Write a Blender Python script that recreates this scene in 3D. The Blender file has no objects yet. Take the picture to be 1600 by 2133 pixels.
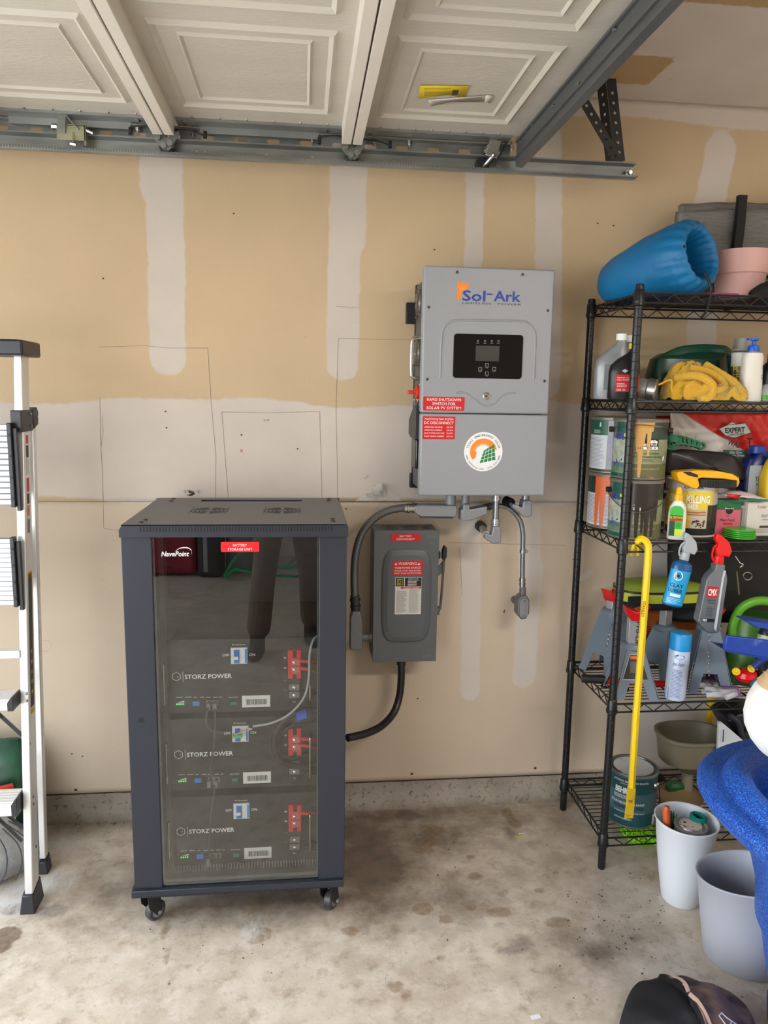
import bpy, math, random
import numpy as np
from mathutils import Vector, Matrix, noise as mnoise
random.seed(7)
S = bpy.context.scene
COL = S.collection
PI = math.pi
# ---------------------------------------------------------------- camera
EYE = Vector((0, 0, 1.555)); FPX = 1550.0
def cam_axes(p=.1553, y=.1096, r=-.0157):
    f = Vector((math.sin(y), math.cos(y), 0)); rt = Vector((math.cos(y), -math.sin(y), 0)); up = Vector((0, 0, 1))
    f2 = f*math.cos(p)-up*math.sin(p); d = -(up*math.cos(p)+f*math.sin(p))
    return math.cos(r)*rt+math.sin(r)*d, -math.sin(r)*rt+math.cos(r)*d, f2
AX, AD, AF = cam_axes()
cd = bpy.data.cameras.new('camera'); cam = bpy.data.objects.new('camera', cd); COL.objects.link(cam)
cd.sensor_fit = 'HORIZONTAL'; cd.sensor_width = 36; cd.lens = FPX/1600*36; cd.clip_start = .02
cm = Matrix((AX, -AD, -AF)).transposed().to_4x4(); cm.translation = EYE; cam.matrix_world = cm
S.camera = cam
# ---------------------------------------------------------------- world, light, exposure
W = bpy.data.worlds.new('world'); S.world = W; W.use_nodes = True
nt = W.node_tree; bg = nt.nodes['Background']
tc = nt.nodes.new('ShaderNodeTexCoord'); sx = nt.nodes.new('ShaderNodeSeparateXYZ'); rp = nt.nodes.new('ShaderNodeValToRGB')
nt.links.new(tc.outputs['Generated'], sx.inputs[0]); nt.links.new(sx.outputs['Z'], rp.inputs[0])
rp.color_ramp.elements[0].position = 0; rp.color_ramp.elements[0].color = (.90, .95, 1, 1)
rp.color_ramp.elements[1].position = .6; rp.color_ramp.elements[1].color = (.78, .88, 1, 1)
nt.links.new(rp.outputs[0], bg.inputs[0]); bg.inputs[1].default_value = 4.2
S.view_settings.view_transform = 'Standard'; S.view_settings.look = 'None'
S.view_settings.exposure = .55; S.view_settings.gamma = 1; S.view_settings.use_curve_mapping = False
sl = bpy.data.lights.new('sun', 'SUN'); sl.energy = 24; sl.angle = .01; sl.color = (1, .96, .9)
so = bpy.data.objects.new('sun', sl); COL.objects.link(so); so.rotation_euler = Vector((-1, .25, -.62)).to_track_quat('-Z', 'Y').to_euler()
pl = bpy.data.lights.new('doorway_portal', 'AREA'); pl.shape = 'RECTANGLE'; pl.size = 2.15; pl.size_y = 5.0
pl.cycles.is_portal = True
po = bpy.data.objects.new('doorway_portal', pl); COL.objects.link(po)
po.location = (-1.80, 0, 1.09); po.rotation_euler = (0, -PI/2, 0)
# ---------------------------------------------------------------- helpers
def ray(px, py):
    v = AX*((px-800)/FPX)+AD*((py-1066.5)/FPX)+AF
    return v
def P(px, py, Y):
    v = ray(px, py); return EYE+v*(Y/v.y)
def PZ(px, py, Z):
    v = ray(px, py); return EYE+v*((Z-EYE.z)/v.z)
def mpp(Y): return Y/FPX
def lin(c):
    return tuple((x/255/12.92 if x/255 <= .04045 else ((x/255+.055)/1.055)**2.4) for x in c)+(1,)
MATS = {}
def mat(rgb, rough=.5, metal=0, bump=0, bs=60, var=0, vs=8, alpha=1, trans=0, coat=0, sheen=0, c2=None, emit=0, spec=.5, stretch=None, thr=None):
    key = (tuple(rgb), rough, metal, bump, bs, var, vs, alpha, trans, coat, sheen, tuple(c2) if c2 else None, emit, spec, stretch, thr)
    if key in MATS: return MATS[key]
    m = bpy.data.materials.new('m%d' % len(MATS)); m.use_nodes = True; n = m.node_tree; b = n.nodes['Principled BSDF']
    I = b.inputs
    I['Base Color'].default_value = lin(rgb); I['Roughness'].default_value = rough; I['Metallic'].default_value = metal
    I['Alpha'].default_value = alpha; I['Transmission Weight'].default_value = trans; I['Coat Weight'].default_value = coat
    I['Sheen Weight'].default_value = sheen; I['Specular IOR Level'].default_value = spec
    if emit: I['Emission Color'].default_value = lin(rgb); I['Emission Strength'].default_value = emit
    if bump or var or c2:
        t = n.nodes.new('ShaderNodeTexCoord'); mp = n.nodes.new('ShaderNodeMapping'); n.links.new(t.outputs['Object'], mp.inputs[0])
        if stretch: mp.inputs['Scale'].default_value = stretch
    if bump:
        nz = n.nodes.new('ShaderNodeTexNoise'); nz.inputs['Scale'].default_value = bs; nz.inputs['Detail'].default_value = 4
        bp = n.nodes.new('ShaderNodeBump'); bp.inputs['Strength'].default_value = bump; bp.inputs['Distance'].default_value = .005
        n.links.new(mp.outputs[0], nz.inputs[0]); n.links.new(nz.outputs[0], bp.inputs['Height']); n.links.new(bp.outputs[0], I['Normal'])
    if var or c2:
        nz = n.nodes.new('ShaderNodeTexNoise'); nz.inputs['Scale'].default_value = vs; nz.inputs['Detail'].default_value = 6
        n.links.new(mp.outputs[0], nz.inputs[0]); r = n.nodes.new('ShaderNodeValToRGB')
        a, z = thr or (.35, .65)
        r.color_ramp.elements[0].position = a; r.color_ramp.elements[1].position = z
        k = lin(rgb); q = lin(c2) if c2 else tuple(min(1, x*(1+var)) for x in k[:3])+(1,)
        r.color_ramp.elements[0].color = k if c2 else tuple(x*(1-var) for x in k[:3])+(1,); r.color_ramp.elements[1].color = q
        n.links.new(nz.outputs[0], r.inputs[0]); n.links.new(r.outputs[0], I['Base Color'])
    MATS[key] = m; return m
class B:
    def __init__(s): s.v = []; s.f = []; s.k = []
    def add(s, v, f, M=None):
        o = len(s.v); s.k.append((o, len(s.f))); s.v += [M @ Vector(p) if M else Vector(p) for p in v]; s.f += [tuple(i+o for i in q) for q in f]; return s
    def box(s, x0, x1, y0, y1, z0, z1, M=None):
        return s.add([(x, y, z) for x in (x0, x1) for y in (y0, y1) for z in (z0, z1)],
                     [(0, 1, 3, 2), (4, 6, 7, 5), (0, 4, 5, 1), (2, 3, 7, 6), (0, 2, 6, 4), (1, 5, 7, 3)], M)
    def cyl(s, a, b, r, r2=None, n=12, cap=True):
        a = Vector(a); b = Vector(b); r2 = r if r2 is None else r2; d = (b-a).normalized()
        u = d.orthogonal().normalized(); w = d.cross(u); v = []
        for k in range(n):
            t = 2*PI*k/n; e = u*math.cos(t)+w*math.sin(t); v += [a+e*r, b+e*r2]
        f = [(2*k, 2*((k+1) % n), 2*((k+1) % n)+1, 2*k+1) for k in range(n)]
        if cap: f += [tuple(2*k for k in range(n))[::-1], tuple(2*k+1 for k in range(n))]
        return s.add(v, f)
    def tube(s, pts, r, n=8, cap=True, flat=None):
        pts = [Vector(p) for p in pts]; m = len(pts); v = []; f = []; u = None
        for i, p in enumerate(pts):
            d = (pts[min(i+1, m-1)]-pts[max(i-1, 0)]).normalized()
            if u is None: u = d.orthogonal().normalized()
            u = (u-d*u.dot(d)).normalized(); w = d.cross(u); R = r[i] if hasattr(r, '__len__') else r
            for k in range(n):
                t = 2*PI*(k+.5)/n; v.append(p+(u*math.cos(t)+w*math.sin(t)*(flat or 1))*R)
        for i in range(m-1):
            for k in range(n): a = i*n+k; b = i*n+(k+1) % n; f.append((a, b, b+n, a+n))
        if cap: f += [tuple(range(n))[::-1], tuple(range((m-1)*n, m*n))]
        return s.add(v, f)
    def lathe(s, prof, n=32, c=(0, 0, 0), sx=1, sy=1, M=None, p=2):
        v = []; f = []; m = len(prof)
        for r, z in prof:
            for k in range(n):
                t = 2*PI*k/n; cx, cy = math.cos(t), math.sin(t)
                if p != 2:
                    q = (abs(cx)**p+abs(cy)**p)**(-1/p); cx *= q; cy *= q
                v.append((c[0]+r*cx*sx, c[1]+r*cy*sy, c[2]+z))
        for i in range(m-1):
            for k in range(n): a = i*n+k; b = i*n+(k+1) % n; f.append((a, b, b+n, a+n))
        if prof[0][0] > 1e-4: f.append(tuple(range(n))[::-1])
        if prof[-1][0] > 1e-4: f.append(tuple(range((m-1)*n, m*n)))
        return s.add(v, f, M)
    def prism(s, poly, h0, h1, ax='y', M=None):
        # poly in (a,b): ax y -> (x,z); ax z -> (x,y); ax x -> (y,z)
        k = len(poly)
        g = {'y': lambda a, b, h: (a, h, b), 'z': lambda a, b, h: (a, b, h), 'x': lambda a, b, h: (h, a, b)}[ax]
        v = [g(a, b, h0) for a, b in poly]+[g(a, b, h1) for a, b in poly]
        return s.add(v, [tuple(range(k)), tuple(range(k, 2*k))[::-1]]+[(i, i+k, (i+1) % k+k, (i+1) % k) for i in range(k)], M)
    def grid(s, fn, nu, nv, closeu=False):
        v = [fn(i/(nu if closeu else nu-1), j/(nv-1)) for j in range(nv) for i in range(nu)]; f = []
        for j in range(nv-1):
            for i in range(nu if closeu else nu-1):
                a = j*nu+i; b = j*nu+(i+1) % nu; f.append((a, b, b+nu, a+nu))
        return s.add(v, f)
    def plate(s, outer, holes, h0, h1, ax='y', M=None):
        cu = bpy.data.curves.new('t', 'CURVE'); cu.dimensions = '2D'; cu.fill_mode = 'BOTH'; cu.extrude = .5
        for poly in [outer]+holes:
            sp = cu.splines.new('POLY'); sp.points.add(len(poly)-1); sp.use_cyclic_u = True
            for i, (a, b) in enumerate(poly): sp.points[i].co = (a, b, 0, 1)
        o = bpy.data.objects.new('t', cu); me = bpy.data.meshes.new_from_object(o)
        g = {'y': lambda a, b, h: (a, h, b), 'z': lambda a, b, h: (a, b, h), 'x': lambda a, b, h: (h, a, b)}[ax]
        v = [g(q.co.x, q.co.y, h0+(h1-h0)*(q.co.z+.5)) for q in me.vertices]; f = [tuple(q.vertices) for q in me.polygons]
        bpy.data.objects.remove(o); bpy.data.curves.remove(cu); bpy.data.meshes.remove(me)
        return s.add(v, f, M)
def rrect(x0, x1, y0, y1, r, n=5):
    p = []
    for cx, cy, a in ((x1-r, y1-r, 0), (x0+r, y1-r, PI/2), (x0+r, y0+r, PI), (x1-r, y0+r, 1.5*PI)):
        p += [(cx+r*math.cos(a+PI/2*k/n), cy+r*math.sin(a+PI/2*k/n)) for k in range(n+1)]
    return p
def circ(x, y, r, n=16, ry=None): return [(x+r*math.cos(2*PI*k/n), y+(ry or r)*math.sin(2*PI*k/n)) for k in range(n)]
def fix(me):
    import bmesh
    bm = bmesh.new(); bm.from_mesh(me); bmesh.ops.recalc_face_normals(bm, faces=bm.faces); bm.to_mesh(me); bm.free()
ROOTW = {}
def obj(name, b, m, parent=None, label=None, smooth=None, bevel=0, kind=None, seg=2, sub=0, solid=0, cat=None, group=None, norm=True, split=0):
    if split and len(b.k) > split:      # every <split> primitives become an object of their own
        ks = b.k[::split]+[(len(b.v), len(b.f))]; r = None
        for (v0, f0), (v1, f1) in zip(ks, ks[1:]):
            c = B(); c.v = b.v[v0:v1]; c.f = [tuple(i-v0 for i in q) for q in b.f[f0:f1]]; c.k = [(0, 0)]
            q = obj(name, c, m, parent, label, smooth, bevel, kind, seg, sub, solid, cat, group, norm); r = r or q
        return r
    me = bpy.data.meshes.new(name)
    base = Vector((0, 0, 0)); r = parent
    while r is not None:
        base = base+ROOTW.get(r.name, Vector((0, 0, 0))); r = r.parent
    org = Vector((0, 0, 0))
    if parent is None and cat:      # single-mesh thing: origin at its base
        xs = [p.x for p in b.v]; ys = [p.y for p in b.v]; zs = [p.z for p in b.v]
        org = Vector(((min(xs)+max(xs))/2, (min(ys)+max(ys))/2, min(zs)))
    me.from_pydata([p-base-org for p in b.v], [], b.f)
    if norm: fix(me)
    if smooth is None or smooth:
        me.shade_smooth(); me.set_sharp_from_angle(angle=math.radians(180 if smooth == 2 else 35))
    if m is not None: me.materials.append(m)
    o = bpy.data.objects.new(name, me); COL.objects.link(o); o.parent = parent
    if parent is None: o.location = org
    if bevel:
        q = o.modifiers.new('b', 'BEVEL'); q.width = bevel; q.segments = seg; q.limit_method = 'ANGLE'; q.angle_limit = .7; q.harden_normals = False
    if solid: q = o.modifiers.new('s', 'SOLIDIFY'); q.thickness = solid; q.offset = 0
    if sub: q = o.modifiers.new('u', 'SUBSURF'); q.levels = sub; q.render_levels = sub
    if label: o['label'] = label
    if cat: o['category'] = cat
    if group: o['group'] = group
    if kind: o['kind'] = kind
    return o
def thing(name, label, cat, loc=(0, 0, 0), rot=(0, 0, 0), group=None, world=False):
    o = bpy.data.objects.new(name, None); COL.objects.link(o); o.empty_display_size = .05
    o.location = loc; o.rotation_euler = rot; o['label'] = label; o['category'] = cat
    if group: o['group'] = group
    if world: ROOTW[o.name] = Vector(loc)
    return o
TXT = {}
def glyph(s, bold=0, res=2):
    k = (s, bold, res)
    if k not in TXT:
        cu = bpy.data.curves.new('t', 'FONT'); cu.body = s; cu.size = 1; cu.resolution_u = res; cu.offset = bold
        o = bpy.data.objects.new('t', cu); me = bpy.data.meshes.new_from_object(o)
        v = np.array([(q.co.x, q.co.y) for q in me.vertices]) if len(me.vertices) else np.zeros((1, 2)); f = [tuple(q.vertices) for q in me.polygons]
        bpy.data.objects.remove(o); bpy.data.curves.remove(cu); bpy.data.meshes.remove(me)
        TXT[k] = (v, f)
    return TXT[k]
def tadd(b, s, u, v, h, w=None, al='c', mp=None, bold=0, shear=0, rot=0):
    """text s of cap height h (and total width w) at u,v; baseline v; mp maps (u,v)->xyz"""
    g, f = glyph(s, bold); g = g.copy(); x0, x1 = g[:, 0].min(), g[:, 0].max()
    sc = h/.70; sw = (w/(x1-x0)) if w else sc
    W_ = (x1-x0)*sw; a = {'c': -W_/2, 'l': 0, 'r': -W_}[al]
    xs = (g[:, 0]-x0)*sw+a+shear*g[:, 1]*sc; ys = g[:, 1]*sc
    c_, s_ = math.cos(rot), math.sin(rot)
    b.add([mp(u+x*c_-y*s_, v+x*s_+y*c_) for x, y in zip(xs, ys)], f)
def flat(x, y, z):          # front-facing plane (towards -Y) with its origin at x,z
    return lambda u, v: (x+u, y, z+v)
def onrad(cx, cy, r, z, a0=0, e=.0006):   # cylinder surface; u is arc length, a0 turns it (0 faces -Y)
    def m(u, v):
        t = a0+u/r; return (cx+math.sin(t)*(r+e), cy-math.cos(t)*(r+e), z+v)
    return m
def quadp(b, mp, u0, u1, v0, v1, n=1, nv=1):
    b.grid(lambda i, j: Vector(mp(u0+(u1-u0)*i, v0+(v1-v0)*j)), n+1, nv+1)
def polyp(b, mp, pts): b.add([mp(u, v) for u, v in pts], [tuple(range(len(pts)))])
def slines(b, mp, u0, u1, v0, v1, n, th=.4, seed=1, ns=1):
    rr = random.Random(seed); dv = (v1-v0)/n
    for k in range(n):
        e = u0+(u1-u0)*(rr.uniform(.7, 1)); quadp(b, mp, u0, e, v1-(k+.5)*dv-dv*th/2, v1-(k+.5)*dv+dv*th/2, ns)
def catmull(pts, n=8):
    pts = [Vector(p) for p in pts]; q = [pts[0]*2-pts[1]]+pts+[pts[-1]*2-pts[-2]]; out = []
    for i in range(1, len(q)-2):
        for k in range(n):
            t = k/n; a, b, c, d = q[i-1], q[i], q[i+1], q[i+2]
            out.append(.5*((2*b)+(c-a)*t+(2*a-5*b+4*c-d)*t*t+(3*b-a-3*c+d)*t**3))
    return out+[pts[-1]]
# common materials
BLACK = mat((26, 26, 28), .45); BLACKP = mat((30, 30, 33), .35); WHITE = mat((232, 232, 230), .5); ZINC = mat((150, 153, 155), .38, .85, var=.15, vs=14)
GALV = mat((142, 145, 143), .42, .75, var=.22, vs=9, stretch=(1, 3, 3)); STEEL = mat((185, 185, 182), .25, 1); ALU = mat((228, 228, 228), .38, .75)
REDP = mat((200, 18, 28), .4); CHROME = mat((210, 210, 210), .12, 1); DARK = mat((14, 14, 15), .6)
PRINTK = mat((22, 22, 24), .55); PRINTW = mat((238, 238, 236), .5)
# ================================================================ the garage shell
WY = 2.62            # face of the drywall behind everything
XL, XR, YN, ZC = -1.80, 2.75, -3.1, 2.565
def axis(lo, hi, f0, f1, fine, coarse):
    a = list(np.arange(lo, f0, coarse))+list(np.arange(f0, f1, fine))+list(np.arange(f1, hi, coarse))+[hi]
    return np.array(a)
def sd_rect(X, Z, x0, x1, z0, z1, r=0.0):
    cx, cz = (x0+x1)/2, (z0+z1)/2; dx = np.abs(X-cx)-(x1-x0)/2+r; dz = np.abs(Z-cz)-(z1-z0)/2+r
    return np.hypot(np.maximum(dx, 0), np.maximum(dz, 0))+np.minimum(np.maximum(dx, dz), 0)-r
def sd_seg(X, Z, pts, r):
    d = np.full(X.shape, 9.0)
    for (a, b), (c, e) in zip(pts, pts[1:]):
        t = np.clip(((X-a)*(c-a)+(Z-b)*(e-b))/max(1e-9, (c-a)**2+(e-b)**2), 0, 1); d = np.minimum(d, np.hypot(X-a-t*(c-a), Z-b-t*(e-b)))
    return d-r
def sdf_grid(name, xs, zs, to3, attrs, m, kind='structure', parent=None):
    X, Z = np.meshgrid(xs, zs); nx, nz = len(xs), len(zs)
    v = np.array([to3(a, b) for a, b in zip(X.ravel(), Z.ravel())], dtype=np.float32)
    i = np.arange((nz-1)*(nx-1)); j = i//(nx-1); k = i % (nx-1); a = j*nx+k
    f = np.stack([a, a+1, a+1+nx, a+nx], 1)
    me = bpy.data.meshes.new(name); me.vertices.add(len(v)); me.vertices.foreach_set('co', v.ravel())
    me.loops.add(f.size); me.loops.foreach_set('vertex_index', f.ravel().astype(np.int32)); me.polygons.add(len(f))
    me.polygons.foreach_set('loop_start', np.arange(0, f.size, 4, dtype=np.int32)); me.polygons.foreach_set('loop_total', np.full(len(f), 4, dtype=np.int32))
    me.update(); me.validate()
    for k_, d in attrs.items():
        at = me.attributes.new(k_, 'FLOAT', 'POINT'); at.data.foreach_set('value', d.ravel().astype(np.float32))
    me.materials.append(m); o = bpy.data.objects.new(name, me); COL.objects.link(o); o.parent = parent
    if kind: o['kind'] = kind
    return o
class N:   # tiny node builder
    def __init__(s, name):
        s.m = bpy.data.materials.new(name); s.m.use_nodes = True; s.t = s.m.node_tree; s.b = s.t.nodes['Principled BSDF']; s.tc = s.t.nodes.new('ShaderNodeTexCoord')
    def new(s, ty, **k):
        n = s.t.nodes.new('ShaderNode'+ty)
        for a, b in k.items(): setattr(n, a, b)
        return n
    def L(s, a, b): s.t.links.new(a, b)
    def noise(s, sc, det=5, rough=.55, stretch=None):
        n = s.new('TexNoise'); n.inputs['Scale'].default_value = sc; n.inputs['Detail'].default_value = det; n.inputs['Roughness'].default_value = rough
        mp = s.new('Mapping'); s.L(s.tc.outputs['Object'], mp.inputs[0])
        if stretch: mp.inputs['Scale'].default_value = stretch
        s.L(mp.outputs[0], n.inputs[0]); return n.outputs[0]
    def math(s, op, a, b=None, c=None):
        n = s.new('Math', operation=op)
        for i, x in enumerate((a, b, c)):
            if x is None: continue
            if isinstance(x, (int, float)): n.inputs[i].default_value = x
            else: s.L(x, n.inputs[i])
        return n.outputs[0]
    def attr(s, a): n = s.new('Attribute', attribute_name=a); return n.outputs['Fac']
    def ramp(s, x, lo, hi, a=0., b=1.):
        n = s.new('MapRange'); n.inputs[1].default_value = lo; n.inputs[2].default_value = hi; n.inputs[3].default_value = a; n.inputs[4].default_value = b
        s.L(x, n.inputs[0]); return n.outputs[0]
    def mix(s, f, a, b):
        n = s.new('Mix', data_type='RGBA')
        for i, x in ((0, f), (6, a), (7, b)):
            if isinstance(x, (int, float)): n.inputs[i].default_value = x
            elif isinstance(x, tuple): n.inputs[i].default_value = lin(x)
            else: s.L(x, n.inputs[i])
        return n.outputs[2]
    def edge(s, a, w, soft, sc=25, det=5):   # sharp mask from a distance attribute frayed by noise
        nz = s.noise(sc, det); d = s.math('MULTIPLY_ADD', nz, 2*w, -w); return s.ramp(s.math('ADD', s.attr(a), d), soft, -soft)
    def bump(s, h, st, dist=.003):
        n = s.new('Bump'); n.inputs['Strength'].default_value = st; n.inputs['Distance'].default_value = dist; s.L(h, n.inputs['Height']); s.L(n.outputs[0], s.b.inputs['Normal'])
def wall_mat(name, base, mud, low=None):
    n = N(name); c = n.mix(n.ramp(n.noise(2.2, 4), .3, .7), base, tuple(x*.955 for x in base))
    c = n.mix(n.ramp(n.noise(300, 2), .35, .75), c, n.mix(.10, c, (90, 70, 50)))
    mk = n.edge('mud', .012, .004, 22)
    mc = n.mix(n.ramp(n.noise(5, 5), .3, .75), mud, tuple(x*.95 for x in mud))
    c = n.mix(n.math('MULTIPLY', mk, .94), c, mc)
    d = n.ramp(n.noise(34, 3, .6), .735, .76); c = n.mix(n.math('MULTIPLY', d, .6), c, (120, 100, 84))
    n.L(c, n.b.inputs['Base Color']); n.b.inputs['Roughness'].default_value = .85; n.b.inputs['Specular IOR Level'].default_value = .25
    n.bump(n.math('ADD', n.math('MULTIPLY', mk, .5), n.math('MULTIPLY', n.noise(160, 3), .35)), .25)
    return n.m
MW_UP = wall_mat('drywall_paper_upper', (204, 180, 147), (208, 197, 187))
MW_LO = wall_mat('drywall_paper_lower', (212, 194, 171), (213, 205, 196))
MCEIL = wall_mat('ceiling_drywall', (186, 156, 116), (214, 203, 192))
def wx(px, py): return P(px, py, WY)
def mud_field(X, Z):
    R = []
    def strip(pts, w):   # pixel centre line and half width in metres
        R.append(sd_seg(X, Z, [(wx(*p).x, wx(*p).z) for p in pts], w))
    strip([(342, 150), (342, 330), (345, 500), (348, 600), (350, 745)], .06); strip([(338, 250), (335, 385)], .068)
    strip([(722, 180), (722, 400), (716, 600), (714, 760)], .055); strip([(735, 200), (732, 500)], .05)
    strip([(990, 330), (990, 420), (985, 570)], .031); strip([(1143, 290), (1143, 560), (1140, 800)], .048)
    strip([(980, 1060), (982, 1200), (980, 1440)], .036); strip([(1100, 1040), (1105, 1200), (1092, 1410)], .045)
    strip([(1502, 310), (1480, 420), (1468, 560), (1462, 700), (1455, 900)], .056); strip([(1510, 300), (1507, 360)], .03)
    zt = wx(700, 840).z; zb = wx(700, 1044).z
    R.append(sd_rect(X, Z, -3, 6, zb, zt)+.012*np.sin(X*5.1)+.006*np.sin(X*13))
    R.append(sd_rect(X, Z, -3, 6, 2.50, 3)+.010*np.sin(X*7))
    R.append(sd_rect(X, Z, wx(1318, 1500).x, 6, -1, 1.2))
    R.append(sd_seg(X, Z, [(wx(1210, 1205).x, wx(1210, 1205).z), (wx(1232, 1192).x, wx(1232, 1192).z)], .012))
    return np.minimum.reduce(R)
ZJ = wx(600, 1046).z
wall_back = thing('wall_back', '', 'x', (0, WY, 0)); del wall_back['category'], wall_back['label']; wall_back['kind'] = 'structure'; ROOTW['wall_back'] = Vector((0, WY, 0))
b = B(); b.box(XL, XR+.1, WY+.012, WY+.15, 0, ZC); obj('wall_framing', b, mat((96, 80, 60), .9), wall_back)
xs = axis(XL, XR, -1.1, 1.75, .015, .1)
for z0, z1, m in ((ZJ+.0015, ZC, MW_UP), (.107, ZJ, MW_LO)):
    zs = np.linspace(z0, z1, int((z1-z0)/.018)); X, Z = np.meshgrid(xs, zs)
    o = sdf_grid('drywall_sheet', xs, zs, lambda a, c: (a, 0, c), {'mud': mud_field(X, Z)}, m, None, wall_back)
    q = o.modifiers.new('s', 'SOLIDIFY'); q.thickness = .011; q.offset = -1
# pencil marks, nail dimples and the torn paper on the sheets
PEN = mat((118, 104, 92), .8)
def pencil(pts, w=.0011):
    b = B(); pts = [wx(*p) for p in pts]
    for p, q in zip(pts, pts[1:]):
        d = (q-p).normalized()*.0005; s_ = Vector((-(q-p).z, 0, (q-p).x)).normalized()*w/2; y = Vector((0, -.0006, 0))
        b.add([p-s_+y, q-s_+y, q+s_+y, p+s_+y], [(0, 1, 2, 3)])
    return b
allp = B()
for pts in ([(205, 723), (300, 720), (350, 725), (433, 725), (440, 840), (450, 950), (449, 1040)], [(208, 830), (210, 930), (214, 990), (216, 1100), (250, 1106)], [(213, 865), (215, 900), (211, 930)],
            [(462, 858), (476, 1040)], [(462, 858), (560, 860), (666, 857), (671, 1040)], [(705, 705), (860, 708)], [(705, 705), (700, 850), (704, 1045)], [(700, 638), (750, 642)],
            [(957, 1140), (963, 1240)], [(765, 1042), (790, 1043)], [(705, 1046), (860, 1046)], [(936, 1130), (1180, 1136)], [(545, 1046), (640, 1046)], [(735, 1120), (860, 1122)]):
    pv = pencil(pts); allp.add(pv.v, pv.f)
for cx_, cy_, r_ in ((808, 1065, 22), (95, 1345, 12)):
    pv = pencil([(cx_+r_*math.cos(t*PI/8), cy_+r_*math.sin(t*PI/8)) for t in range(17)], .0006); allp.add(pv.v, pv.f)
wf = lambda px, py: (lambda u, v: (wx(px, py).x+u, WY-.0007, wx(px, py).z+v))
tadd(allp, 'con', 0, 0, .009, mp=wf(765, 995), rot=.7)
tadd(allp, 'trofl', 0, 0, .008, mp=wf(555, 877))
obj('pencil_mark', allp, PEN, wall_back, norm=False)
b = B(); tadd(b, 'x', 0, 0, .016, mp=wf(503, 942)); obj('red_mark', b, mat((190, 90, 80), .8), wall_back, 'small red crayon cross')
b = B()
for px, py in ((345, 857), (347, 891), (721, 1060), (503, 906), (158, 1645), (858, 1612), (1115, 1600), (620, 935), (150, 1570), (172, 1575), (738, 1352), (1051, 1272), (1195, 1165), (905, 520), (1278, 470), (1245, 465), (487, 445), (215, 580), (1050, 1275), (870, 1455), (750, 1350)):
    p = wx(px, py); r = .0035 if py < 1590 else .006; b.add([(p.x+r*math.cos(t), WY-.0005, p.z+r*.8*math.sin(t)) for t in [k*PI/4 for k in range(8)]], [tuple(range(8))])
obj('nail_dimple', b, mat((66, 48, 38), .8), wall_back, norm=False)
def paper_tear(px, py, sc, seed):
    rr = random.Random(seed); p = wx(px, py); hole = B()
    hole.add([(p.x+sc*.030*math.cos(t)*(1+rr.uniform(-.3, .3)), WY-.0008, p.z+sc*.014*math.sin(t)*(1+rr.uniform(-.3, .3))+.002) for t in [k*PI/7 for k in range(14)]], [tuple(range(14))])
    obj('torn_gap', hole, mat((70, 52, 38), .9), wall_back, norm=False)
    b = B()
    for k in range(6):
        a = rr.uniform(0, PI); x = p.x+sc*rr.uniform(-.035, .03); z = p.z+sc*rr.uniform(-.008, .012); L = sc*rr.uniform(.02, .045)
        q = [Vector((x, WY-.001, z)), Vector((x+sc*.02, WY-.002, z-sc*.004)), Vector((x+L*math.cos(a)*.6+sc*.012, WY-sc*rr.uniform(.008, .03), z+L*math.sin(a))), Vector((x+L*math.cos(a)*.7-sc*.006, WY-sc*rr.uniform(.004, .02), z+L*math.sin(a)*.9))]
        b.add(q, [(0, 1, 2), (0, 2, 3)])
    obj('torn_paper', b, mat((212, 204, 196), .9), wall_back, 'white paper face torn and curling', solid=.0006, smooth=False)
paper_tear(797, 1034, 1.15, 4); paper_tear(398, 1028, .62, 9)
b = B(); b.add([(wx(x, y).x, WY-.0009, wx(x, y).z) for x, y in ((740, 1043), (772, 1022), (800, 1012), (838, 1043))], [(0, 1, 2, 3)]); obj('bare_gypsum', b, mat((206, 197, 188), .9, bump=.6), wall_back, norm=False)
# curb
n = N('concrete_curb'); c = n.mix(n.ramp(n.noise(9, 6), .3, .7), (166, 157, 143), (190, 180, 165)); c = n.mix(n.ramp(n.noise(60, 6), .56, .70), c, (128, 112, 94)); 
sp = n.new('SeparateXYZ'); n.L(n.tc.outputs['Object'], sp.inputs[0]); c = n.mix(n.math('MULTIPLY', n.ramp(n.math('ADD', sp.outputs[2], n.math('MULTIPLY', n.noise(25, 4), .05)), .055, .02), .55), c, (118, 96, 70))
n.L(c, n.b.inputs['Base Color']); n.b.inputs['Roughness'].default_value = .95; n.bump(n.noise(55, 6, .75), .9, .012); MCURB = n.m
b = B(); rr = random.Random(3)
def curbf(i, j):
    x = XL+(XR-XL)*i; t = j
    y = WY-.004+(.012*math.sin(t*3) if t < 1 else 0)-(1-t)*.016-.006*mnoise.noise((x*9, t*3, 0)); return Vector((x, y, t*.104+.003*mnoise.noise((x*14, 3, 0))*t))
b.grid(curbf, 500, 8); b.add([(XL, WY-.004, .103), (XR, WY-.004, .103), (XR, WY+.1, .1035), (XL, WY+.1, .1035)], [(0, 1, 2, 3)])
obj('trim_1', b, MCURB, kind='structure', norm=False)
b = B(); b.box(XL, XR, WY-.0015, WY+.011, .101, .1065); obj('trim_2', b, mat((60, 46, 34), .95), kind='structure')
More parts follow.
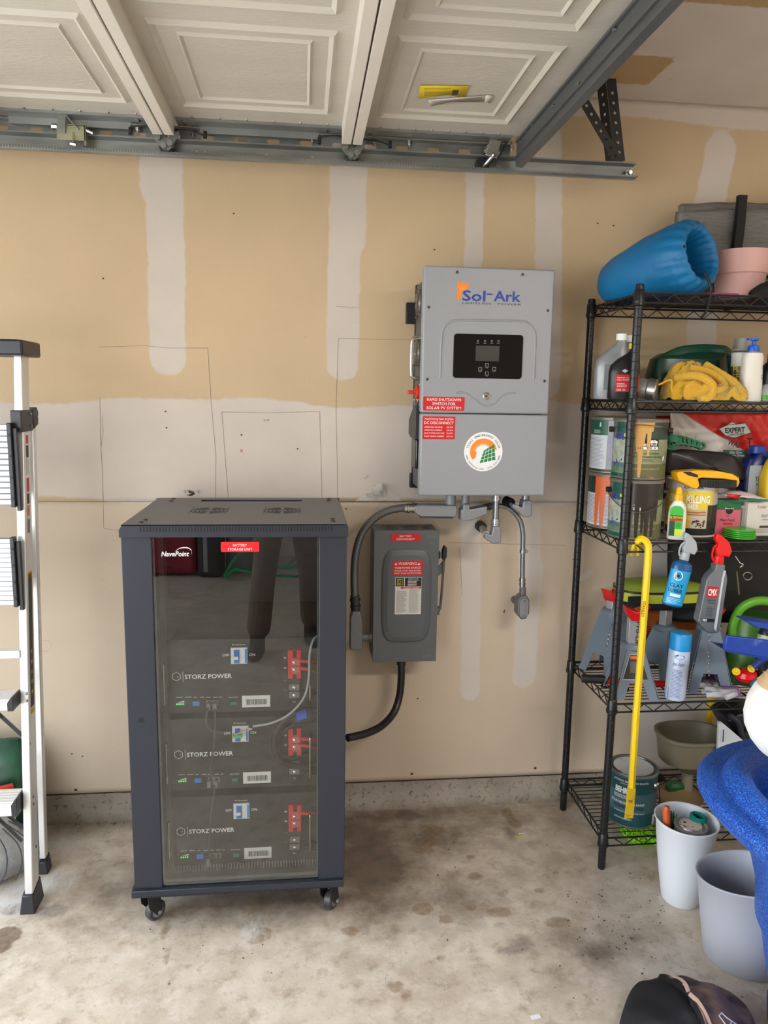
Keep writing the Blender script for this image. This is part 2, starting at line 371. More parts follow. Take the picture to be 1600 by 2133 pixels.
# floor
n = N('garage_concrete')
c = n.mix(n.ramp(n.noise(3.2, 7, .6), .32, .66), (210, 197, 179), (180, 165, 146))
c = n.mix(n.ramp(n.noise(11, 8, .65), .42, .72), c, (220, 209, 194))
c = n.mix(n.math('MULTIPLY', n.ramp(n.noise(18, 8, .7), .52, .68), .6), c, (142, 122, 98))
c = n.mix(n.math('MULTIPLY', n.ramp(n.noise(70, 6, .7), .58, .72), .5), c, (134, 116, 94))
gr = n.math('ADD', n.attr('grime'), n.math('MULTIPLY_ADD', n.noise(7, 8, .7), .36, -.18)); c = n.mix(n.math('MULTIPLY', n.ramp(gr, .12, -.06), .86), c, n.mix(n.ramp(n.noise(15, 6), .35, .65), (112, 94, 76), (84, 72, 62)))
c = n.mix(n.math('MULTIPLY', n.edge('brown', .016, .004, 30, 7), .6), c, n.mix(n.ramp(n.noise(55, 6), .4, .62), (118, 92, 62), (146, 122, 92)))
c = n.mix(n.math('MULTIPLY', n.edge('dark', .012, .004, 34, 6), .72), c, n.mix(n.ramp(n.noise(70, 5), .4, .6), (72, 52, 36), (112, 88, 62)))
c = n.mix(n.math('MULTIPLY', n.edge('grey', .02, .008, 30, 6), .5), c, (104, 94, 92))
wh = n.math('ADD', n.attr('white'), n.math('MULTIPLY_ADD', n.noise(20, 9, .8, (3, 1, 1)), .28, -.14)); c = n.mix(n.math('MULTIPLY', n.ramp(wh, .035, -.05), .8), c, (214, 214, 212))
n.L(c, n.b.inputs['Base Color']); n.L(n.ramp(n.noise(6, 4), .3, .7, .42, .72), n.b.inputs['Roughness']); n.b.inputs['Specular IOR Level'].default_value = .4
n.bump(n.math('ADD', n.noise(90, 5, .7), n.math('MULTIPLY', n.noise(14, 4), .6)), .22, .003); MFLOOR = n.m
xs = axis(XL, XR, -1.05, 1.5, .0125, .15); ys = axis(YN, WY+.1, 1.15, 2.7, .0125, .15); ys[-1] = WY+.1
X, Y = np.meshgrid(xs, ys)
def fp(px, py): p = PZ(px, py, 0); return p.x, p.y
def blobs(L):
    d = np.full(X.shape, 9.0)
    for px, py, rx, ry, *a in L:
        cx, cy = fp(px, py); ex = abs(fp(px+rx, py)[0]-cx); ey = abs(fp(px, py+ry)[1]-cy); e = np.hypot((X-cx)/ex, (Y-cy)/ey); d = np.minimum(d, (e-1)*min(ex, ey))
    return d
brown = blobs([(1162, 1921, 26, 12), (990, 1825, 18, 8), (990, 1825, 10, 5), (1123, 1855, 10, 5), (1158, 1817, 8, 5), (880, 1893, 22, 13), (905, 1730, 24, 10), (890, 1755, 18, 10), (880, 1770, 24, 9), (1072, 1715, 14, 10), (1060, 1700, 12, 20),
               (545, 1945, 24, 14), (530, 1958, 14, 8), (932, 1914, 14, 9), (980, 1890, 12, 7), (728, 1940, 16, 9), (825, 2055, 18, 12), (845, 2075, 10, 12), (916, 1995, 10, 6), (980, 1785, 10, 4), (345, 1935, 6, 16), (347, 1990, 8, 16), (338, 1900, 5, 12),
               (1040, 1900, 25, 10), (735, 1942, 14, 8), (30, 1705, 0.1, .1)])
dark = blobs([(12, 1950, 32, 20), (2, 1970, 22, 16), (26, 1893, 26, 13), (5, 1795, 14, 9)])
grey = blobs([(1085, 1962, 24, 10), (1060, 1980, 28, 8), (1075, 1972, 20, 10), (1320, 1953, 13, 6), (1255, 1985, 30, 16), (108, 1898, 34, 13), (1062, 1735, 10, 16)])
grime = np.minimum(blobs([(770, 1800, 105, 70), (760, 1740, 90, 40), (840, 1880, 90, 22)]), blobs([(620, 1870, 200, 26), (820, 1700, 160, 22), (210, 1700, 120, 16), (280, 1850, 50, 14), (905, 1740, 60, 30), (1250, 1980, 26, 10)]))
white = blobs([(70, 1850, 60, 30), (20, 1880, 60, 22), (525, 1940, 9, 10), (120, 1760, 30, 10)])
sdf_grid('floor', xs, ys, lambda a, c: (a, c, 0), dict(brown=brown, dark=dark, grey=grey, grime=grime, white=white), MFLOOR)
# ceiling with its unfinished brown patches
xs = axis(XL, XR, .6, 2.2, .02, .2); ys = axis(YN, WY+.1, 1.0, 2.62, .02, .2); X, Y = np.meshgrid(xs, ys)
c0 = PZ(1412, 120, ZC); c1 = PZ(1355, 178, ZC)
pat = sd_rect(X, Y, c0.x-.62, c0.x, min(c0.y, c1.y), max(c0.y, c1.y)); c2 = PZ(1420, 0, ZC)
pat2 = sd_rect(X, Y, c2.x, c2.x+3, PZ(1500, 12, ZC).y-.75, PZ(1500, 10, ZC).y)
sdf_grid('ceiling', xs, ys, lambda a, c: (a, c, ZC), {'mud': -np.minimum(pat, pat2)}, MCEIL)
# the other walls of the garage and the drive outside the open door
MPL = mat((232, 222, 208), .85, var=.03, vs=2)
b = B(); b.box(XR, XR+.1, YN-.1, WY, 0, ZC); obj('wall_right', b, MPL, kind='structure')  # unseen wall set closer in, so it bounces light onto the shelf side
b = B(); b.box(XL, XR, YN-.1, YN, 0, ZC); obj('wall_front', b, mat((226, 220, 210), .85, var=.03, vs=2), kind='structure')
b = B(); b.plate([(YN-.1, 0), (-2.5, 0), (-2.5, 2.16), (2.38, 2.16), (2.38, 0), (WY+.1, 0), (WY+.1, ZC), (YN-.1, ZC)], [], XL-.12, XL, 'x'); obj('wall_left', b, MPL, kind='structure')
b = B(); b.box(XL-14, XL, -12, 12, -.06, -.005); obj('driveway', b, mat((206, 202, 194), .85, var=.06, vs=1.5), kind='structure')
b = B(); b.box(-17, -16.5, -14, 14, -.05, 1.8); obj('street_hedge', b, mat((90, 100, 76), .9, var=.3, vs=3, bump=1, bs=8), cat='hedge', label='long clipped hedge across the street from the open garage')
# ================================================================ overhead garage door, track and hangers
DOORP = mat((194, 188, 176), .5, bump=.25, bs=55, stretch=(1, 4, 1), var=.03, vs=3); RAILP = mat((214, 208, 197), .45, var=.03, vs=6)
gd = thing('garage_door', 'white embossed steel garage door rolled up flat under the ceiling', 'garage door', (0, 0, 2.34), world=True)
YD = 2.395
def frame_ridge(b, x0, x1, y0, y1, z, w=.012, h=.006):
    o = [(x0, y0), (x1, y0), (x1, y1), (x0, y1)]; i = [(x0+w, y0+w), (x1-w, y0+w), (x1-w, y1-w), (x0+w, y1-w)]; m = [(x0+w*.5, y0+w*.5), (x1-w*.5, y0+w*.5), (x1-w*.5, y1-w*.5), (x0+w*.5, y1-w*.5)]
    v = [(*p, z) for p in o]+[(*p, z-h) for p in m]+[(*p, z) for p in i]
    b.add(v, [(k, (k+1) % 4, (k+1) % 4+4, k+4) for k in range(4)]+[(k+4, (k+1) % 4+4, (k+1) % 4+8, k+8) for k in range(4)])
JX = [.672, .148, -.406, -.955, -1.50]
for k in range(4):
    x1, x0 = JX[k], JX[k+1]; b = B(); b.box(x0+.030, x1-(.030 if k else 0), -2.45, YD, 2.352, 2.362)
    ps = obj('door_section', b, DOORP, gd, smooth=False); rb = B(); off = (.214-.148, .078)
    for j in range(8):
        y1 = 2.285-.568*j; y0 = y1-.49; frame_ridge(rb, x0+.064, x1-.068, y0, y1, 2.352, .02, .009); frame_ridge(rb, x0+.124, x1-.124, y0+.055, y1-.055, 2.352, .012, .006)
    obj('embossed_panel', rb, DOORP, ps, smooth=False, kind='stuff')
    rl = B()
    if k: rl.box(x1-.031, x1-.002, -2.45, 2.385, 2.300, 2.365)
    rl.box(x0+.002, x0+.031, -2.45, 2.385, 2.300, 2.365)
    obj('section_rail', rl, RAILP, gd, bevel=.002, split=1)
    gv = B(); gv.plate([(x0+.035, 2.386), (x1-.03, 2.386), (x1-.03, 2.436), (x0+.035, 2.436)], [rrect(x0+.05, x0+.062, 2.395, 2.43, .005, 3), rrect(x1-.075, x1-.063, 2.395, 2.43, .005, 3)], 2.344, 2.352, 'z')
    if k != 0: gv.box(x0+.1, x1-.1, 2.43, 2.436, 2.325, 2.345)
    obj('end_stile', gv, mat((142, 144, 142), .45, .65, var=.12, vs=8), gd, smooth=False)
    rv = B()
    for j in range(8 if k == 0 else 6):
        xx = x0+.085+(x1-x0-.16)*j/(7 if k == 0 else 5); rv.lathe([(.0045, 0), (.0035, -.0025), (0, -.004)], 8, (xx, 2.378, 2.352))
    obj('rivet', rv, GALV, gd, kind='stuff')
# end strut on the last section
SGR = mat((100, 101, 104), .45, .5, var=.08, vs=10, stretch=(1, .3, 3)); b = B()
b.prism([(.662, 2.268), (.664, 2.362), (.690, 2.362), (.690, 2.358), (.668, 2.358), (.668, 2.272), (.684, 2.272), (.684, 2.266)], -2.45, 2.41, 'y')
b.box(.655, .664, -2.45, 2.40, 2.335, 2.339); b.box(.655, .664, -2.45, 2.40, 2.290, 2.294)
st = obj('reinforcing_strut', b, SGR, gd, 'dark grey steel strut along the door end', smooth=False)
b = B()
for y in (2.36, 2.24, 2.05, 1.86, 1.66, 1.5): b.cyl((.662, y, 2.30+.05*(y*7 % 1)), (.656, y, 2.30+.05*(y*7 % 1)), .0045, n=8)
obj('bolt_head', b, STEEL, st, kind='stuff')
# stickers on the last section
STK = thing('warning_sticker', 'yellow and white warning stickers glued to the raised garage door', 'sticker', (.4, 2.08, 2.349), world=True)
zs_ = lambda px, py: PZ(px, py, 2.3495)
b = B(); b.add([zs_(*p) for p in ((875, 178), (978, 179), (969, 203), (930, 198), (871, 206))], [(0, 1, 2, 3, 4)]); obj('yellow_label', b, mat((226, 200, 30), .5), STK, solid=.0006)
b = B(); b.add([zs_(*p) for p in ((891, 208), (1012, 199), (1009, 213), (940, 212), (896, 222))], [(0, 1, 2, 3, 4)]); b.add([zs_(*p)-Vector((0, 0, .0004)) for p in ((1012, 198), (1028, 199), (1022, 215), (1009, 213))], [(0, 1, 2, 3)])
obj('white_label', b, mat((205, 198, 186), .5), STK, solid=.0006)
b = B()
for k in range(6):
    a = zs_(884, 183+k*3); c = zs_(940-(k % 2)*6, 183+k*2.6); d = Vector((0, .0022, -.0006)); b.add([a+Vector((0, 0, -.0008)), c+Vector((0, 0, -.0008)), c+d, a+d], [(0, 1, 2, 3)])
for k in range(4):
    a = zs_(900, 211+k*2.4); c = zs_(1004, 202+k*2.4); d = Vector((0, .0018, -.0006)); b.add([a+Vector((0, 0, -.0008)), c+Vector((0, 0, -.0008)), c+d, a+d], [(0, 1, 2, 3)])
q = [zs_(*p)-Vector((0, 0, .001)) for p in ((943, 187), (956, 187), (953, 197), (941, 197))]; b.add(q, [(0, 1, 2, 3)])
obj('small_print', b, mat((60, 54, 40), .6), STK, norm=False)
# C track
trk = thing('door_track', 'galvanised steel door track running along the wall above the cabinet', 'track', (0, 2.46, 2.25), world=True)
yt = 2.43
def track(x0, x1, z0):
    b = B(); pr = [(yt+.012, z0+.0), (yt-.006, z0-.002), (yt-.012, z0+.004), (yt-.012, z0+.009), (yt-.009, z0+.009), (yt-.009, z0+.005), (yt+.010, z0+.003), (yt+.020, z0+.006), (yt+.020, z0+.042), (yt-.006, z0+.045), (yt-.006, z0+.049), (yt+.023, z0+.048), (yt+.023, z0+.002)]
    b.prism(pr, x0, x1, 'x'); return b
obj('channel', track(XL+.02, 1.062, 2.2545), mat((140, 142, 140), .4, .75, var=.25, vs=7, stretch=(.6, 3, 3)), trk, smooth=False)
b = B()
for k in range(330): x = XL+.1+k*.0084; b.box(x, x+.0022, yt-.0135, yt-.0105, 2.2565, 2.2635)
obj('lip_knurling', b, mat((120, 126, 130), .4, .8), trk, kind='stuff', smooth=False)
b = B()
for x in (-.32, -.295, -.11, .03, .62): b.cyl((x, yt+.0205, 2.278), (x, yt+.018, 2.278), .0045, n=8)
obj('rivet', b, mat((170, 150, 130), .5, .4), trk, split=1)
b = B(); b.cyl((1.042, yt+.02, 2.275), (1.042, yt-.012, 2.272), .006, n=10); b.cyl((1.042, yt+.01, 2.275), (1.042, yt+.004, 2.275), .011, n=6); b.cyl((1.055, yt+.02, 2.287), (1.055, yt+.012, 2.287), .006, n=8); b.cyl((1.055, yt+.02, 2.262), (1.055, yt+.012, 2.262), .006, n=8)
obj('bolt', b, STEEL, trk, split=1)
# perforated support angle behind the track
sa = thing('support_angle', 'long galvanised angle with oval holes bolted above the door track', 'bracket', (0, 2.47, 2.30), world=True)
b = B(); xs_ = [XL+.1+k*.0995 for k in range(24)]
b.plate([(XL+.02, 2.306), (.655, 2.306), (.655, 2.340), (XL+.02, 2.340)], [rrect(x, x+.038, 2.313, 2.326, .006, 4) for x in xs_ if x < .6], yt+.026, yt+.029, 'y')
b.box(XL+.02, .655, yt+.002, yt+.029, 2.3385, 2.3415)
obj('angle_iron', b, GALV, sa, smooth=False)
b = B()
for x in (-.49, -.33, .03, .22, .33, .60, .655): b.cyl((x, yt+.012, 2.352), (x, yt+.012, 2.318), .004, n=8); b.cyl((x, yt+.012, 2.336), (x, yt+.012, 2.327), .008, n=6)
obj('bolt', b, STEEL, sa, split=1)
for k, x in enumerate((-.70, -.2, .25)):
    b = B(); b.box(x, x+.03, yt+.026, WY-.001, 2.338, 2.341); obj('wall_tab', b, GALV, sa)
# hinge brackets with rollers
HGR = mat((128, 132, 130), .4, .6, var=.08)
def hinge(x, lab):   # a thing of its own: it swings free of rail and track
    t = thing('pivot_roller', lab, 'hinge', (x, yt-.02, 2.26), group='roller hinges on the garage door')
    b = B(); b.plate([(-.036, .062), (-.034, .036), (-.008, .008), (.008, .004), (.018, .012), (.040, .050), (.040, .062)], [circ(.006, .046, .0065, 12), circ(-.02, .04, .005, 10)], -.004, 0, 'y'); b.box(-.036, .040, -.004, .03, .058, .063)
    obj('hinge_plate', b, HGR, t, bevel=.001)
    b = B()
    for x_, z in ((-.02, .038), (.014, .022), (-.004, .015)): b.cyl((x_, .02, z), (x_, -.016, z), .0085, n=12)
    obj('pin', b, mat((140, 142, 138), .35, .7), t, split=1)
    b = B(); b.lathe([(.006, -.006), (.017, -.006), (.021, -.002), (.021, .004), (.017, .007), (.006, .007)], 20, (0, 0, 0), M=Matrix.Translation((0, .018, .018)) @ Matrix.Rotation(PI/2, 4, 'X')); obj('roller', b, mat((28, 28, 28), .5), t)
    b = B(); b.tube(catmull([(-.10, 0, .066), (-.05, -.004, .070), (0, .0, .066)], 4), .0028, 6); b.cyl((-.1, .002, .064), (-.1, -.002, .045), .006, n=8); b.tube(catmull([(.03, 0, .064), (.08, -.004, .060), (.118, .0, .050)], 4), .0028, 6); b.cyl((.116, .002, .064), (.116, -.002, .045), .006, n=8)
    obj('stay_wire', b, mat((60, 62, 64), .4, .7), t, split=2)
    return t
hinge(-.405, 'grey hinge with black roller where the left white door rails meet the track')
hinge(.15, 'grey hinge with black roller where the middle white door rails meet the track')
t = thing('roller_bracket', 'shiny bolted roller bracket at the dark end of the track', 'bracket', (.58, yt-.01, 2.26))
b = B(); b.box(-.026, .012, -.02, -.012, .03, .085, Matrix.Rotation(.25, 4, 'Y')); obj('bracket_plate', b, STEEL, t, bevel=.002)
b = B(); b.cyl((-.012, .02, .012), (.012, -.02, .040), .009, n=12)
for k in range(3): b.cyl((-.02+.008*k, -.01, .045+.014*k), (-.02+.008*k, -.034, .042+.014*k), .006, n=6)
obj('bolt', b, STEEL, t)
b = B(); b.lathe([(.006, -.006), (.018, -.006), (.022, -.002), (.022, .004), (.018, .007), (.006, .007)], 20, M=Matrix.Translation((-.018, .02, .018)) @ Matrix.Rotation(PI/2, 4, 'X')); obj('roller', b, mat((24, 24, 24), .5), t)
b = B(); b.prism([(.012, .01), (.018, .008), (.058, .085), (.052, .086)], .0, .003, 'y'); obj('brace', b, mat((70, 72, 72), .4, .6), t)
# zinc track clamp at the left
t = thing('track_clamp', 'yellow-zinc clamp with a wing screw near the left of the track', 'clamp', (P(148, 285, 2.42).x, 2.415, 2.29))
YZ = mat((168, 170, 140), .35, .8, var=.15, vs=20); b = B(); b.box(-.035, .045, -.012, -.008, -.012, .03); b.box(-.035, .045, -.012, .03, .028, .032); b.box(.042, .046, -.012, .03, -.024, .032); obj('clamp_body', b, YZ, t)
b = B(); b.prism([(-.028, .005), (-.01, .005), (-.006, .055), (-.032, .055)], -.018, -.0125); b.tube([(-.006, -.016, .055), (.028, -.016, .018)], .003, 6); obj('clamp_strap', b, GALV, t)
b = B(); b.cyl((.012, -.01, .01), (.012, -.02, -.022), .003, n=8); b.cyl((.004, -.02, -.024), (.020, -.02, -.026), .005, n=6); b.cyl((-.05, -.005, .025), (-.035, -.005, .025), .008, n=6); b.cyl((.046, -.005, .02), (.066, -.005, .012), .005, n=8); obj('wing_screw', b, STEEL, t)
# perforated hanger angles
DK = mat((62, 64, 66), .45, .6, var=.1)
def strap(b, A, C, w, wd, th=.003, sp=.030, inset=.012):
    A = Vector(A); C = Vector(C); d = C-A; L = d.length; d.normalize(); wd = Vector(wd).normalized(); nrm = d.cross(wd).normalized()
    k = int((L-2*inset)/sp); holes = [circ(inset+sp*(i+.5), w/2, .0052, 8) for i in range(k)]
    M = Matrix((d, wd, nrm)).transposed().to_4x4(); M.translation = A
    b.plate([(0, 0), (L, 0), (L, w), (0, w)], holes, 0, th, 'z', M)
t = thing('hanger_bracket', 'upright black perforated angle hanging the track end from the ceiling', 'bracket', (1.03, 2.46, 2.32), world=True)
b = B(); strap(b, (1.010, 2.468, 2.318), (.962, 2.468, ZC), .032, (1, 0, .1)); strap(b, (1.008, 2.468, 2.318), (.960, 2.468, ZC), .034, (-.5, .85, 0)); obj('perforated_angle', b, DK, t, smooth=False)
t = thing('diagonal_brace', 'slanting black perforated strap joining the track end to the ceiling', 'bracket', (1.02, 2.45, 2.30), world=True)
b = B(); strap(b, (1.006, 2.452, 2.298), (.842, 2.452, 2.525), .030, (.81, 0, .58)); strap(b, (.842, 2.456, 2.525), (.80, 2.456, ZC), .030, (.75, 0, .6)); obj('perforated_strap', b, DK, t, smooth=False)

# ================================================================ wall equipment
IGR = mat((149, 151, 156), .42, .05, bump=.06, bs=420, spec=.4)
IX0, IX1, IZ0, IZ1, IZM, IY = .374, .794, 1.235, 1.956, 1.5015, 2.37
inv = thing('solar_inverter', 'large grey wall-mounted inverter with a black display panel', 'inverter', (.584, WY, IZ0), world=True)
b = B(); b.box(IX0+.012, IX1-.012, IY+.035, WY-.02, IZ0+.012, IZ1-.03); obj('housing', b, mat((92, 92, 90), .5, .2), inv, bevel=.004)
b = B(); b.box(IX0+.003, IX1-.01, WY-.022, WY-.002, IZ0-.002, IZ0+.05); b.box(IX0-.022, IX0+.03, WY-.022, WY-.002, 1.80, 1.87); b.box(IX0+.01, IX0+.03, WY-.022, WY-.002, 1.24, 1.93); obj('mounting_plate', b, mat((24, 24, 26), .5), inv, bevel=.002)
b = B(); b.box(IX0, IX1, IY, IY+.04, IZM+.0012, IZ1); cov = obj('upper_cover', b, IGR, inv, bevel=.006, seg=3)
b = B(); b.box(IX0+.0005, IX1+.001, IY+.001, IY+.04, IZ0, IZM-.0012); low = obj('lower_cover', b, IGR, inv, bevel=.006, seg=3)
ip = lambda px, py, e=0: P(px, py, IY-e)
def ridge(b, pts, w, h, y): # raised rounded bead following pts (x,z) on plane y
    pts = [Vector((p.x, 0, p.z)) for p in pts]; m = len(pts); v = []; f = []
    for i, p in enumerate(pts):
        d = (pts[min(i+1, m-1)]-pts[max(i-1, 0)]).normalized(); s_ = Vector((-d.z, 0, d.x))
        for a, hh in ((-1, -.0005), (-.55, h*.75), (0, h), (.55, h*.75), (1, -.0005)): v.append((p.x+s_.x*w*a, y-hh, p.z+s_.z*w*a))
    for i in range(m-1):
        for k in range(4): a = i*5+k; f.append((a, a+1, a+6, a+5))
    b.add(v, f)
b = B(); ridge(b, catmull([ip(*p) for p in ((917, 788), (918, 740), (920, 700), (925, 683), (940, 670), (960, 667), (1020, 668), (1085, 669), (1102, 675), (1114, 692), (1115, 715), (1112, 790))], 5), .0042, .0035, IY)
ridge(b, catmull([ip(*p) for p in ((951, 818), (968, 818), (980, 826), (995, 838), (1005, 844), (1016, 845), (1030, 840), (1042, 828), (1055, 820), (1074, 818))], 5), .0035, .0028, IY); obj('embossed_bead', b, IGR, cov)
d0, d1 = ip(946, 694), ip(1086, 791); zc = (d0.z+d1.z)/2
b = B(); b.prism(rrect(d0.x, d1.x, d1.z+.002, d0.z-.001, .010), IY+.004, IY-.0022); dis = obj('display_panel', b, mat((5, 5, 6), .14, spec=.25), inv, 'glossy black display window', smooth=False)
b = B(); s0, s1 = ip(991, 720), ip(1039, 753); b.box(s0.x, s1.x, IY-.0028, IY-.002, s1.z, s0.z); obj('screen', b, mat((52, 52, 50), .25), dis)
b = B(); fpn = flat(0, IY-.0030, 0)
def sqring(cx, cz, r, w):
    for a, c, e, g in ((-r, r, r-w, r), (-r, r, -r, -r+w), (-r, -r+w, -r+w, r-w), (r-w, r, -r+w, r-w)): quadp(b, fpn, cx+a, cx+c, cz+e, cz+g)
for px, py, s_ in ((1014, 761, '^'), (1000, 769, '<'), (1029, 769, 'v'), (1014, 778, 'v')):
    q = ip(px, py); sqring(q.x, q.z, .0058, .0009); tadd(b, s_, q.x, q.z-.0022, .004, mp=fpn); quadp(b, fpn, q.x-.003, q.x+.003, q.z-.0088, q.z-.0078)
for px in (995, 1010, 1024, 1038):
    q = ip(px, 711); sqring(q.x, q.z, .0028, .0007); quadp(b, fpn, q.x-.0045, q.x+.0045, q.z-.0066, q.z-.0056)
obj('touch_button', b, mat((168, 168, 164), .5), dis, norm=False)
b = B()
for px, py in ((952, 567), (1088.5, 572), (893, 640), (1141, 647), (890, 790), (1134, 794)):
    q = ip(px, py); b.lathe([(.0042, 0), (.0042, .002), (.0025, .0032), (.0012, .0022), (0, .0022)], 12, M=Matrix.Translation((q.x, IY, q.z)) @ Matrix.Rotation(PI/2, 4, 'X'))
obj('cover_screw', b, mat((90, 86, 80), .35, .9), inv, split=1)
q = ip(1013, 825); b = B(); b.lathe([(.012, 0), (.012, .003), (.0095, .004), (.0085, .002), (0, .002)], 24, M=Matrix.Translation((q.x, IY, q.z)) @ Matrix.Rotation(PI/2, 4, 'X')); lk = obj('lock', b, STEEL, inv)
b = B(); b.lathe([(.005, .002), (.005, .0045), (0, .005)], 12, M=Matrix.Translation((q.x, IY, q.z)) @ Matrix.Rotation(PI/2, 4, 'X')); b.box(q.x-.0006, q.x+.0006, IY-.006, IY-.004, q.z-.004, q.z+.004); obj('keyway', b, mat((110, 106, 100), .3, .9), lk)
# maker's name and the emblem beside it
b = B(); wf_ = lambda px, py: flat(ip(px, py).x, IY-.0006, ip(px, py).z)
tadd(b, 'Sol', 0, 0, .031, .074, 'l', wf_(963, 626), bold=.02); tadd(b, 'Ark', 0, 0, .031, .088, 'l', wf_(1028, 627), bold=.02); quadp(b, wf_(1014, 613), 0, .018, -.002, .0025)
lg = obj('blue_wordmark', b, mat((18, 60, 150), .45), inv, 'blue maker name lettering', norm=False)
b = B(); tadd(b, 'LIMITLESS   POWER', 0, 0, .0058, .190, 'l', wf_(963, 633)); obj('tagline', b, mat((40, 44, 52), .5), inv, norm=False)
b = B(); a = [ip(*p) for p in ((953, 586), (979, 591), (974, 602), (965, 605), (961, 612), (963, 619), (951, 627))]; b.add([(p.x, IY-.0005, p.z) for p in a], [tuple(range(7))]); em = obj('orange_emblem', b, mat((236, 132, 30), .45), inv, 'orange sunburst emblem', norm=False)
b = B(); o_ = ip(966, 612)
for k in range(11):
    t_ = PI/2-.2+k*.16*1.15; p0 = (o_.x+.014*math.cos(t_), o_.z+.014*math.sin(t_)); p1 = (o_.x+.030*math.cos(t_), o_.z+.030*math.sin(t_)); s_ = (-math.sin(t_)*.0005, math.cos(t_)*.0005)
    if p1[0] < ip(951, 600).x: continue
    b.add([(p0[0]-s_[0], IY-.0007, p0[1]-s_[1]), (p1[0], IY-.0007, p1[1]), (p0[0]+s_[0], IY-.0007, p0[1]+s_[1])], [(0, 1, 2)])
obj('ray', b, mat((245, 200, 140), .45), em, norm=False)
def placard(parent, nm, y, tl, br, lines, lab=None, r=.003, col=(200, 18, 30), pf=P, txt=(240, 232, 230), nobold=0):
    p0, p1 = pf(*tl, y), pf(*br, y); b = B(); b.prism(rrect(p0.x, p1.x, p1.z, p0.z, r, 3), y, y-.0012); o = obj(nm, b, mat(col, .38), parent, lab, smooth=False)
    b = B(); W_ = p1.x-p0.x; H_ = p0.z-p1.z
    for s_, u, v, h, w, al in lines: tadd(b, s_, u*W_, v*H_, h*H_, (w*W_ if w else None), al, flat(p0.x, y-.0016, p1.z), bold=.004)
    obj('lettering', b, mat(txt, .5), o, norm=False); return o
placard(inv, 'red_placard', IY, (882, 826), (967, 856), [('RAPID SHUTDOWN', .5, .70, .20, .82, 'c'), ('SWITCH FOR', .5, .40, .20, .56, 'c'), ('SOLAR PV SYSTEM', .5, .10, .20, .84, 'c')], 'rapid shutdown placard')
L = [('PHOTOVOLTAIC SYSTEM', .5, .84, .085, .88, 'c'), ('DC DISCONNECT', .5, .66, .12, .92, 'c')]
for k, (a, c) in enumerate((('OPERATING VOLTAGE', '400 VDC'), ('OPERATING CURRENT', '22.8 A'), ('MAX SYSTEM VOLTAGE', '500 VDC'), ('SHORT CIRCUIT CURRENT', '37.5 A'))): L += [(a, .05, .50-.135*k, .062, .56 if k < 2 else .62, 'l'), (c, .74, .50-.135*k, .062, .20, 'l')]
placard(inv, 'red_placard', IY+.001, (881, 867), (947, 915), L, 'photovoltaic disconnect placard')
# round installer sticker
q = P(1007, 941, IY); R_ = (P(1047, 941, IY).x-P(967, 941, IY).x)/2
b = B(); b.prism(circ(q.x, q.z, R_, 48), IY+.001, IY); rs = obj('round_sticker', b, mat((236, 236, 238), .45), inv, 'round white solar installer sticker', smooth=False)
b = B(); m_ = flat(q.x, IY-.0006, q.z)
ar = []; r0, r1 = R_*.70, R_*.70
ob = [(R_*.70*math.cos(t), R_*.68*math.sin(t)) for t in [math.radians(8+k*11.6) for k in range(19)]]+[(-R_*.40, -R_*.30), (-R_*.36, -R_*.10)]+[(R_*(.0+.36*math.cos(t)), R_*(.04+.34*math.sin(t))) for t in [math.radians(180-k*14) for k in range(12)]]
polyp(b, m_, ob); obj('orange_sun', b, mat((240, 140, 40), .5), rs, norm=False)
b = B()
for k in range(19):
    t = math.radians(10+k*9.2); c_, s_ = math.cos(t), math.sin(t); r0 = R_*.36; r1 = R_*(.56 if k % 2 else .50)
    b.add([(q.x-R_*.02+r0*c_-.0007*s_, IY-.0009, q.z+r0*s_*.9+.0007*c_), (q.x-R_*.02+r1*c_, IY-.0009, q.z+r1*s_*.9), (q.x-R_*.02+r0*c_+.0007*s_, IY-.0009, q.z+r0*s_*.9-.0007*c_)], [(0, 1, 2)])
polyp(b, lambda u, v: (q.x+u, IY-.0009, q.z+v), [(R_*(-.02+.38*math.cos(t)), R_*.35*math.sin(t)) for t in [k*PI/12 for k in range(13)]]); obj('white_sun', b, PRINTW, rs, norm=False)
b = B(); quad = lambda i, j: (R_*(-.22+.46*i+.30*j*.6), R_*(-.62+.34*j*1.9*.9+.18*i))
def gpt(i, j): return (R_*(-.25+.72*i+.22*j-.10*(1-j)*(1-i)), R_*(-.62+.62*j+.16*i*j-.05*i*(1-j)*-4))
for a in range(4):
    for c in range(4):
        gq = lambda i, j: (R_*(-.20+.215*i+.055*j-.02*i*j), R_*(-.60+.17*j+.045*i+.02*i*j*.5)); ce = gq(a+.5, c+.5)
        if math.hypot(ce[0], ce[1]) > R_*.68: continue
        pts = [gq(a+e, c+g) for e, g in ((.08, .08), (.92, .08), (.92, .92), (.08, .92))]; polyp(b, lambda u, v: (q.x+u, IY-.0011, q.z+v), pts)
obj('green_panels', b, mat((20, 130, 70), .5), rs, norm=False)
def arc_text(b, s, cx, cz, r, a_mid, span, h, y, top=True):
    n_ = len(s)
    for i, ch in enumerate(s):
        if ch == ' ': continue
        f_ = (i+.5)/n_-.5; a = a_mid-f_*span if top else a_mid+f_*span
        tadd(b, ch, cx+r*math.cos(a), cz+r*math.sin(a), h, None, 'c', lambda u, v: (u, y, v), rot=(a-PI/2) if top else (a+PI/2))
b = B(); arc_text(b, 'TEXAS ENGINEERED SOLAR', q.x, q.z, R_*.79, PI/2, 2.75, .0072, IY-.0006); arc_text(b, 'www.txensolar.com  (210) 516-1604', q.x, q.z, R_*.92, -PI/2, 2.7, .0062, IY-.0006, False); obj('ring_lettering', b, PRINTK, rs, norm=False)
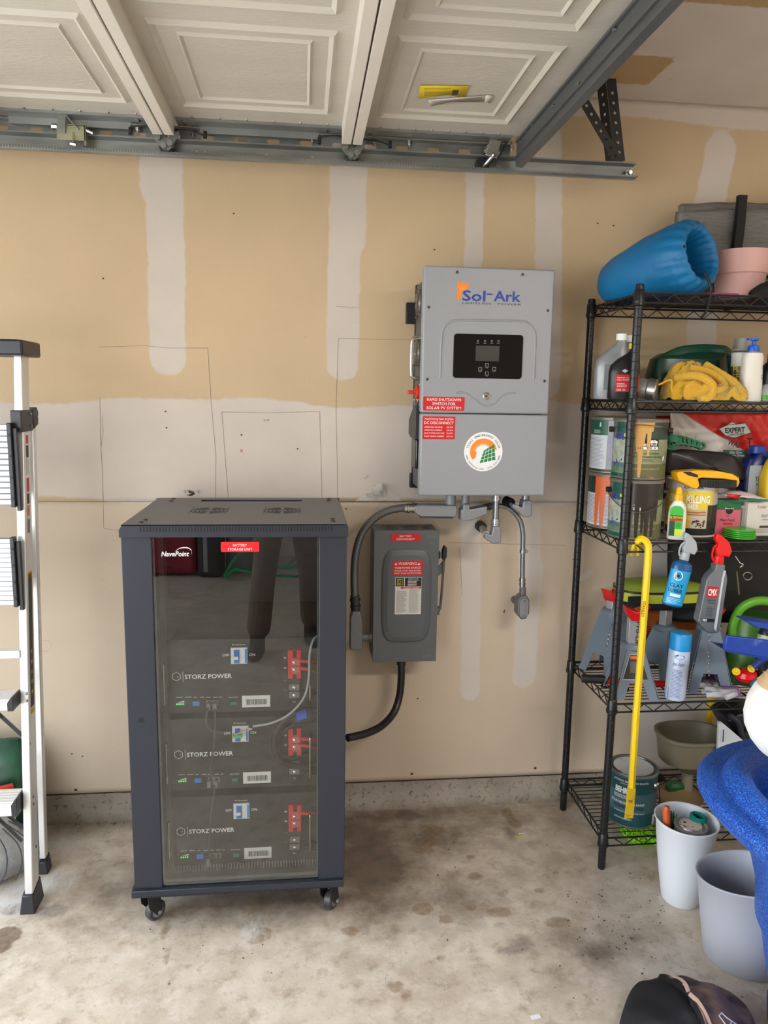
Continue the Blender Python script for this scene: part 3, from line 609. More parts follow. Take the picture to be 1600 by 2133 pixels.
# left flank: fans, handle, rotary switch, breaker hood
SX = IX0+.012
def sp(px, py): # point on the flank plane X = SX
    v = ray(px, py); return EYE+v*((SX-.004)/v.x)
fan = mat((150, 148, 145), .25, .9)
for z, r in ((1.86, .050), (1.70, .050), (1.545, .045)):
    b = B(); y = IY+.155
    for rr_ in (r, r*.8, r*.58, r*.36): b.tube([(SX-.006, y+rr_*math.cos(k*PI/10), z+rr_*math.sin(k*PI/10)) for k in range(21)], .0016, 5, cap=False)
    for k in range(4): b.tube([(SX-.004, y+r*1.25*math.cos(PI/4+k*PI/2), z+r*1.25*math.sin(PI/4+k*PI/2)), (SX-.008, y, z)], .0018, 5)
    for k in range(4): b.cyl((SX, y+r*1.2*math.cos(PI/4+k*PI/2), z+r*1.2*math.sin(PI/4+k*PI/2)), (SX-.010, y+r*1.2*math.cos(PI/4+k*PI/2), z+r*1.2*math.sin(PI/4+k*PI/2)), .004, n=8)
    obj('fan_guard', b, fan, inv)
b = B(); b.tube(catmull([(SX, IY+.10, 1.745), (SX-.022, IY+.10, 1.742), (SX-.030, IY+.10, 1.728), (SX-.030, IY+.10, 1.63), (SX-.022, IY+.10, 1.615), (SX, IY+.10, 1.612)], 5), .006, 10); obj('side_handle', b, mat((190, 184, 178), .2, .9), inv)
b = B(); b.cyl((SX, IY+.075, 1.567), (SX-.006, IY+.075, 1.567), .028, n=24); obj('switch_bezel', b, mat((232, 190, 40), .5), inv)
b = B(); b.cyl((SX-.006, IY+.075, 1.567), (SX-.018, IY+.075, 1.567), .022, n=20); b.box(SX-.045, SX-.016, IY+.065, IY+.085, 1.561, 1.574); obj('rotary_switch', b, mat((214, 44, 30), .4), inv, 'red rotary shutdown knob', bevel=.002)
b = B(); b.prism([(IY+.045, 1.52), (IY+.045, 1.415), (IY+.15, 1.415), (IY+.20, 1.425), (IY+.20, 1.475), (IY+.10, 1.52)], SX-.022, SX, 'x'); obj('breaker_hood', b, mat((40, 40, 42), .4), inv, bevel=.002)
b = B(); b.prism([(IY+.07, 1.415), (IY+.07, 1.315), (IY+.17, 1.315), (IY+.17, 1.415)], SX-.016, SX, 'x'); obj('breaker_cover', b, mat((22, 22, 24), .2), inv, bevel=.006, seg=3)
b = B(); m_ = lambda u, v: (SX-.0005, IY+.05+u, 1.66+v); quadp(b, m_, 0, .055, 0, .26); sl = obj('rating_label', b, mat((206, 206, 202), .5), inv, norm=False)
b = B(); slines(b, lambda u, v: (SX-.0008, IY+.055+u, 1.665+v), 0, .045, 0, .25, 26, .35); obj('small_print', b, mat((120, 120, 118), .6), sl, norm=False)

# ---- battery disconnect switch box
DX0, DX1, DZ0, DZ1, DY = .2425, .4675, .6275, 1.0985, 2.49
DGR = mat((92, 97, 100), .42, .15, bump=.05, bs=300)
dc = thing('disconnect_switch', 'dark grey safety switch box with a side lever below the inverter', 'electrical box', ((DX0+DX1)/2, WY, DZ0), world=True)
b = B(); b.box(DX0-.001, DX1-.004, DY+.004, WY, DZ0+.004, DZ1-.001); obj('enclosure', b, DGR, dc, bevel=.002)
b = B(); b.box(DX0, DX1, DY, DY+.012, DZ0, DZ1)
c0, c1 = P(795, 1143, DY), P(896, 1337, DY)
def dome(i, j):
    a = 2*PI*i; q_ = .34; r = [1, .95, .90, .78, .74][j]; h = [0, .004, .005, .0085, .0095][j]
    hx, hz = (c1.x-c0.x)/2, (c0.z-c1.z)/2; c_, s_ = math.cos(a), math.sin(a); k = (abs(c_)**5+abs(s_)**5)**(-1/5); dx = (1-r)*hx
    return Vector(((c0.x+c1.x)/2+c_*k*(hx-dx), DY-h, (c0.z+c1.z)/2+s_*k*(hz-dx)))
v = [dome(i/48, j) for j in range(5) for i in range(48)]; f = [(j*48+i, j*48+(i+1) % 48, (j+1)*48+(i+1) % 48, (j+1)*48+i) for j in range(4) for i in range(48)]+[tuple(4*48+i for i in range(48))]; b.add(v, f)
door = obj('front_cover', b, DGR, dc)
b = B(); tadd(b, 'ON', 0, 0, .014, mp=flat(P(898, 1122, DY).x, DY-.0006, P(898, 1122, DY).z)); tadd(b, 'I', 0, 0, .010, mp=flat(P(899, 1134, DY).x, DY-.0006, P(899, 1134, DY).z)); tadd(b, 'OFF', 0, 0, .012, mp=flat(P(889, 1370, DY).x, DY-.0006, P(889, 1370, DY).z)); tadd(b, 'O', 0, 0, .012, mp=flat(P(891, 1357, DY).x, DY-.0006, P(891, 1357, DY).z)); obj('stamped_lettering', b, mat((112, 117, 120), .5), door, norm=False)
b = B(); zt_ = DZ1-.0004
for cx_, r_ in ((DX0+.06, .028), (DX0+.13, .03), (DX0+.19, .018)):
    for k_ in (1, .65): b.tube([(cx_+r_*k_*math.cos(t*PI/10), DY+.055+r_*k_*math.sin(t*PI/10), zt_) for t in range(21)], .0012, 4, cap=False)
obj('knockout', b, mat((80, 84, 86), .4, .2), dc)
y_ = DY-.0105
placard(dc, 'red_placard', DY, (814, 1112), (876, 1127), [('BATTERY', .5, .56, .26, .40, 'c'), ('DISCONNECT', .5, .14, .26, .60, 'c')], 'battery disconnect placard')
placard(dc, 'red_placard', DY-.0098, (818, 1168), (880, 1197), [('WARNING', .5, .70, .20, .62, 'c'), ('THREE POWER SOURCES', .5, .44, .13, .86, 'c'), ('SOURCES: UTILITY GRID, BATTERY', .5, .24, .10, .90, 'c'), ('AND PV SOLAR ELECTRIC SYSTEM', .5, .07, .10, .90, 'c')], 'red warning placard')
b = B(); yw = DY-.0118
for px in (825, 873):
    q = P(px, 1175, yw); b.prism([(q.x-.005, q.z-.003), (q.x+.005, q.z-.003), (q.x, q.z+.005)], yw, yw+.001)
obj('warning_triangle', b, mat((240, 225, 225), .5), dc, norm=False, split=1)
p0, p1 = P(823, 1202, DY-.0045), P(876, 1278, DY-.0045); b = B(); b.box(p0.x, p1.x, DY-.0106, DY-.009, p1.z, p0.z); wl = obj('instruction_label', b, mat((214, 212, 206), .5), dc, 'white instruction label with fine print')
W_, H_ = p1.x-p0.x, p0.z-p1.z; fy = DY-.0110; m_ = flat(p0.x, fy, p1.z)
b = B(); quadp(b, m_, .02*W_, W_*.33, H_*.76, H_*.99); quadp(b, m_, W_*.37, W_*.99, H_*.76, H_*.99); obj('black_block', b, DARK, wl, norm=False)
m2 = flat(p0.x, fy-.0004, p1.z); b = B()
for a_, c_, e_, g_ in ((.07, .28, .94, .96), (.07, .28, .79, .81), (.07, .09, .81, .94), (.26, .28, .81, .94)): quadp(b, m2, a_*W_, c_*W_, e_*H_, g_*H_)
tadd(b, 'D', .175*W_, .825*H_, .10*H_, .10*W_, 'c', m2, bold=.01); obj('square_emblem', b, mat((190, 180, 70), .5), wl, 'yellow letter in a square emblem', norm=False)
b = B(); quadp(b, m_, .22*W_, .99*W_, .695*H_, .745*H_); obj('red_bar', b, mat((196, 30, 34), .5), wl, norm=False)
b = B(); tadd(b, 'DANGER / PELIGRO', .62*W_, .703*H_, .032*H_, .60*W_, 'c', m2); tadd(b, 'GENERAL DUTY', .69*W_, .945*H_, .028*H_, .42*W_, 'c', m2); tadd(b, 'SAFETY SWITCH', .69*W_, .905*H_, .028*H_, .42*W_, 'c', m2); slines(b, m2, .47*W_, .92*W_, .775*H_, .895*H_, 4, .4, 4); obj('white_print', b, PRINTW, wl, norm=False)
b = B(); slines(b, m_, .05*W_, .47*W_, .05*H_, .64*H_, 22, .35, 5); slines(b, m_, .53*W_, .96*W_, .05*H_, .68*H_, 25, .35, 6); obj('small_print', b, mat((130, 130, 126), .6), wl, norm=False)
# lever
b = B(); lx = DX1; hz = lambda py: P(915, py, DY+.04).z
b.box(lx-.002, lx+.012, DY+.03, DY+.05, hz(1163), hz(1148)); b.box(lx-.002, lx+.014, DY+.03, DY+.05, hz(1280), hz(1264)); obj('lever_mount', b, DGR, dc, bevel=.001, split=1)
b = B(); b.tube([(lx+.022, DY+.015, hz(1160)), (lx+.020, DY+.02, hz(1200)), (lx+.019, DY+.03, hz(1240)), (lx+.018, DY+.04, hz(1266)), (lx+.010, DY+.04, hz(1278))], .007, 4, flat=.5); b.prism([(lx-.003, hz(1183)), (lx+.004, hz(1178)), (lx+.020, hz(1165)), (lx+.022, hz(1185)), (lx+.010, hz(1195)), (lx-.003, hz(1200))], DY+.02, DY+.026); obj('lever', b, mat((96, 98, 98), .4, .3), dc, bevel=.0008)
b = B(); b.prism([(lx+.020, hz(1132)), (lx+.028, hz(1136)), (lx+.028, hz(1155)), (lx+.020, hz(1163)), (lx+.012, hz(1160)), (lx+.013, hz(1142))], DY-.005, DY+.022); obj('lever_grip', b, mat((24, 24, 26), .4), dc, bevel=.003)

# ---- conduits and fittings
FGR = mat((142, 145, 150), .4, .35, bump=.1, bs=200); FDK = mat((108, 110, 113), .42, .3, bump=.08, bs=200); EMT = mat((150, 154, 158), .3, .85, var=.12, vs=10, stretch=(4, 4, .6))
def conduit(b, px, Y, r, n=10, **k): b.tube(catmull([P(x, y, Y if not hasattr(Y, '__len__') else Y[i]) for i, (x, y) in enumerate(px)], 6), r, 14, **k)
def coupling(b, a, c, r):
    a, c = Vector(a), Vector(c); d = c-a
    for t0, t1, k in ((0, .22, 1.12), (.22, .34, 1.32), (.36, .62, 1.12), (.64, .76, 1.30), (.78, 1, 1.12)): b.cyl(a+d*t0, a+d*t1, r*k, n=18)
cond = thing('conduit_run', 'thick grey conduit curving from the inverter down to the switch box', 'conduit', (.2, WY, .66), world=True)
Yc = 2.50; b = B(); conduit(b, ((855, 1058), (830, 1059), (800, 1067), (772, 1087), (752, 1115), (741, 1155), (738, 1200), (739, 1243)), Yc, .0135); obj('bent_pipe', b, mat((104, 106, 106), .35, .6, var=.1), cond)
b = B(); coupling(b, P(868, 1057, Yc), P(842, 1058, Yc), .0145); obj('coupling', b, STEEL, cond)
b = B(); coupling(b, P(739, 1240, Yc), P(741, 1272, Yc), .0145); obj('coupling', b, mat((60, 60, 62), .4, .4), cond, 'dark compression coupling')
def lb_body(b, A, C, r, yb, d):   # rounded-end conduit body between pixel corner points, long axis A->C
    A, C = Vector(A), Vector(C); L = (C-A).length; ax = (C-A).normalized(); up = Vector((0, -1, 0)); sd = ax.cross(up)
    pts = [(0, -r*.75), (r*.8, -r), (L-r*.6, -r), (L-r*.15, -r*.7), (L, -r*.2), (L, r*.4), (L-r*.25, r*.9), (L-r*.7, r), (r*.8, r), (0, r*.75)]
    M = Matrix((ax, sd, up)).transposed().to_4x4(); M.translation = A+Vector((0, 0, 0)); b.prism(pts, -d/2, d/2, 'z', M)
b = B(); A = P(862, 1060, Yc); C = P(949, 1061, Yc); b.prism([(A.x, A.z-.010), (A.x, A.z+.013), (A.x+.02, A.z+.018), (C.x-.004, C.z+.018), (C.x, C.z+.012), (C.x, C.z-.016), (C.x-.012, C.z-.024), (A.x+.022, A.z-.024)], Yc-.024, Yc+.024); b.cyl((C.x-.018, Yc, C.z+.015), (C.x-.018, Yc, IZ0+.005), .018, n=20); obj('elbow_fitting', b, FGR, cond, 'grey cast elbow under the inverter', bevel=.004, seg=3)
b = B(); b.prism([(A.x+.022, A.z-.0245), (C.x-.012, C.z-.0245), (C.x-.012, C.z-.029), (A.x+.022, A.z-.029)], Yc-.026, Yc+.026); obj('cover_gasket', b, mat((70, 72, 74), .5), cond)
b = B(); A = P(741, 1270, Yc); C = P(742, 1350, Yc); b.prism([(A.x-.012, A.z), (A.x+.012, A.z), (A.x+.020, A.z-.022), (C.x+.022, C.z+.01), (C.x+.018, C.z), (C.x-.020, C.z), (C.x-.024, C.z+.01), (A.x-.020, A.z-.022)], Yc-.024, Yc+.024); b.cyl((C.x+.01, Yc+.03, P(742, 1333, Yc).z), (DX0+.002, Yc+.03, P(742, 1333, Yc).z), .014, n=18); obj('elbow_fitting', b, FDK, cond, 'dark cast elbow beside the switch box', bevel=.004, seg=3)
b = B(); b.cyl((DX0-.008, Yc+.03, P(742, 1333, Yc).z), (DX0-.001, Yc+.03, P(742, 1333, Yc).z), .020, n=8); obj('locknut', b, ZINC, cond)
cb = thing('flexible_conduit', 'black flexible conduit sweeping from the switch box down to the battery cabinet', 'conduit', (.38, WY, .2), world=True)
Yb_ = 2.53; q0 = P(836, 1377, Yb_); b = B(); conduit(b, ((836, 1372), (836, 1410), (832, 1450), (820, 1485), (795, 1512), (762, 1528), (724, 1537)), [Yb_, Yb_, Yb_, 2.5, 2.45, 2.40, 2.36], .0135); obj('black_tube', b, mat((30, 31, 33), .35), cb)
b = B(); b.cyl((q0.x, Yb_, q0.z-.012), (q0.x, Yb_, DZ0+.005), .0165, n=18); obj('connector', b, mat((44, 45, 48), .4), cb)
q = P(722, 1537, 2.36); b = B(); b.cyl((.116, 2.36, q.z), (.124, 2.36, q.z), .024, n=18); b.cyl((.124, 2.36, q.z), (.134, 2.36, q.z), .019, n=8); obj('locknut', b, mat((150, 154, 160), .4, .5), cb)
# thin pipe to the wall fitting
tp = thing('conduit_run', 'thin bent steel pipe from the inverter down to an oval wall fitting', 'conduit', (.72, WY, .8), world=True)
b = B(); conduit(b, ((1020, 1055), (1040, 1053), (1062, 1060), (1082, 1082), (1089, 1110), (1089, 1145), (1088, 1208)), Yc+.02, .0088); obj('bent_pipe', b, EMT, tp)
b = B(); coupling(b, P(1088, 1203, Yc+.02), P(1088, 1222, Yc+.02), .0098); obj('coupling', b, STEEL, tp)
b = B(); coupling(b, P(1006, 1058, Yc+.01), P(1024, 1054, Yc+.02), .0105); obj('coupling', b, mat((110, 110, 110), .35, .6), tp, 'dark compression coupling')
b = B(); A = P(969, 1066, Yc-.01); C = P(1008, 1056, Yc+.02); b.prism([(A.x-.018, A.z-.028), (A.x-.018, A.z+.010), (A.x-.011, A.z+.012), (A.x-.011, A.z+.03), (A.x+.011, A.z+.03), (A.x+.011, A.z+.010), (C.x, C.z+.010), (C.x, C.z-.018), (A.x+.016, A.z-.028)], Yc-.03, Yc+.02); b.cyl((A.x, Yc-.006, A.z+.02), (A.x, Yc-.006, IZ0+.004), .0135, n=18); obj('elbow_fitting', b, FGR, tp, 'small cast elbow under the inverter', bevel=.004, seg=3)
b = B(); q = P(1086, 1256, Yc+.03); b.prism([(x+q.x, z+q.z) for x, z in ((-.011, .034), (.011, .034), (.021, .018), (.023, -.03), (.012, -.052), (-.006, -.054), (-.022, -.034), (-.020, .018))], Yc+.0, Yc+.05); b.cyl((q.x, Yc+.04, q.z-.01), (q.x, WY, q.z-.01), .014, n=14); b.cyl((q.x, Yc+.02, q.z+.03), (q.x, Yc+.02, q.z+.062), .012, n=16); wb = obj('wall_fitting', b, FDK, tp, 'oval cast fitting against the wall', bevel=.005, seg=3)
b = B(); b.prism(rrect(q.x-.015, q.x+.017, q.z-.046, q.z+.026, .0155, 6), Yc-.004, Yc+.001); b.prism(rrect(q.x-.006, q.x+.008, q.z-.034, q.z+.012, .006, 5), Yc-.007, Yc-.003); obj('cover_plate', b, mat((150, 150, 150), .35, .5), wb, bevel=.001)
b = B()
for z in (.018, -.040): b.cyl((q.x+.001, Yc-.004, q.z+z), (q.x+.001, Yc-.008, q.z+z), .0042, n=10)
obj('cover_screw', b, STEEL, wb, split=1)
b = B(); q = P(1089, 1148, Yc+.02); b.cyl((q.x, Yc+.02, q.z-.006), (q.x, Yc+.02, q.z+.006), .0115, n=16); b.cyl((q.x+.012, Yc+.012, q.z), (q.x+.012, Yc+.030, q.z), .0065, n=8); obj('pipe_clamp', b, STEEL, tp)
sc_ = thing('conduit_stub', 'short vertical steel pipe below the inverter ending in a small elbow', 'conduit', (.63, WY, 1.1), world=True)
b = B(); q = P(1034, 1040, Yc-.03); q2 = P(1031, 1095, Yc-.03); b.cyl((q.x, Yc-.03, IZ0+.004), (q.x, Yc-.03, q2.z), .0105, n=18); obj('pipe', b, EMT, sc_)
b = B(); coupling(b, (q.x, Yc-.03, IZ0), (q.x, Yc-.03, IZ0-.030), .0125); coupling(b, (q.x, Yc-.03, q2.z+.024), (q.x, Yc-.03, q2.z-.006), .0125); obj('coupling', b, mat((190, 192, 194), .25, .8), sc_, split=5)
b = B(); b.prism([(q.x-.012, q2.z), (q.x+.012, q2.z), (q.x+.018, q2.z-.020), (q.x+.018, q2.z-.058), (q.x-.012, q2.z-.060), (q.x-.040, q2.z-.042), (q.x-.038, q2.z-.022), (q.x-.016, q2.z-.030)], Yc-.05, Yc-.012); obj('elbow_fitting', b, FGR, sc_, bevel=.004, seg=3)
b = B(); a_ = P(1003, 1100, WY-.02); b.cyl((q.x-.030, Yc-.03, q2.z-.030), (a_.x, WY-.02, a_.z+.004), .0125, n=18); obj('pipe', b, STEEL, sc_)
b = B(); b.cyl((a_.x, WY-.024, a_.z+.004), (a_.x-.002, WY, a_.z+.006), .019, n=18); obj('bushing', b, BLACK, sc_)
fr = thing('conduit_elbow', 'rounded grey elbow at the right underside of the inverter', 'conduit', (.73, WY, 1.2), world=True)
b = B(); q = P(1094, 1058, Yc-.02); b.prism([(q.x-.016, q.z+.004), (q.x-.014, q.z+.030), (q.x+.014, q.z+.030), (q.x+.018, q.z+.004), (q.x+.018, q.z-.024), (q.x+.006, q.z-.030), (q.x-.014, q.z-.026), (q.x-.052, q.z+.006), (q.x-.050, q.z+.02)], Yc-.045, Yc+.005); obj('elbow_fitting', b, FGR, fr, bevel=.005, seg=3)
b = B(); b.cyl((q.x-.045, Yc+.0, q.z+.014), (q.x-.055, Yc+.03, q.z+.018), .017, n=16); obj('coupling', b, DARK, fr); b = B(); b.cyl((q.x, Yc-.02, q.z+.028), (q.x, Yc-.02, IZ0+.004), .0135, n=16); obj('nipple', b, ZINC, fr)
# ================================================================ battery cabinet
CX0, CX1, CY, CYB, CZ0, CZ1 = -.484, .120, 2.0125, 2.52, .116, 1.206
CAB = mat((46, 49, 59), .38, .15, bump=.05, bs=500, spec=.4); CABT = mat((98, 98, 100), .45, .3, bump=.04, bs=500); CABI = mat((34, 35, 37), .6)
cab = thing('battery_cabinet', 'tall dark blue-grey rack cabinet on casters with a glass door', 'cabinet', ((CX0+CX1)/2, 2.26, 0), world=True)
b = B(); lx0, lx1 = CX0-.001, CX1+.003
b.prism([(1.172, lx0)[::-1], (lx1, 1.172), (lx1, 1.196), (lx1-.006, CZ1), (lx0+.008, CZ1), (lx0, 1.190)], CY-.0125, CY-.009)
b.plate([(lx0+.006, CY-.0125), (lx1-.006, CY-.0125), (lx1-.006, CYB), (lx0+.006, CYB)], [rrect(P(421, 1047, 2.4).x-.01, P(621, 1047, 2.4).x+.012, 2.44, 2.475, .002, 2)], CZ1-.002, CZ1, 'z')
b.box(lx0, lx0+.002, CY-.01, CYB, 1.172, 1.194); b.box(lx1-.002, lx1, CY-.01, CYB, 1.172, 1.198); b.box(lx0, lx1, CYB-.002, CYB, 1.17, CZ1)
b.add([(lx0, CY-.0125, 1.190), (lx0+.008, CY-.0125, CZ1), (lx0+.008, CYB, CZ1), (lx0, CYB, 1.190)], [(0, 1, 2, 3)])
lid = obj('top_cover', b, CAB, cab, smooth=False)
b = B(); b.box(lx0+.006, lx1-.004, CY-.0120, CYB-.001, CZ1-.0004, CZ1+.0008); b.f = b.f; hole = rrect(P(421, 1047, 2.4).x-.01, P(621, 1047, 2.4).x+.012, 2.44, 2.475, .002, 2)
b = B(); b.plate([(lx0+.008, CY-.011), (lx1-.005, CY-.011), (lx1-.005, CYB-.001), (lx0+.008, CYB-.001)], [hole], CZ1, CZ1+.0008, 'z'); obj('top_skin', b, CABT, lid, 'paler matt top of the cabinet', smooth=False)
b = B()
for k in range(62): x = P(295, 1103, CY).x+k*(P(690, 1103, CY).x-P(295, 1103, CY).x)/61; b.box(x-.0016, x+.0016, CY-.0131, CY-.0124, 1.187, 1.2015)
obj('vent_slit', b, mat((10, 11, 14), .7), lid, kind='stuff', smooth=False)
for px in (436, 588):
    q = PZ(px, 1064, CZ1); b = B()
    for r0, r1 in ((.016, .022), (.028, .034), (.040, .046), (.052, .057)):
        for a in range(4):
            t0 = a*PI/2+.12; t1 = (a+1)*PI/2-.12; n_ = 9; pts = [(q.x+r1*math.cos(t0+(t1-t0)*k/n_), q.y+r1*math.sin(t0+(t1-t0)*k/n_)) for k in range(n_+1)]+[(q.x+r0*math.cos(t1-(t1-t0)*k/n_), q.y+r0*math.sin(t1-(t1-t0)*k/n_)) for k in range(n_+1)]
            b.prism(pts, CZ1+.0008, CZ1+.0012, 'z')
    for a in range(4): b.cyl((q.x+.052*(1 if a % 2 else -1), q.y+.052*(1 if a > 1 else -1), CZ1), (q.x+.052*(1 if a % 2 else -1), q.y+.052*(1 if a > 1 else -1), CZ1+.0015), .003, n=8)
    obj('fan_grille', b, mat((16, 17, 20), .7), lid, smooth=False)
b = B()
for px, py in ((294, 1089), (303, 1084), (356, 1045), (361, 1040), (684, 1044), (685, 1040), (694, 1087), (693, 1082)):
    q = PZ(px, py, CZ1); b.lathe([(.0065, .0008), (.006, .003), (.003, .0045), (0, .0045)], 12, (q.x, q.y, CZ1))
obj('top_screw', b, BLACK, lid, split=1)
b = B(); b.box(CX0, -.405, CY, CY+.022, .138, 1.171); obj('front_post', b, CAB, cab, bevel=.002)
b = B(); b.box(.0435, CX1, CY, CY+.022, .138, 1.171); obj('front_post', b, CAB, cab, bevel=.002)
for x0, x1 in ((CX0, CX0+.003), (CX1-.003, CX1)): b = B(); b.box(x0, x1, CY+.022, CYB, .138, 1.171); obj('side_panel', b, CAB, cab)
b = B(); b.box(CX0, CX1, CYB-.004, CYB, .138, 1.171); obj('back_panel', b, CABI, cab)
b = B(); b.box(CX0-.008, CX1-.003, CY-.010, CYB, CZ0, .138); base = obj('base_frame', b, CAB, cab, bevel=.002)
b = B()
for k in range(78): x = P(312, 1874, CY).x+k*(P(685, 1850, CY).x-P(312, 1874, CY).x)/77; b.box(x-.0016, x+.0016, CY-.0108, CY-.0098, .1158, .121)
obj('base_slit', b, mat((10, 11, 14), .7), base, kind='stuff', smooth=False)
b = B(); b.cyl((P(295, 1500, CY).x, CY-.0005, P(295, 1500, CY).z), (P(295, 1500, CY).x, CY+.002, P(295, 1500, CY).z), .0085, n=20); obj('keyhole', b, DARK, cab, 'round black key hole')
# glass door
gl = N('smoked_glass'); t = gl.t; fr_ = gl.new('Fresnel'); fr_.inputs[0].default_value = 1.62
tr = gl.new('BsdfTransparent'); tr.inputs[0].default_value = (.97, .98, .97, 1); gs = gl.new('BsdfGlossy'); gs.inputs['Roughness'].default_value = .0; gs.inputs[0].default_value = (1, 1, 1, 1)
mx = gl.new('MixShader'); gl.L(gl.math('MULTIPLY', fr_.outputs[0], .78), mx.inputs[0]); gl.L(tr.outputs[0], mx.inputs[1]); gl.L(gs.outputs[0], mx.inputs[2]); gl.L(mx.outputs[0], t.nodes['Material Output'].inputs[0])
b = B(); b.box(-.404, .0425, CY+.004, CY+.008, .1435, 1.1695); gd_ = obj('glass_door', b, gl.m, cab, 'smoked glass door pane', smooth=False)
b = B(); b.box(-.404, -.399, CY+.009, CY+.012, .15, 1.165); b.box(-.404, .0425, CY+.009, CY+.012, .1435, .158); b.box(.038, .0425, CY+.009, CY+.012, .15, 1.165); obj('door_seal', b, mat((72, 76, 78), .5), gd_)
b = B(); yg = CY+.0035; m_ = flat(P(336, 1159, yg).x, yg, P(336, 1159, yg).z); tadd(b, 'NavePoint', 0, 0, .0135, .072, 'l', m_, bold=.015, shear=.2)
pts = catmull([P(*p, yg) for p in ((364, 1149), (375, 1142), (390, 1141), (399, 1147), (398, 1157))], 5); v = []
for k, p in enumerate(pts): w_ = .0014*math.sin(PI*(k+.3)/(len(pts))); v += [(p.x, yg, p.z-w_), (p.x, yg, p.z+w_)]
b.add(v, [(2*k, 2*k+2, 2*k+3, 2*k+1) for k in range(len(pts)-1)]); obj('white_wordmark', b, mat((240, 240, 240), .5), gd_, 'white maker name with a swoosh', norm=False)
placard(gd_, 'red_placard', CY+.0035, (460, 1129), (540, 1149), [('BATTERY', .5, .56, .24, .36, 'c'), ('STORAGE UNIT', .5, .14, .24, .64, 'c')], 'battery storage placard', col=(232, 20, 32))
# inner rails and the ribbed shelf
b = B(); b.box(-.400, -.384, 2.07, 2.11, .15, 1.165); obj('rack_rail', b, mat((58, 59, 60), .5), cab); b = B(); b.box(.045, .060, 2.07, 2.11, .15, 1.165); obj('rack_rail', b, mat((40, 41, 42), .5), cab)
b = B(); b.box(-.385, .05, 2.085, 2.5, .146, .158); shf = obj('bottom_shelf', b, mat((44, 44, 45), .5), cab); b = B()
for k in range(50): x = -.383+k*.0087; b.box(x, x+.003, 2.082, 2.0855, .138, .158)
obj('shelf_rib', b, mat((120, 120, 118), .5), shf, kind='stuff', smooth=False)
# casters
def caster(x, y, rz):
    c = bpy.data.objects.new('caster', None); COL.objects.link(c); c.parent = cab; c.location = Vector((x, y, 0))-Vector(((CX0+CX1)/2, 2.26, 0)); c.rotation_euler = (0, 0, rz)
    i = Matrix.Identity(4); ROOTW[c.name] = -ROOTW[cab.name]
    b = B(); b.box(-.032, .032, -.028, .028, .108, .1155); b.cyl((0, 0, .10), (0, 0, .108), .022, n=20); obj('mounting_plate', b, BLACK, c)
    b = B()
    for s_ in (-1, 1): b.prism([(-.020, .103), (.018, .103), (.030, .045), (.026, .022), (.012, .024), (-.016, .06)], s_*.019-.0015, s_*.019+.0015, 'x')
    obj('fork', b, BLACK, c)
    M = Matrix.Translation((0, .018, .031)) @ Matrix.Rotation(PI/2, 4, 'Y')
    b = B(); b.lathe([(.018, -.013), (.026, -.013), (.030, -.009), (.031, 0), (.030, .009), (.026, .013), (.018, .013)], 28, M=M); obj('wheel', b, mat((60, 60, 62), .35, var=.4, vs=60), c)
    b = B(); b.lathe([(.0, -.0135), (.018, -.0135), (.018, .0135), (0, .0135)], 24, M=M); b.cyl((-.025, .018, .031), (.025, .018, .031), .006, n=8); obj('hub', b, mat((150, 150, 150), .4, .4), c)
caster(-.452, 2.055, -.75); caster(.074, 2.055, -.55); caster(-.44, 2.46, .4); caster(.07, 2.46, .9)

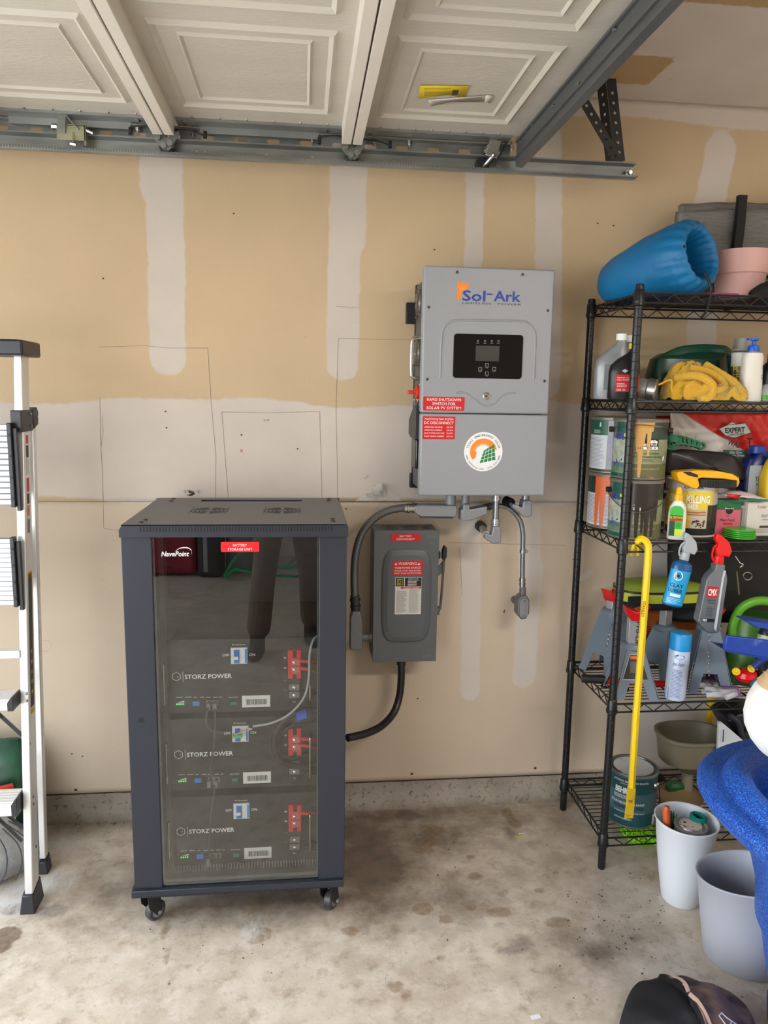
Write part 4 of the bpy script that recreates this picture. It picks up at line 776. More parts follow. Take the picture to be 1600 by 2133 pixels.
# ================================================================ the three battery units
YB_ = 2.09; ZT1 = .857
BGR = mat((30, 30, 31), .5, bump=.04, bs=300); bat_root = []
def bx(px): return P(px, 1410, YB_).x
def bz(px, py): return P(px, py, YB_).z-ZT1
def battery(zt, label, dark=0):
    t = thing('battery_module', label, 'battery', (-.155, YB_, zt-.2205), group='rack batteries in the cabinet'); x0 = -.155
    def F(y): return lambda px, py: (lambda u, v: (bx(px)-x0+u, y, bz(px, py)+.2205+v))
    b = B(); b.box(-.222, .222, .003, .40, 0.002, .2205-.006); obj('case', b, mat((30, 30, 31), .6), t)
    b = B(); b.box(-.235, .235, -.001, .003, .0, .2205); fp_ = obj('front_panel', b, BGR, t)
    def G(nm, b, m, lab=None, **k): return obj(nm, b, m, t, lab, norm=k.pop('norm', False), **k)
    f = F(-.0016)
    b = B(); c = f(367.6, 1409)(0, 0)
    for k in range(6):
        a0, a1 = PI/6+k*PI/3, PI/6+(k+1)*PI/3; R1, R2 = .0135, .0122; b.add([(c[0]+R*math.cos(a), c[1], c[2]+R*math.sin(a)) for R, a in ((R1, a0), (R1, a1), (R2, a1), (R2, a0))], [(0, 1, 2, 3)])
    b.add([(c[0]+.004+.0014*math.cos(k), c[1], c[2]+.0014*math.sin(k)) for k in range(6)], [tuple(range(6))])
    quadp(b, f(381.4, 1420), -.0005, .0005, 0, .031); tadd(b, 'STORZ POWER', 0, 0, .0130, bx(483)-bx(385), 'l', f(385, 1414), bold=.012); obj('white_wordmark', b, mat((240, 240, 240), .5), fp_, 'white maker name with hexagon emblem', norm=False)
    b = B(); tadd(b, 'OFF', 0, 0, .0078, None, 'l', f(464.5, 1367)); tadd(b, 'ON', 0, 0, .0078, None, 'l', f(520, 1366)); tadd(b, 'DC Disconnect', 0, 0, .0036, .037, 'l', f(485, 1344), bold=.01)
    for py, s_ in ((1373, '+'), (1394, '+'), (1417, '-'), (1438, '-')): tadd(b, s_, 0, 0, .009 if s_ == '+' else .0016, .0085, 'c', f(594, py))
    for px, s_, w in ((366, 'Capacity', .018), (384, 'ALM RUN', .018), (402, 'ADS', .009), (416, 'RS232', .012), (429, 'RS485', .012), (443, 'RS485', .012), (456, 'RST', .008), (475, 'Alarm Contact', .028)): tadd(b, s_, 0, 0, .0028, w, 'l', f(px, 1453), bold=.01)
    obj('white_lettering', b, mat((238, 238, 238), .5), fp_, norm=False)
    def bo(nm, x0_, y0_, x1_, y1_, d, m, lab=None, pr=None, y=-.001, bev=0):
        b = B(); a, c = F(y)(x0_, y0_)(0, 0), F(y)(x1_, y1_)(0, 0); b.box(a[0], c[0], y-d, y, c[2], a[2]); return obj(nm, b, m, pr or t, lab, bevel=bev)
    br = bo('breaker', 482, 1348, 516.5, 1381, .006, mat((222, 226, 230), .4), 'white breaker with a blue toggle', bev=.001)
    bo('toggle', 488.5, 1352, 499.5, 1379, .004, mat((20, 104, 196), .35), 'blue toggle', br, -.007, .001); bo('toggle_grip', 489, 1364, 498, 1370, .007, mat((225, 228, 230), .4), None, br, -.011, .001); bo('blue_mark', 511, 1350, 515.5, 1379, .0003, mat((60, 130, 200), .4), None, br, -.007)
    tb = bo('terminal_block', 600, 1352, 627.5, 1410, .012, mat((206, 26, 36), .4), 'red terminal block', bev=.001)
    bo('terminal_slot', 610, 1352, 618, 1366, .0006, mat((60, 10, 14), .5), None, tb, -.0130); bo('terminal_slot', 610, 1402, 618, 1410, .0006, mat((30, 10, 12), .5), None, tb, -.0130)
    for y0_, y1_ in ((1369, 1382), (1385, 1398)): bo('terminal_cover', 607, y0_, 626, y1_, .003, mat((226, 120, 124), .15, trans=.3), None, tb, -.0130, .001)
    tk = bo('terminal_block', 600.5, 1411, 625.5, 1463, .010, mat((24, 24, 26), .3), 'black terminal block', bev=.001); tadd_b = B(); tadd(tadd_b, 'T2-L', 0, 0, .0038, None, 'c', F(-.0114)(613, 1460)); obj('lettering', tadd_b, PRINTW, tk, norm=False)
    for y0_, y1_ in ((1422, 1434), (1438, 1450)): bo('terminal_cover', 602, y0_, 624, y1_, .003, mat((150, 152, 152), .12, trans=.5), None, tk, -.0112, .001)
    for y0_ in (1376, 1391, 1428, 1444):
        b = B(); q = F(-.0155)(613, y0_)(0, 0); b.lathe([(.0052, 0), (.005, .0025), (.0022, .0038), (0, .003)], 12, M=Matrix.Translation(q) @ Matrix.Rotation(PI/2, 4, 'X')); obj('terminal_screw', b, CHROME, tb if y0_ < 1400 else tk)
    for px, py0, py1 in ((345.5, 1376, 1459), (646, 1366, 1449)):
        b = B(); a, c = F(0)(px, py0)(0, 0), F(0)(px, py1)(0, 0); b.tube(catmull([(a[0], 0, a[2]), (a[0], -.030, a[2]-.003), (a[0], -.034, a[2]-.012), (a[0], -.034, c[2]+.012), (a[0], -.030, c[2]+.003), (a[0], 0, c[2])], 4), .0032, 8); obj('pull_handle', b, mat((200, 198, 192), .2, 1), t)
        b = B(); b.prism(rrect(a[0]+.000, a[0]+.016 if px < 400 else a[0]+.012, c[2]-.004, a[2]+.006, .005, 4), -.0025, -.001); obj('handle_shadow', b, mat((22, 22, 23), .6), t)  # dark strip paints the shadow beside the pull handle
    b = B(); a, c = f(365, 1469)(0, 0), f(383, 1464)(0, 0); b.box(a[0], c[0], -.0022, -.0010, a[2], c[2]+.001); led = obj('led_strip', b, mat((24, 120, 40), .4), t, 'green capacity lights'); b = B()
    for k in range(4): b.cyl((a[0]+.003+k*.006, -.0021, a[2]+.004), (a[0]+.003+k*.006, -.0030, a[2]+.004), .0016, n=8)
    obj('led', b, mat((90, 255, 110), .4, emit=1.5), led, split=1)
    b = B(); q = f(368, 1463)(0, 0); b.add([(q[0], -.0020, q[2]), (q[0]+.020, -.0020, q[2]), (q[0]+.020, -.0020, q[2]+.006)], [(0, 1, 2)]); G('white_wedge', b, mat((200, 200, 198), .5))
    bo('dip_switch', 400.5, 1460, 414.5, 1469, .003, mat((48, 126, 206), .4), 'blue dip switch'); bo('alarm_terminal', 479.5, 1461, 492, 1467, .003, mat((46, 120, 84), .4), 'green alarm terminal')
    bo('small_port', 417, 1459, 425, 1468, .002, mat((20, 20, 20), .4))
    for x_ in (429.5, 442):
        pt = bo('network_port', x_, 1458, x_+11.5, 1469, .003, mat((150, 148, 140), .3, .6)); bo('port_opening', x_+2.5, 1460, x_+9, 1467, .0004, DARK, None, pt, -.0040)
    bc = bo('barcode_label', 503.5, 1449, 562.5, 1471.5, .0006, mat((222, 222, 220), .45)); b = B(); rr = random.Random(5); a = f(513, 1469)(0, 0); x = a[0]
    while x < f(555, 1469)(0, 0)[0]: w = rr.choice((.0006, .0011, .0017)); quadp(b, lambda u, v: (u, -.0022, a[2]+.002+v), x, x+w, 0, .017); x += w+rr.choice((.0006, .0010, .0015))
    obj('bars', b, mat((60, 60, 62), .5), bc, norm=False)
    return t
battery(.857, 'dark rack battery with white lettering, topmost of the three in the cabinet')
battery(.618, 'dark rack battery with white lettering, middle of the three in the cabinet')
battery(.374, 'dark rack battery with white lettering, lowest of the three in the cabinet')
# ---- cabling inside the cabinet
def cable(name, px, Y, r, m, label, cat='cable', group=None, par=None):
    b = B(); Ys = Y if hasattr(Y, '__len__') else [Y]*len(px); b.tube(catmull([P(x, y, q) for (x, y), q in zip(px, Ys)], 7), r, 8); return obj(name, b, m, par, label, cat=cat, group=group)
cable('control_cable', ((664, 1322), (652, 1335), (645, 1365), (643, 1415), (632, 1455), (602, 1488), (565, 1506), (527, 1513)), [2.07, 2.05, 2.045, 2.045, 2.045, 2.05, 2.05, 2.06], .0034, mat((168, 170, 172), .45), 'pale grey control cable curving across the upper battery to the middle one')
t = thing('control_plug', 'green plug with stripped white and orange wires over the middle breaker', 'plug', (P(498, 1530, 2.07).x, 2.068, P(498, 1534, 2.07).z))
b = B(); b.box(-.018, .010, -.008, .006, 0, .008); obj('plug_body', b, mat((90, 190, 96), .4), t, bevel=.001)
b = B(); b.tube(catmull([(.038, 0, .022), (.012, -.004, .030), (-.018, 0, .028)], 5), .0016, 6); b.tube(catmull([(.034, 0, .021), (.006, -.005, .014), (-.012, -.002, .008)], 5), .0012, 6); obj('white_wire', b, mat((225, 225, 222), .5), t, split=1)
b = B(); b.tube(catmull([(.030, -.002, .026), (.004, -.007, .018), (-.006, -.002, .008)], 5), .0012, 6); obj('orange_wire', b, mat((226, 130, 60), .5), t)
KC = mat((18, 18, 19), .45); KC2 = mat((70, 71, 72), .35)
def plug(px, py, Y=2.078):
    q = P(px, py, Y); b = B(); b.box(q.x-.0055, q.x+.0055, Y-.010, Y+.004, q.z-.016, q.z+.004); return b
g_ = 'network leads between the batteries'
for nm, px, la in (('network_cable', ((435, 1466), (430, 1490), (430, 1508), (440, 1520), (460, 1524), (478, 1522)), 'black network lead looping from the upper battery ports'),
               ('network_cable', ((447, 1466), (448, 1500), (446, 1550), (440, 1600), (441, 1622)), 'black network lead hanging from the upper battery to the middle one'),
               ('network_cable', ((447, 1628), (446, 1655), (440, 1700), (436, 1760), (434, 1788)), 'black network lead hanging from the middle battery to the lowest one')):
    cable(nm, px, [2.075]+[2.060]*(len(px)-2)+[2.075], .0030, KC2, la, group=g_)
for px, py, la in ((435, 1466, 'upper left'), (447.5, 1466, 'upper right'), (436, 1628, 'middle left'), (449, 1628, 'middle right'), (434, 1792, 'lowest')):
    obj('network_plug', plug(px, py), mat((120, 120, 116), .3), label='clear-ended network plug in the %s battery port' % la, cat='plug', group='network plugs in the batteries', bevel=.001)
RC = mat((214, 50, 34), .4)
for k, (py, px1, py1, la) in enumerate(((1376, 672, 1382, 'first red power lead at the upper battery terminals'), (1391, 672, 1400, 'second red power lead at the upper battery terminals'), (1538, 672, 1544, 'first red power lead at the middle battery terminals'), (1551, 672, 1560, 'second red power lead at the middle battery terminals'), (1694, 672, 1694, 'red power lead at the lowest battery terminals'))):
    cable('red_power_cable', ((624, py), (640, py+(py1-py)*.3), (658, py+(py1-py)*.7), (px1, py1)), [2.072, 2.07, 2.085, 2.10], .0052, RC, la, group='red battery leads')
for k, (py, la) in enumerate(((1593, 'upper of the two black leads at the middle battery terminals'), (1607, 'lower of the two black leads at the middle battery terminals'), (1754, 'upper of the two black leads at the lowest battery terminals'), (1767, 'lower of the two black leads at the lowest battery terminals'), (1441, 'upper of the two black leads at the upper battery terminals'))):
    cable('black_power_cable', ((624, py), (645, py+1), (672, py+3)), [2.072, 2.075, 2.10], .0055, KC, la, group='black battery leads')
t = thing('power_cable_coil', 'thick black power cable looped beside the middle battery terminals', 'cable', (P(610, 1560, 2.07).x, 2.07, P(610, 1600, 2.07).z), world=True)
b = B(); b.tube(catmull([P(*p) for p in ((668, 1478, 2.075), (630, 1480, 2.06), (592, 1500, 2.055), (572, 1535, 2.055), (576, 1575, 2.055), (600, 1592, 2.06), (640, 1597, 2.07), (668, 1590, 2.08))], 7), .009, 10); obj('cable_loop', b, KC, t)
b = B(); b.tube(catmull([P(*p) for p in ((668, 1500, 2.085), (625, 1505, 2.08), (590, 1525, 2.078), (580, 1560, 2.078), (600, 1580, 2.08), (640, 1570, 2.085))], 7), .007, 10); obj('cable_loop', b, mat((26, 27, 29), .4), t)
q = P(628, 1492, 2.06); b = B(); b.cyl(q+Vector((-.024, 0, -.008)), q+Vector((.03, 0, .004)), .019, .022, 20); obj('plug_boot', b, mat((20, 20, 24), .35), t, bevel=.004)
b = B(); b.cyl(q+Vector((-.014, -.004, .001)), q+Vector((.018, -.004, .008)), .0175, n=20); obj('blue_ring', b, mat((30, 84, 190), .35), t, 'blue connector ring', bevel=.003)

# ================================================================ step ladder
LX = -.815
lad = thing('step_ladder', 'aluminium folding step ladder with black feet and black top tray', 'ladder', (-1.07, 2.22, 0), world=True)
ALF = mat((226, 226, 226), .35, .55, bump=.03, bs=80, stretch=(20, 20, 1)); LBK = mat((36, 37, 42), .4)
def leg(x0, x1, y0, y1, z1, w, d, nm, z0=.05):
    b = B(); h = w/2
    for sx_, sy_ in ((1, 1),):
        b.add([(x0-h, y0-d/2, z0), (x0+h, y0-d/2, z0), (x0+h, y0+d/2, z0), (x0-h, y0+d/2, z0), (x1-h, y1-d/2, z1), (x1+h, y1-d/2, z1), (x1+h, y1+d/2, z1), (x1-h, y1+d/2, z1)], [(0, 3, 2, 1), (4, 5, 6, 7), (0, 1, 5, 4), (1, 2, 6, 5), (2, 3, 7, 6), (3, 0, 4, 7)])
    return obj(nm, b, ALF, lad, bevel=.003)
def foot(x, y, w, d, h, tp=1.0):
    b = B(); b.add([(x-w/2, y-d/2, 0), (x+w/2, y-d/2, 0), (x+w/2, y+d/2, 0), (x-w/2, y+d/2, 0), (x-w*.36, y-d*.40, h*.75), (x+w*.36, y-d*.40, h*.75), (x+w*.36, y+d*.42, h), (x-w*.36, y+d*.42, h)], [(0, 3, 2, 1), (4, 5, 6, 7), (0, 1, 5, 4), (1, 2, 6, 5), (2, 3, 7, 6), (3, 0, 4, 7)]); return obj('rubber_foot', b, LBK, lad, bevel=.003)
for s_, xa, xb in ((0, -.822, -.812), (1, -1.36, -1.34)):
    leg(xa, xb, 2.160, 2.300, 1.652, .024, .056, 'front_rail'); foot(xa-.002, 2.160, .044, .085, .075)
    leg(xa-.022, xb+.002, 2.33, 2.345, 1.47, .020, .026, 'rear_rail'); foot(xa-.020, 2.33, .032, .045, .055)
b = B(); b.box(-1.375, -.781, 2.225, 2.375, 1.650, 1.694); tray = obj('top_tray', b, LBK, lad, bevel=.006, seg=3); b = B(); b.box(-1.36, -.80, 2.24, 2.36, 1.694, 1.6955); obj('tray_recess', b, mat((22, 22, 25), .5), tray)
for xx in (-.812, -1.35):
    b = B(); b.box(xx-.017, xx+.014, 2.235, 2.325, 1.435, 1.497); b.prism([(2.32, 1.497), (2.36, 1.505), (2.372, 1.49), (2.366, 1.452), (2.33, 1.44)], xx-.012, xx+.016, 'x'); hb = obj('hinge_bracket', b, LBK, lad, bevel=.003); b = B()
    for y, z in ((2.30, 1.485), (2.30, 1.450), (2.352, 1.475)): b.cyl((xx+.012, y, z), (xx+.020, y, z), .004, n=8)
    obj('rivet', b, STEEL, hb, split=1)
def tread(px0, px1, py0, py1, Y):   # upright folded treads: ribbed aluminium, groove shade put into a darker base, black end strip
    a = P(px0, py0, Y); c = P(px1, py1, Y); b = B(); b.box(-1.30, a.x-.002, Y, Y+.012, c.z, a.z); n_ = 14; o = obj('tread', b, mat((110, 112, 116), .5, .4), lad); b = B()
    for k in range(n_): z = c.z+(a.z-c.z)*(k+.5)/n_; b.box(-1.30, a.x-.002, Y-.0012, Y, z-.0060, z+.0060)
    obj('tread_rib', b, mat((206, 208, 212), .4, .4), o, kind='stuff')
    b = B(); b.box(a.x-.004, a.x+.008, Y-.006, Y+.018, c.z-.006, a.z+.004); b.box(a.x+.008, a.x+.020, Y+.004, Y+.018, c.z-.018, a.z-.01); es = obj('end_strip', b, LBK, lad, bevel=.002); b = B()
    for k in range(4): z = a.z-.03-(a.z-c.z-.05)*k/3; b.cyl((a.x+.002, Y-.006, z), (a.x+.002, Y-.008, z), .0035, n=8)
    obj('screw', b, BLACK, es, split=1)
tread(17, 17, 884, 1052, 2.215); tread(24, 24, 1122, 1260, 2.195)
def barp(py0, py1, Y, d=.02):
    a = P(40, py0, Y); c = P(40, py1, Y); b = B(); b.box(-1.35, -.826, Y, Y+d, c.z, a.z); return b
obj('cross_bar', barp(1355, 1372, 2.19), ALF, lad, bevel=.002)
for py0, py1, Y in ((1460, 1480, 2.14), (1673, 1700, 2.12)):
    a = P(40, py0, Y); c = P(40, py1, Y); b = B(); b.box(-1.34, -.838, Y, Y+.085, c.z, a.z); stp = obj('step', b, ALF, lad, bevel=.002); b = B()
    for k in range(5): b.box(-1.34, -.838, Y+.006+k*.016, Y+.016+k*.016, a.z, a.z+.0025)
    obj('step_rib', b, ALF, stp, kind='stuff'); b = B(); b.prism([(-.850, c.z-.001), (-.834, c.z-.001), (-.834, a.z+.012), (-.840, a.z+.010), (-.850, a.z-.006)], Y-.003, Y+.06); obj('step_bracket', b, LBK, lad, bevel=.001)
for p0, p1, Y in (((-30, 1462), (46, 1532), 2.19), ((-30, 1680), (46, 1752), 2.17), ((10, 1692), (48, 1726), 2.22)):
    b = B(); b.tube([P(*p0, Y), P(*p1, Y)], .007, 4); obj('diagonal_brace', b, LBK, lad)
b = B()
for px, py in ((67, 1448), (67, 1463), (70, 1664), (70, 1679), (65, 1552), (69, 1768)): q = P(px, py, 2.165); b.cyl((-.811, q.y+.012, q.z), (-.807, q.y+.012, q.z), .0042, n=8)
obj('rail_rivet', b, mat((120, 120, 122), .3, .9), lad, split=1)
def railside(z0, z1, m, nm, ys=(-.014, .014)):   # stickers on the outer flank of the right rail
    f_ = lambda z: (2.160+.14*(z-.05)/1.6, -.822+.010*(z-.05)/1.6+.0126)
    b = B(); b.add([(f_(z)[1], f_(z)[0]+y, z) for z, y in ((z0, ys[0]), (z0, ys[1]), (z1, ys[1]), (z1, ys[0]))], [(0, 1, 2, 3)]); return obj(nm, b, m, lad, norm=False)
railside(.62, 1.02, mat((46, 44, 42), .5), 'dark_label'); railside(1.00, 1.025, mat((200, 160, 50), .5), 'yellow_label'); railside(.60, .615, mat((200, 160, 50), .5), 'yellow_label')
for k in range(9): railside(.66+k*.03, .672+k*.03, mat((190, 160, 80), .5), 'gold_print', (-.006, .006)) if k < 5 else None
for z0, z1, c in ((1.40, 1.425, (190, 60, 60)), (1.36, 1.395, (40, 40, 40)), (1.31, 1.355, (200, 200, 200)), (1.26, 1.30, (190, 60, 60)), (1.225, 1.255, (50, 50, 50)), (1.19, 1.22, (200, 120, 120)), (1.14, 1.18, (120, 120, 120))): railside(z0, z1, mat(c, .5), 'warning_label', (-.010, .008))
# bags behind the ladder
def bagmesh(x0, x1, y0, y1, z0, z1, sx_=.9, seed=0, n=18, rough=.012, fn=None):
    def f(i, j):
        a = 2*PI*i; t = j; q = 4 if t > .05 else 2.5; c_, s_ = math.cos(a), math.sin(a); k = (abs(c_)**q+abs(s_)**q)**(-1/q)
        puff = 1-.12*(2*t-1)**4-.0*t; thick = (1-t**3*.75); hx, hy = (x1-x0)/2, (y1-y0)/2
        if j in (0,): puff = .8
        p = Vector(((x0+x1)/2+c_*k*hx*puff, (y0+y1)/2+s_*k*hy*puff*thick, z0+(z1-z0)*t)); nz = mnoise.noise(p*9+Vector((seed, 0, 0)))*rough+mnoise.noise(p*28+Vector((seed, 3, 0)))*rough*.4
        p += Vector((c_, s_, 0))*nz; return fn(p, t) if fn else p
    b = B(); b.grid(f, 48, n, True); b.f += [tuple(range(48))[::-1], tuple(range((n-1)*48, n*48))]; return b
q = P(20, 1640, 2.50); gb = thing('fertiliser_bag', 'crumpled green and white bag of lawn feed against the wall behind the ladder', 'bag', (-1.075, 2.525, .0))
b = bagmesh(-.16, .135, -.10, .08, 0, .375, seed=2, rough=.022); obj('sack', b, mat((26, 84, 56), .35, c2=(18, 52, 36), vs=14), gb)
fb = lambda u, v: (u, -.116+.05*max(0, v-.1)**1, v)
b = B(); b.add([fb(*p) for p in ((-.15, .215), (.115, .265), (.120, .245), (-.15, .190))], [(0, 1, 2, 3)]); obj('red_band', b, mat((206, 60, 44), .4), gb, solid=.002)
b = B()
for pts in (((-.14, .17), (.04, .225), (.055, .19), (.0, .10), (-.12, .14)), ((.02, .10), (.12, .15), (.12, .10), (.03, .06))): b.add([fb(*p) for p in pts], [tuple(range(len(pts)))])
obj('white_patch', b, mat((196, 196, 188), .4), gb, solid=.002)
b = B(); tadd(b, 'LAWN', -.06, .135, .026, None, 'c', lambda u, v: (u, fb(u, v)[1]-.002, v), rot=.25); obj('lettering', b, mat((40, 60, 50), .5), gb, norm=False)
b = B(); b.add([fb(*p) for p in ((.06, .235), (.125, .24), (.12, .17), (.06, .19))], [(0, 1, 2, 3)]); obj('brown_picture', b, mat((110, 84, 50), .5, c2=(60, 44, 30), vs=60), gb, solid=.002)
sack = thing('white_sack', 'slumped white and grey woven sack on the floor behind the ladder', 'sack', (-1.08, 2.335, 0)); b = B()
b.lathe([(.0001, 0), (.12, .0), (.17, .03), (.175, .08), (.15, .13), (.10, .165), (.0001, .18)], 40, sx=1.15, sy=.7); b.v = [p+Vector((1, .4, .4))*mnoise.noise(p*11)*.03 for p in b.v]; b.v = [Vector((p.x, p.y, max(0, p.z))) for p in b.v]; obj('sack_body', b, mat((190, 190, 188), .6, bump=.5, bs=60, c2=(150, 150, 150), vs=9), sack, smooth=2)
b = B()
for k in range(7):
    a = -1.45+k*.28
    b.tube(catmull([(r*1.15*math.cos(a+s_*.1)+.003, r*.7*math.sin(a+s_*.1)-.004, z) for s_, (r, z) in enumerate(((.178, .02), (.188, .07), (.165, .125), (.11, .17)))], 4), .002, 5)
obj('crease', b, mat((60, 60, 62), .7), sack, kind='stuff')
# ================================================================ what the glass door mirrors: the far side of the garage and whoever looks at it
per = thing('person', 'person in brown work trousers and boots seen as a reflection in the glass door', 'person', (-.08, -.42, 0), world=True)
def skin(name, edges, joints, m, parent, sub=2):
    me = bpy.data.meshes.new(name); names = list(joints); base = ROOTW[parent.name]; me.from_pydata([Vector(joints[k][0])-base for k in names], [(names.index(a), names.index(c)) for a, c in edges], [])
    o = bpy.data.objects.new(name, me); COL.objects.link(o); o.parent = parent; o.modifiers.new('s', 'SKIN'); u = o.modifiers.new('u', 'SUBSURF'); u.levels = u.render_levels = sub
    for k, n_ in enumerate(names): r = joints[n_][1]; me.skin_vertices[0].data[k].radius = r if hasattr(r, '__len__') else (r, r)
    me.skin_vertices[0].data[0].use_root = True; me.materials.append(m); me.shade_smooth(); return o
TRO = mat((128, 108, 94), .8, bump=.8, bs=16, var=.12, vs=12); J = {'pelvis': ((-.09, -.42, .92), (.15, .11)), 'l_hip': ((-.19, -.41, .84), .095), 'l_knee': ((-.235, -.34, .47), .078), 'l_hem': ((-.275, -.33, .09), .080),
     'r_hip': ((.0, -.43, .84), .095), 'r_knee': ((.045, -.46, .47), .080), 'r_hem': ((.055, -.56, .09), .080), 'waist': ((-.09, -.42, 1.06), (.15, .11))}
skin('trousers', [('pelvis', 'l_hip'), ('l_hip', 'l_knee'), ('l_knee', 'l_hem'), ('pelvis', 'r_hip'), ('r_hip', 'r_knee'), ('r_knee', 'r_hem'), ('pelvis', 'waist')], J, TRO, per)
J = {'belly': ((-.09, -.43, 1.08), (.15, .11)), 'chest': ((-.09, -.42, 1.36), (.17, .12)), 'neck': ((-.09, -.41, 1.50), .06), 'l_sh': ((-.27, -.42, 1.42), .065), 'l_el': ((-.30, -.36, 1.17), .05), 'l_wr': ((-.20, -.14, 1.34), .034), 'r_sh': ((.09, -.42, 1.42), .065), 'r_el': ((.16, -.36, 1.17), .05), 'r_wr': ((.10, -.14, 1.34), .034)}
skin('jacket', [('belly', 'chest'), ('chest', 'neck'), ('chest', 'l_sh'), ('l_sh', 'l_el'), ('l_el', 'l_wr'), ('chest', 'r_sh'), ('r_sh', 'r_el'), ('r_el', 'r_wr')], J, mat((60, 66, 76), .8), per)
SK = mat((206, 160, 132), .55); b = B(); b.lathe([(.001, -.11), (.055, -.10), (.072, -.05), (.078, .0), (.074, .06), (.05, .10), (.001, .12)], 24, (-.09, -.40, 1.64), 1, 1.15); hd = obj('head', b, SK, per, smooth=2); b = B(); b.lathe([(.080, .02), (.080, .06), (.056, .11), (.001, .13)], 24, (-.09, -.41, 1.64), 1, 1.15); obj('hair', b, mat((50, 40, 32), .8), hd, smooth=2)
b = B(); b.cyl((-.09, -.41, 1.48), (-.09, -.405, 1.56), .05, n=16); obj('neck', b, SK, per)
for s_, x in ((-1, -.20), (1, .10)):
    J = {'wrist': ((x, -.14, 1.34), .026), 'palm': ((x-s_*.02, -.10, 1.40), (.036, .018))}; E = [('wrist', 'palm')]
    for k in range(4): J['k%d' % k] = ((x-s_*(.02-.018*(k-1.5)), -.085, 1.44+.004*k), .010); J['t%d' % k] = ((x-s_*(.035-.014*(k-1.5)), -.06, 1.455+.004*k), .008); E += [('palm', 'k%d' % k), ('k%d' % k, 't%d' % k)]
    J['th'] = ((x-s_*.06, -.095, 1.42), .011); E += [('palm', 'th')]; skin('hand', E, J, SK, per)
for x, y, a in ((-.280, -.285, .1), (.055, -.52, -.15)):
    b = B(); b.lathe([(.040, 0), (.044, .01), (.044, .04), (.036, .065), (.001, .075)], 24, (0, .045, 0), 1.02, 2.5); b.lathe([(.044, .0), (.046, .06), (.045, .13), (.001, .131)], 20, (0, -.03, 0), 1, 1.15); M = Matrix.Translation((x, y-.04, 0)) @ Matrix.Rotation(a, 4, 'Z'); b.v = [M @ p for p in b.v]; obj('boot', b, mat((78, 62, 50), .7, bump=.3), per)
t = thing('suitcase', 'dark red suitcase mirrored at the top left of the glass door', 'suitcase', (-1.14, -2.42, 0)); b = B(); b.box(-.26, .24, -.13, .13, .02, .66); obj('shell', b, mat((150, 20, 44), .5, bump=.2, bs=30), t, bevel=.05, seg=4); b = B()
for k in range(7): b.box(-.262, .04, .128, .14, .08+.07*k, .095+.07*k)
obj('trim_bands', b, mat((80, 10, 26), .5), t, kind='stuff'); b = B(); b.lathe([(.02, 0), (.012, .012), (.001, .013)], 20, M=Matrix.Translation((.1, .13, .36)) @ Matrix.Rotation(-PI/2, 4, 'X')); obj('badge', b, ZINC, t)
t = thing('duffel_bag', 'black bag with a grey strap mirrored beside the red suitcase in the glass door', 'bag', (-.79, -2.36, 0)); b = B(); b.box(-.10, .11, -.12, .12, 0, .62); obj('body', b, mat((42, 42, 46), .6, bump=.5, bs=14), t, bevel=.04, seg=4); b = B(); b.box(-.05, -.01, .11, .128, .05, .6); obj('strap', b, mat((150, 150, 152), .5), t, bevel=.01)
t = thing('rolled_bag', 'pale grey padded bag mirrored behind the green hose in the glass door', 'bag', (-.56, -2.50, 0)); b = B(); b.box(-.11, .12, -.12, .12, 0, .60); obj('body', b, mat((120, 124, 130), .6, bump=.5, bs=14), t, bevel=.05, seg=4)
b = B(); pts = []
for k in range(70): a = k*.45; r = .26+.05*math.sin(k*.9); pts.append((-.30+r*math.cos(a)*(1.3), -2.16+r*.45*math.sin(a), .03+.012*(k % 7)+(max(0, math.sin(a*.5+1))**4)*.38))
b.tube(catmull(pts, 4), .011, 8); obj('garden_hose', b, mat((20, 150, 84), .35), label='looped green garden hose mirrored in the upper part of the glass door', cat='hose')
# unseen fill light added under the ceiling to brighten the right side
t = thing('added_fill_light', 'added fill light under the ceiling, unseen behind the view point', 'fill light', (1.65, .0, 2.47)); b = B(); b.box(-.62, .62, -.09, .09, .03, .094); obj('housing', b, WHITE, t, bevel=.01)
b = B(); b.box(-.60, .60, -.075, .075, .018, .03); obj('fill_diffuser', b, mat((255, 246, 232), .5, emit=6), t); ld = bpy.data.lights.new('fill_lamp', 'AREA'); ld.shape = 'RECTANGLE'; ld.size = 1.2; ld.size_y = .3; ld.energy = 32; ld.color = (1, .97, .94); lo_ = bpy.data.objects.new('fill_lamp', ld); COL.objects.link(lo_); lo_.parent = t; lo_.location = (0, 0, .005)
# ================================================================ wire shelving unit
SXL, SXR, SYF, SYR = .997, 1.905, 2.176, 2.56
LEV = [1.866, 1.548, 1.113, .585, .116]
WIRE = mat((22, 22, 24), .38); POSTM = mat((24, 24, 27), .32, bump=.15, bs=40)
shu = thing('wire_shelf_unit', 'black five-tier wire shelving unit crowded with garage supplies', 'shelf', (1.45, 2.37, 0), world=True)
for x, y in ((.993, 2.188), (.988, 2.548), (1.908, 2.188), (1.908, 2.548)):
    b = B(); pr = [(.0105, 0), (.0125, .004), (.0125, .03)]; z = .04
    while z < 1.86: pr += [(.0128, z), (.0119, z+.001), (.0119, z+.002), (.0128, z+.003)]; z += .0254
    b.lathe(pr+[(.0128, 1.885), (.011, 1.893), (.0, 1.893)], 18, (x, y, 0)); po = obj('post', b, POSTM, shu)
    for lv in LEV: b = B(); b.lathe([(.013, -.034), (.0175, -.030), (.0155, .012), (.013, .016)], 18, (x, y, lv-.004)); b.lathe([(.0125, -.004), (.0185, -.003), (.0185, .003), (.0125, .004)], 18, (x, y, lv-.026)); obj('collar', b, POSTM, po)
def seg(b, a, c, r=.0022): b.tube([a, c], r, 6, cap=False)
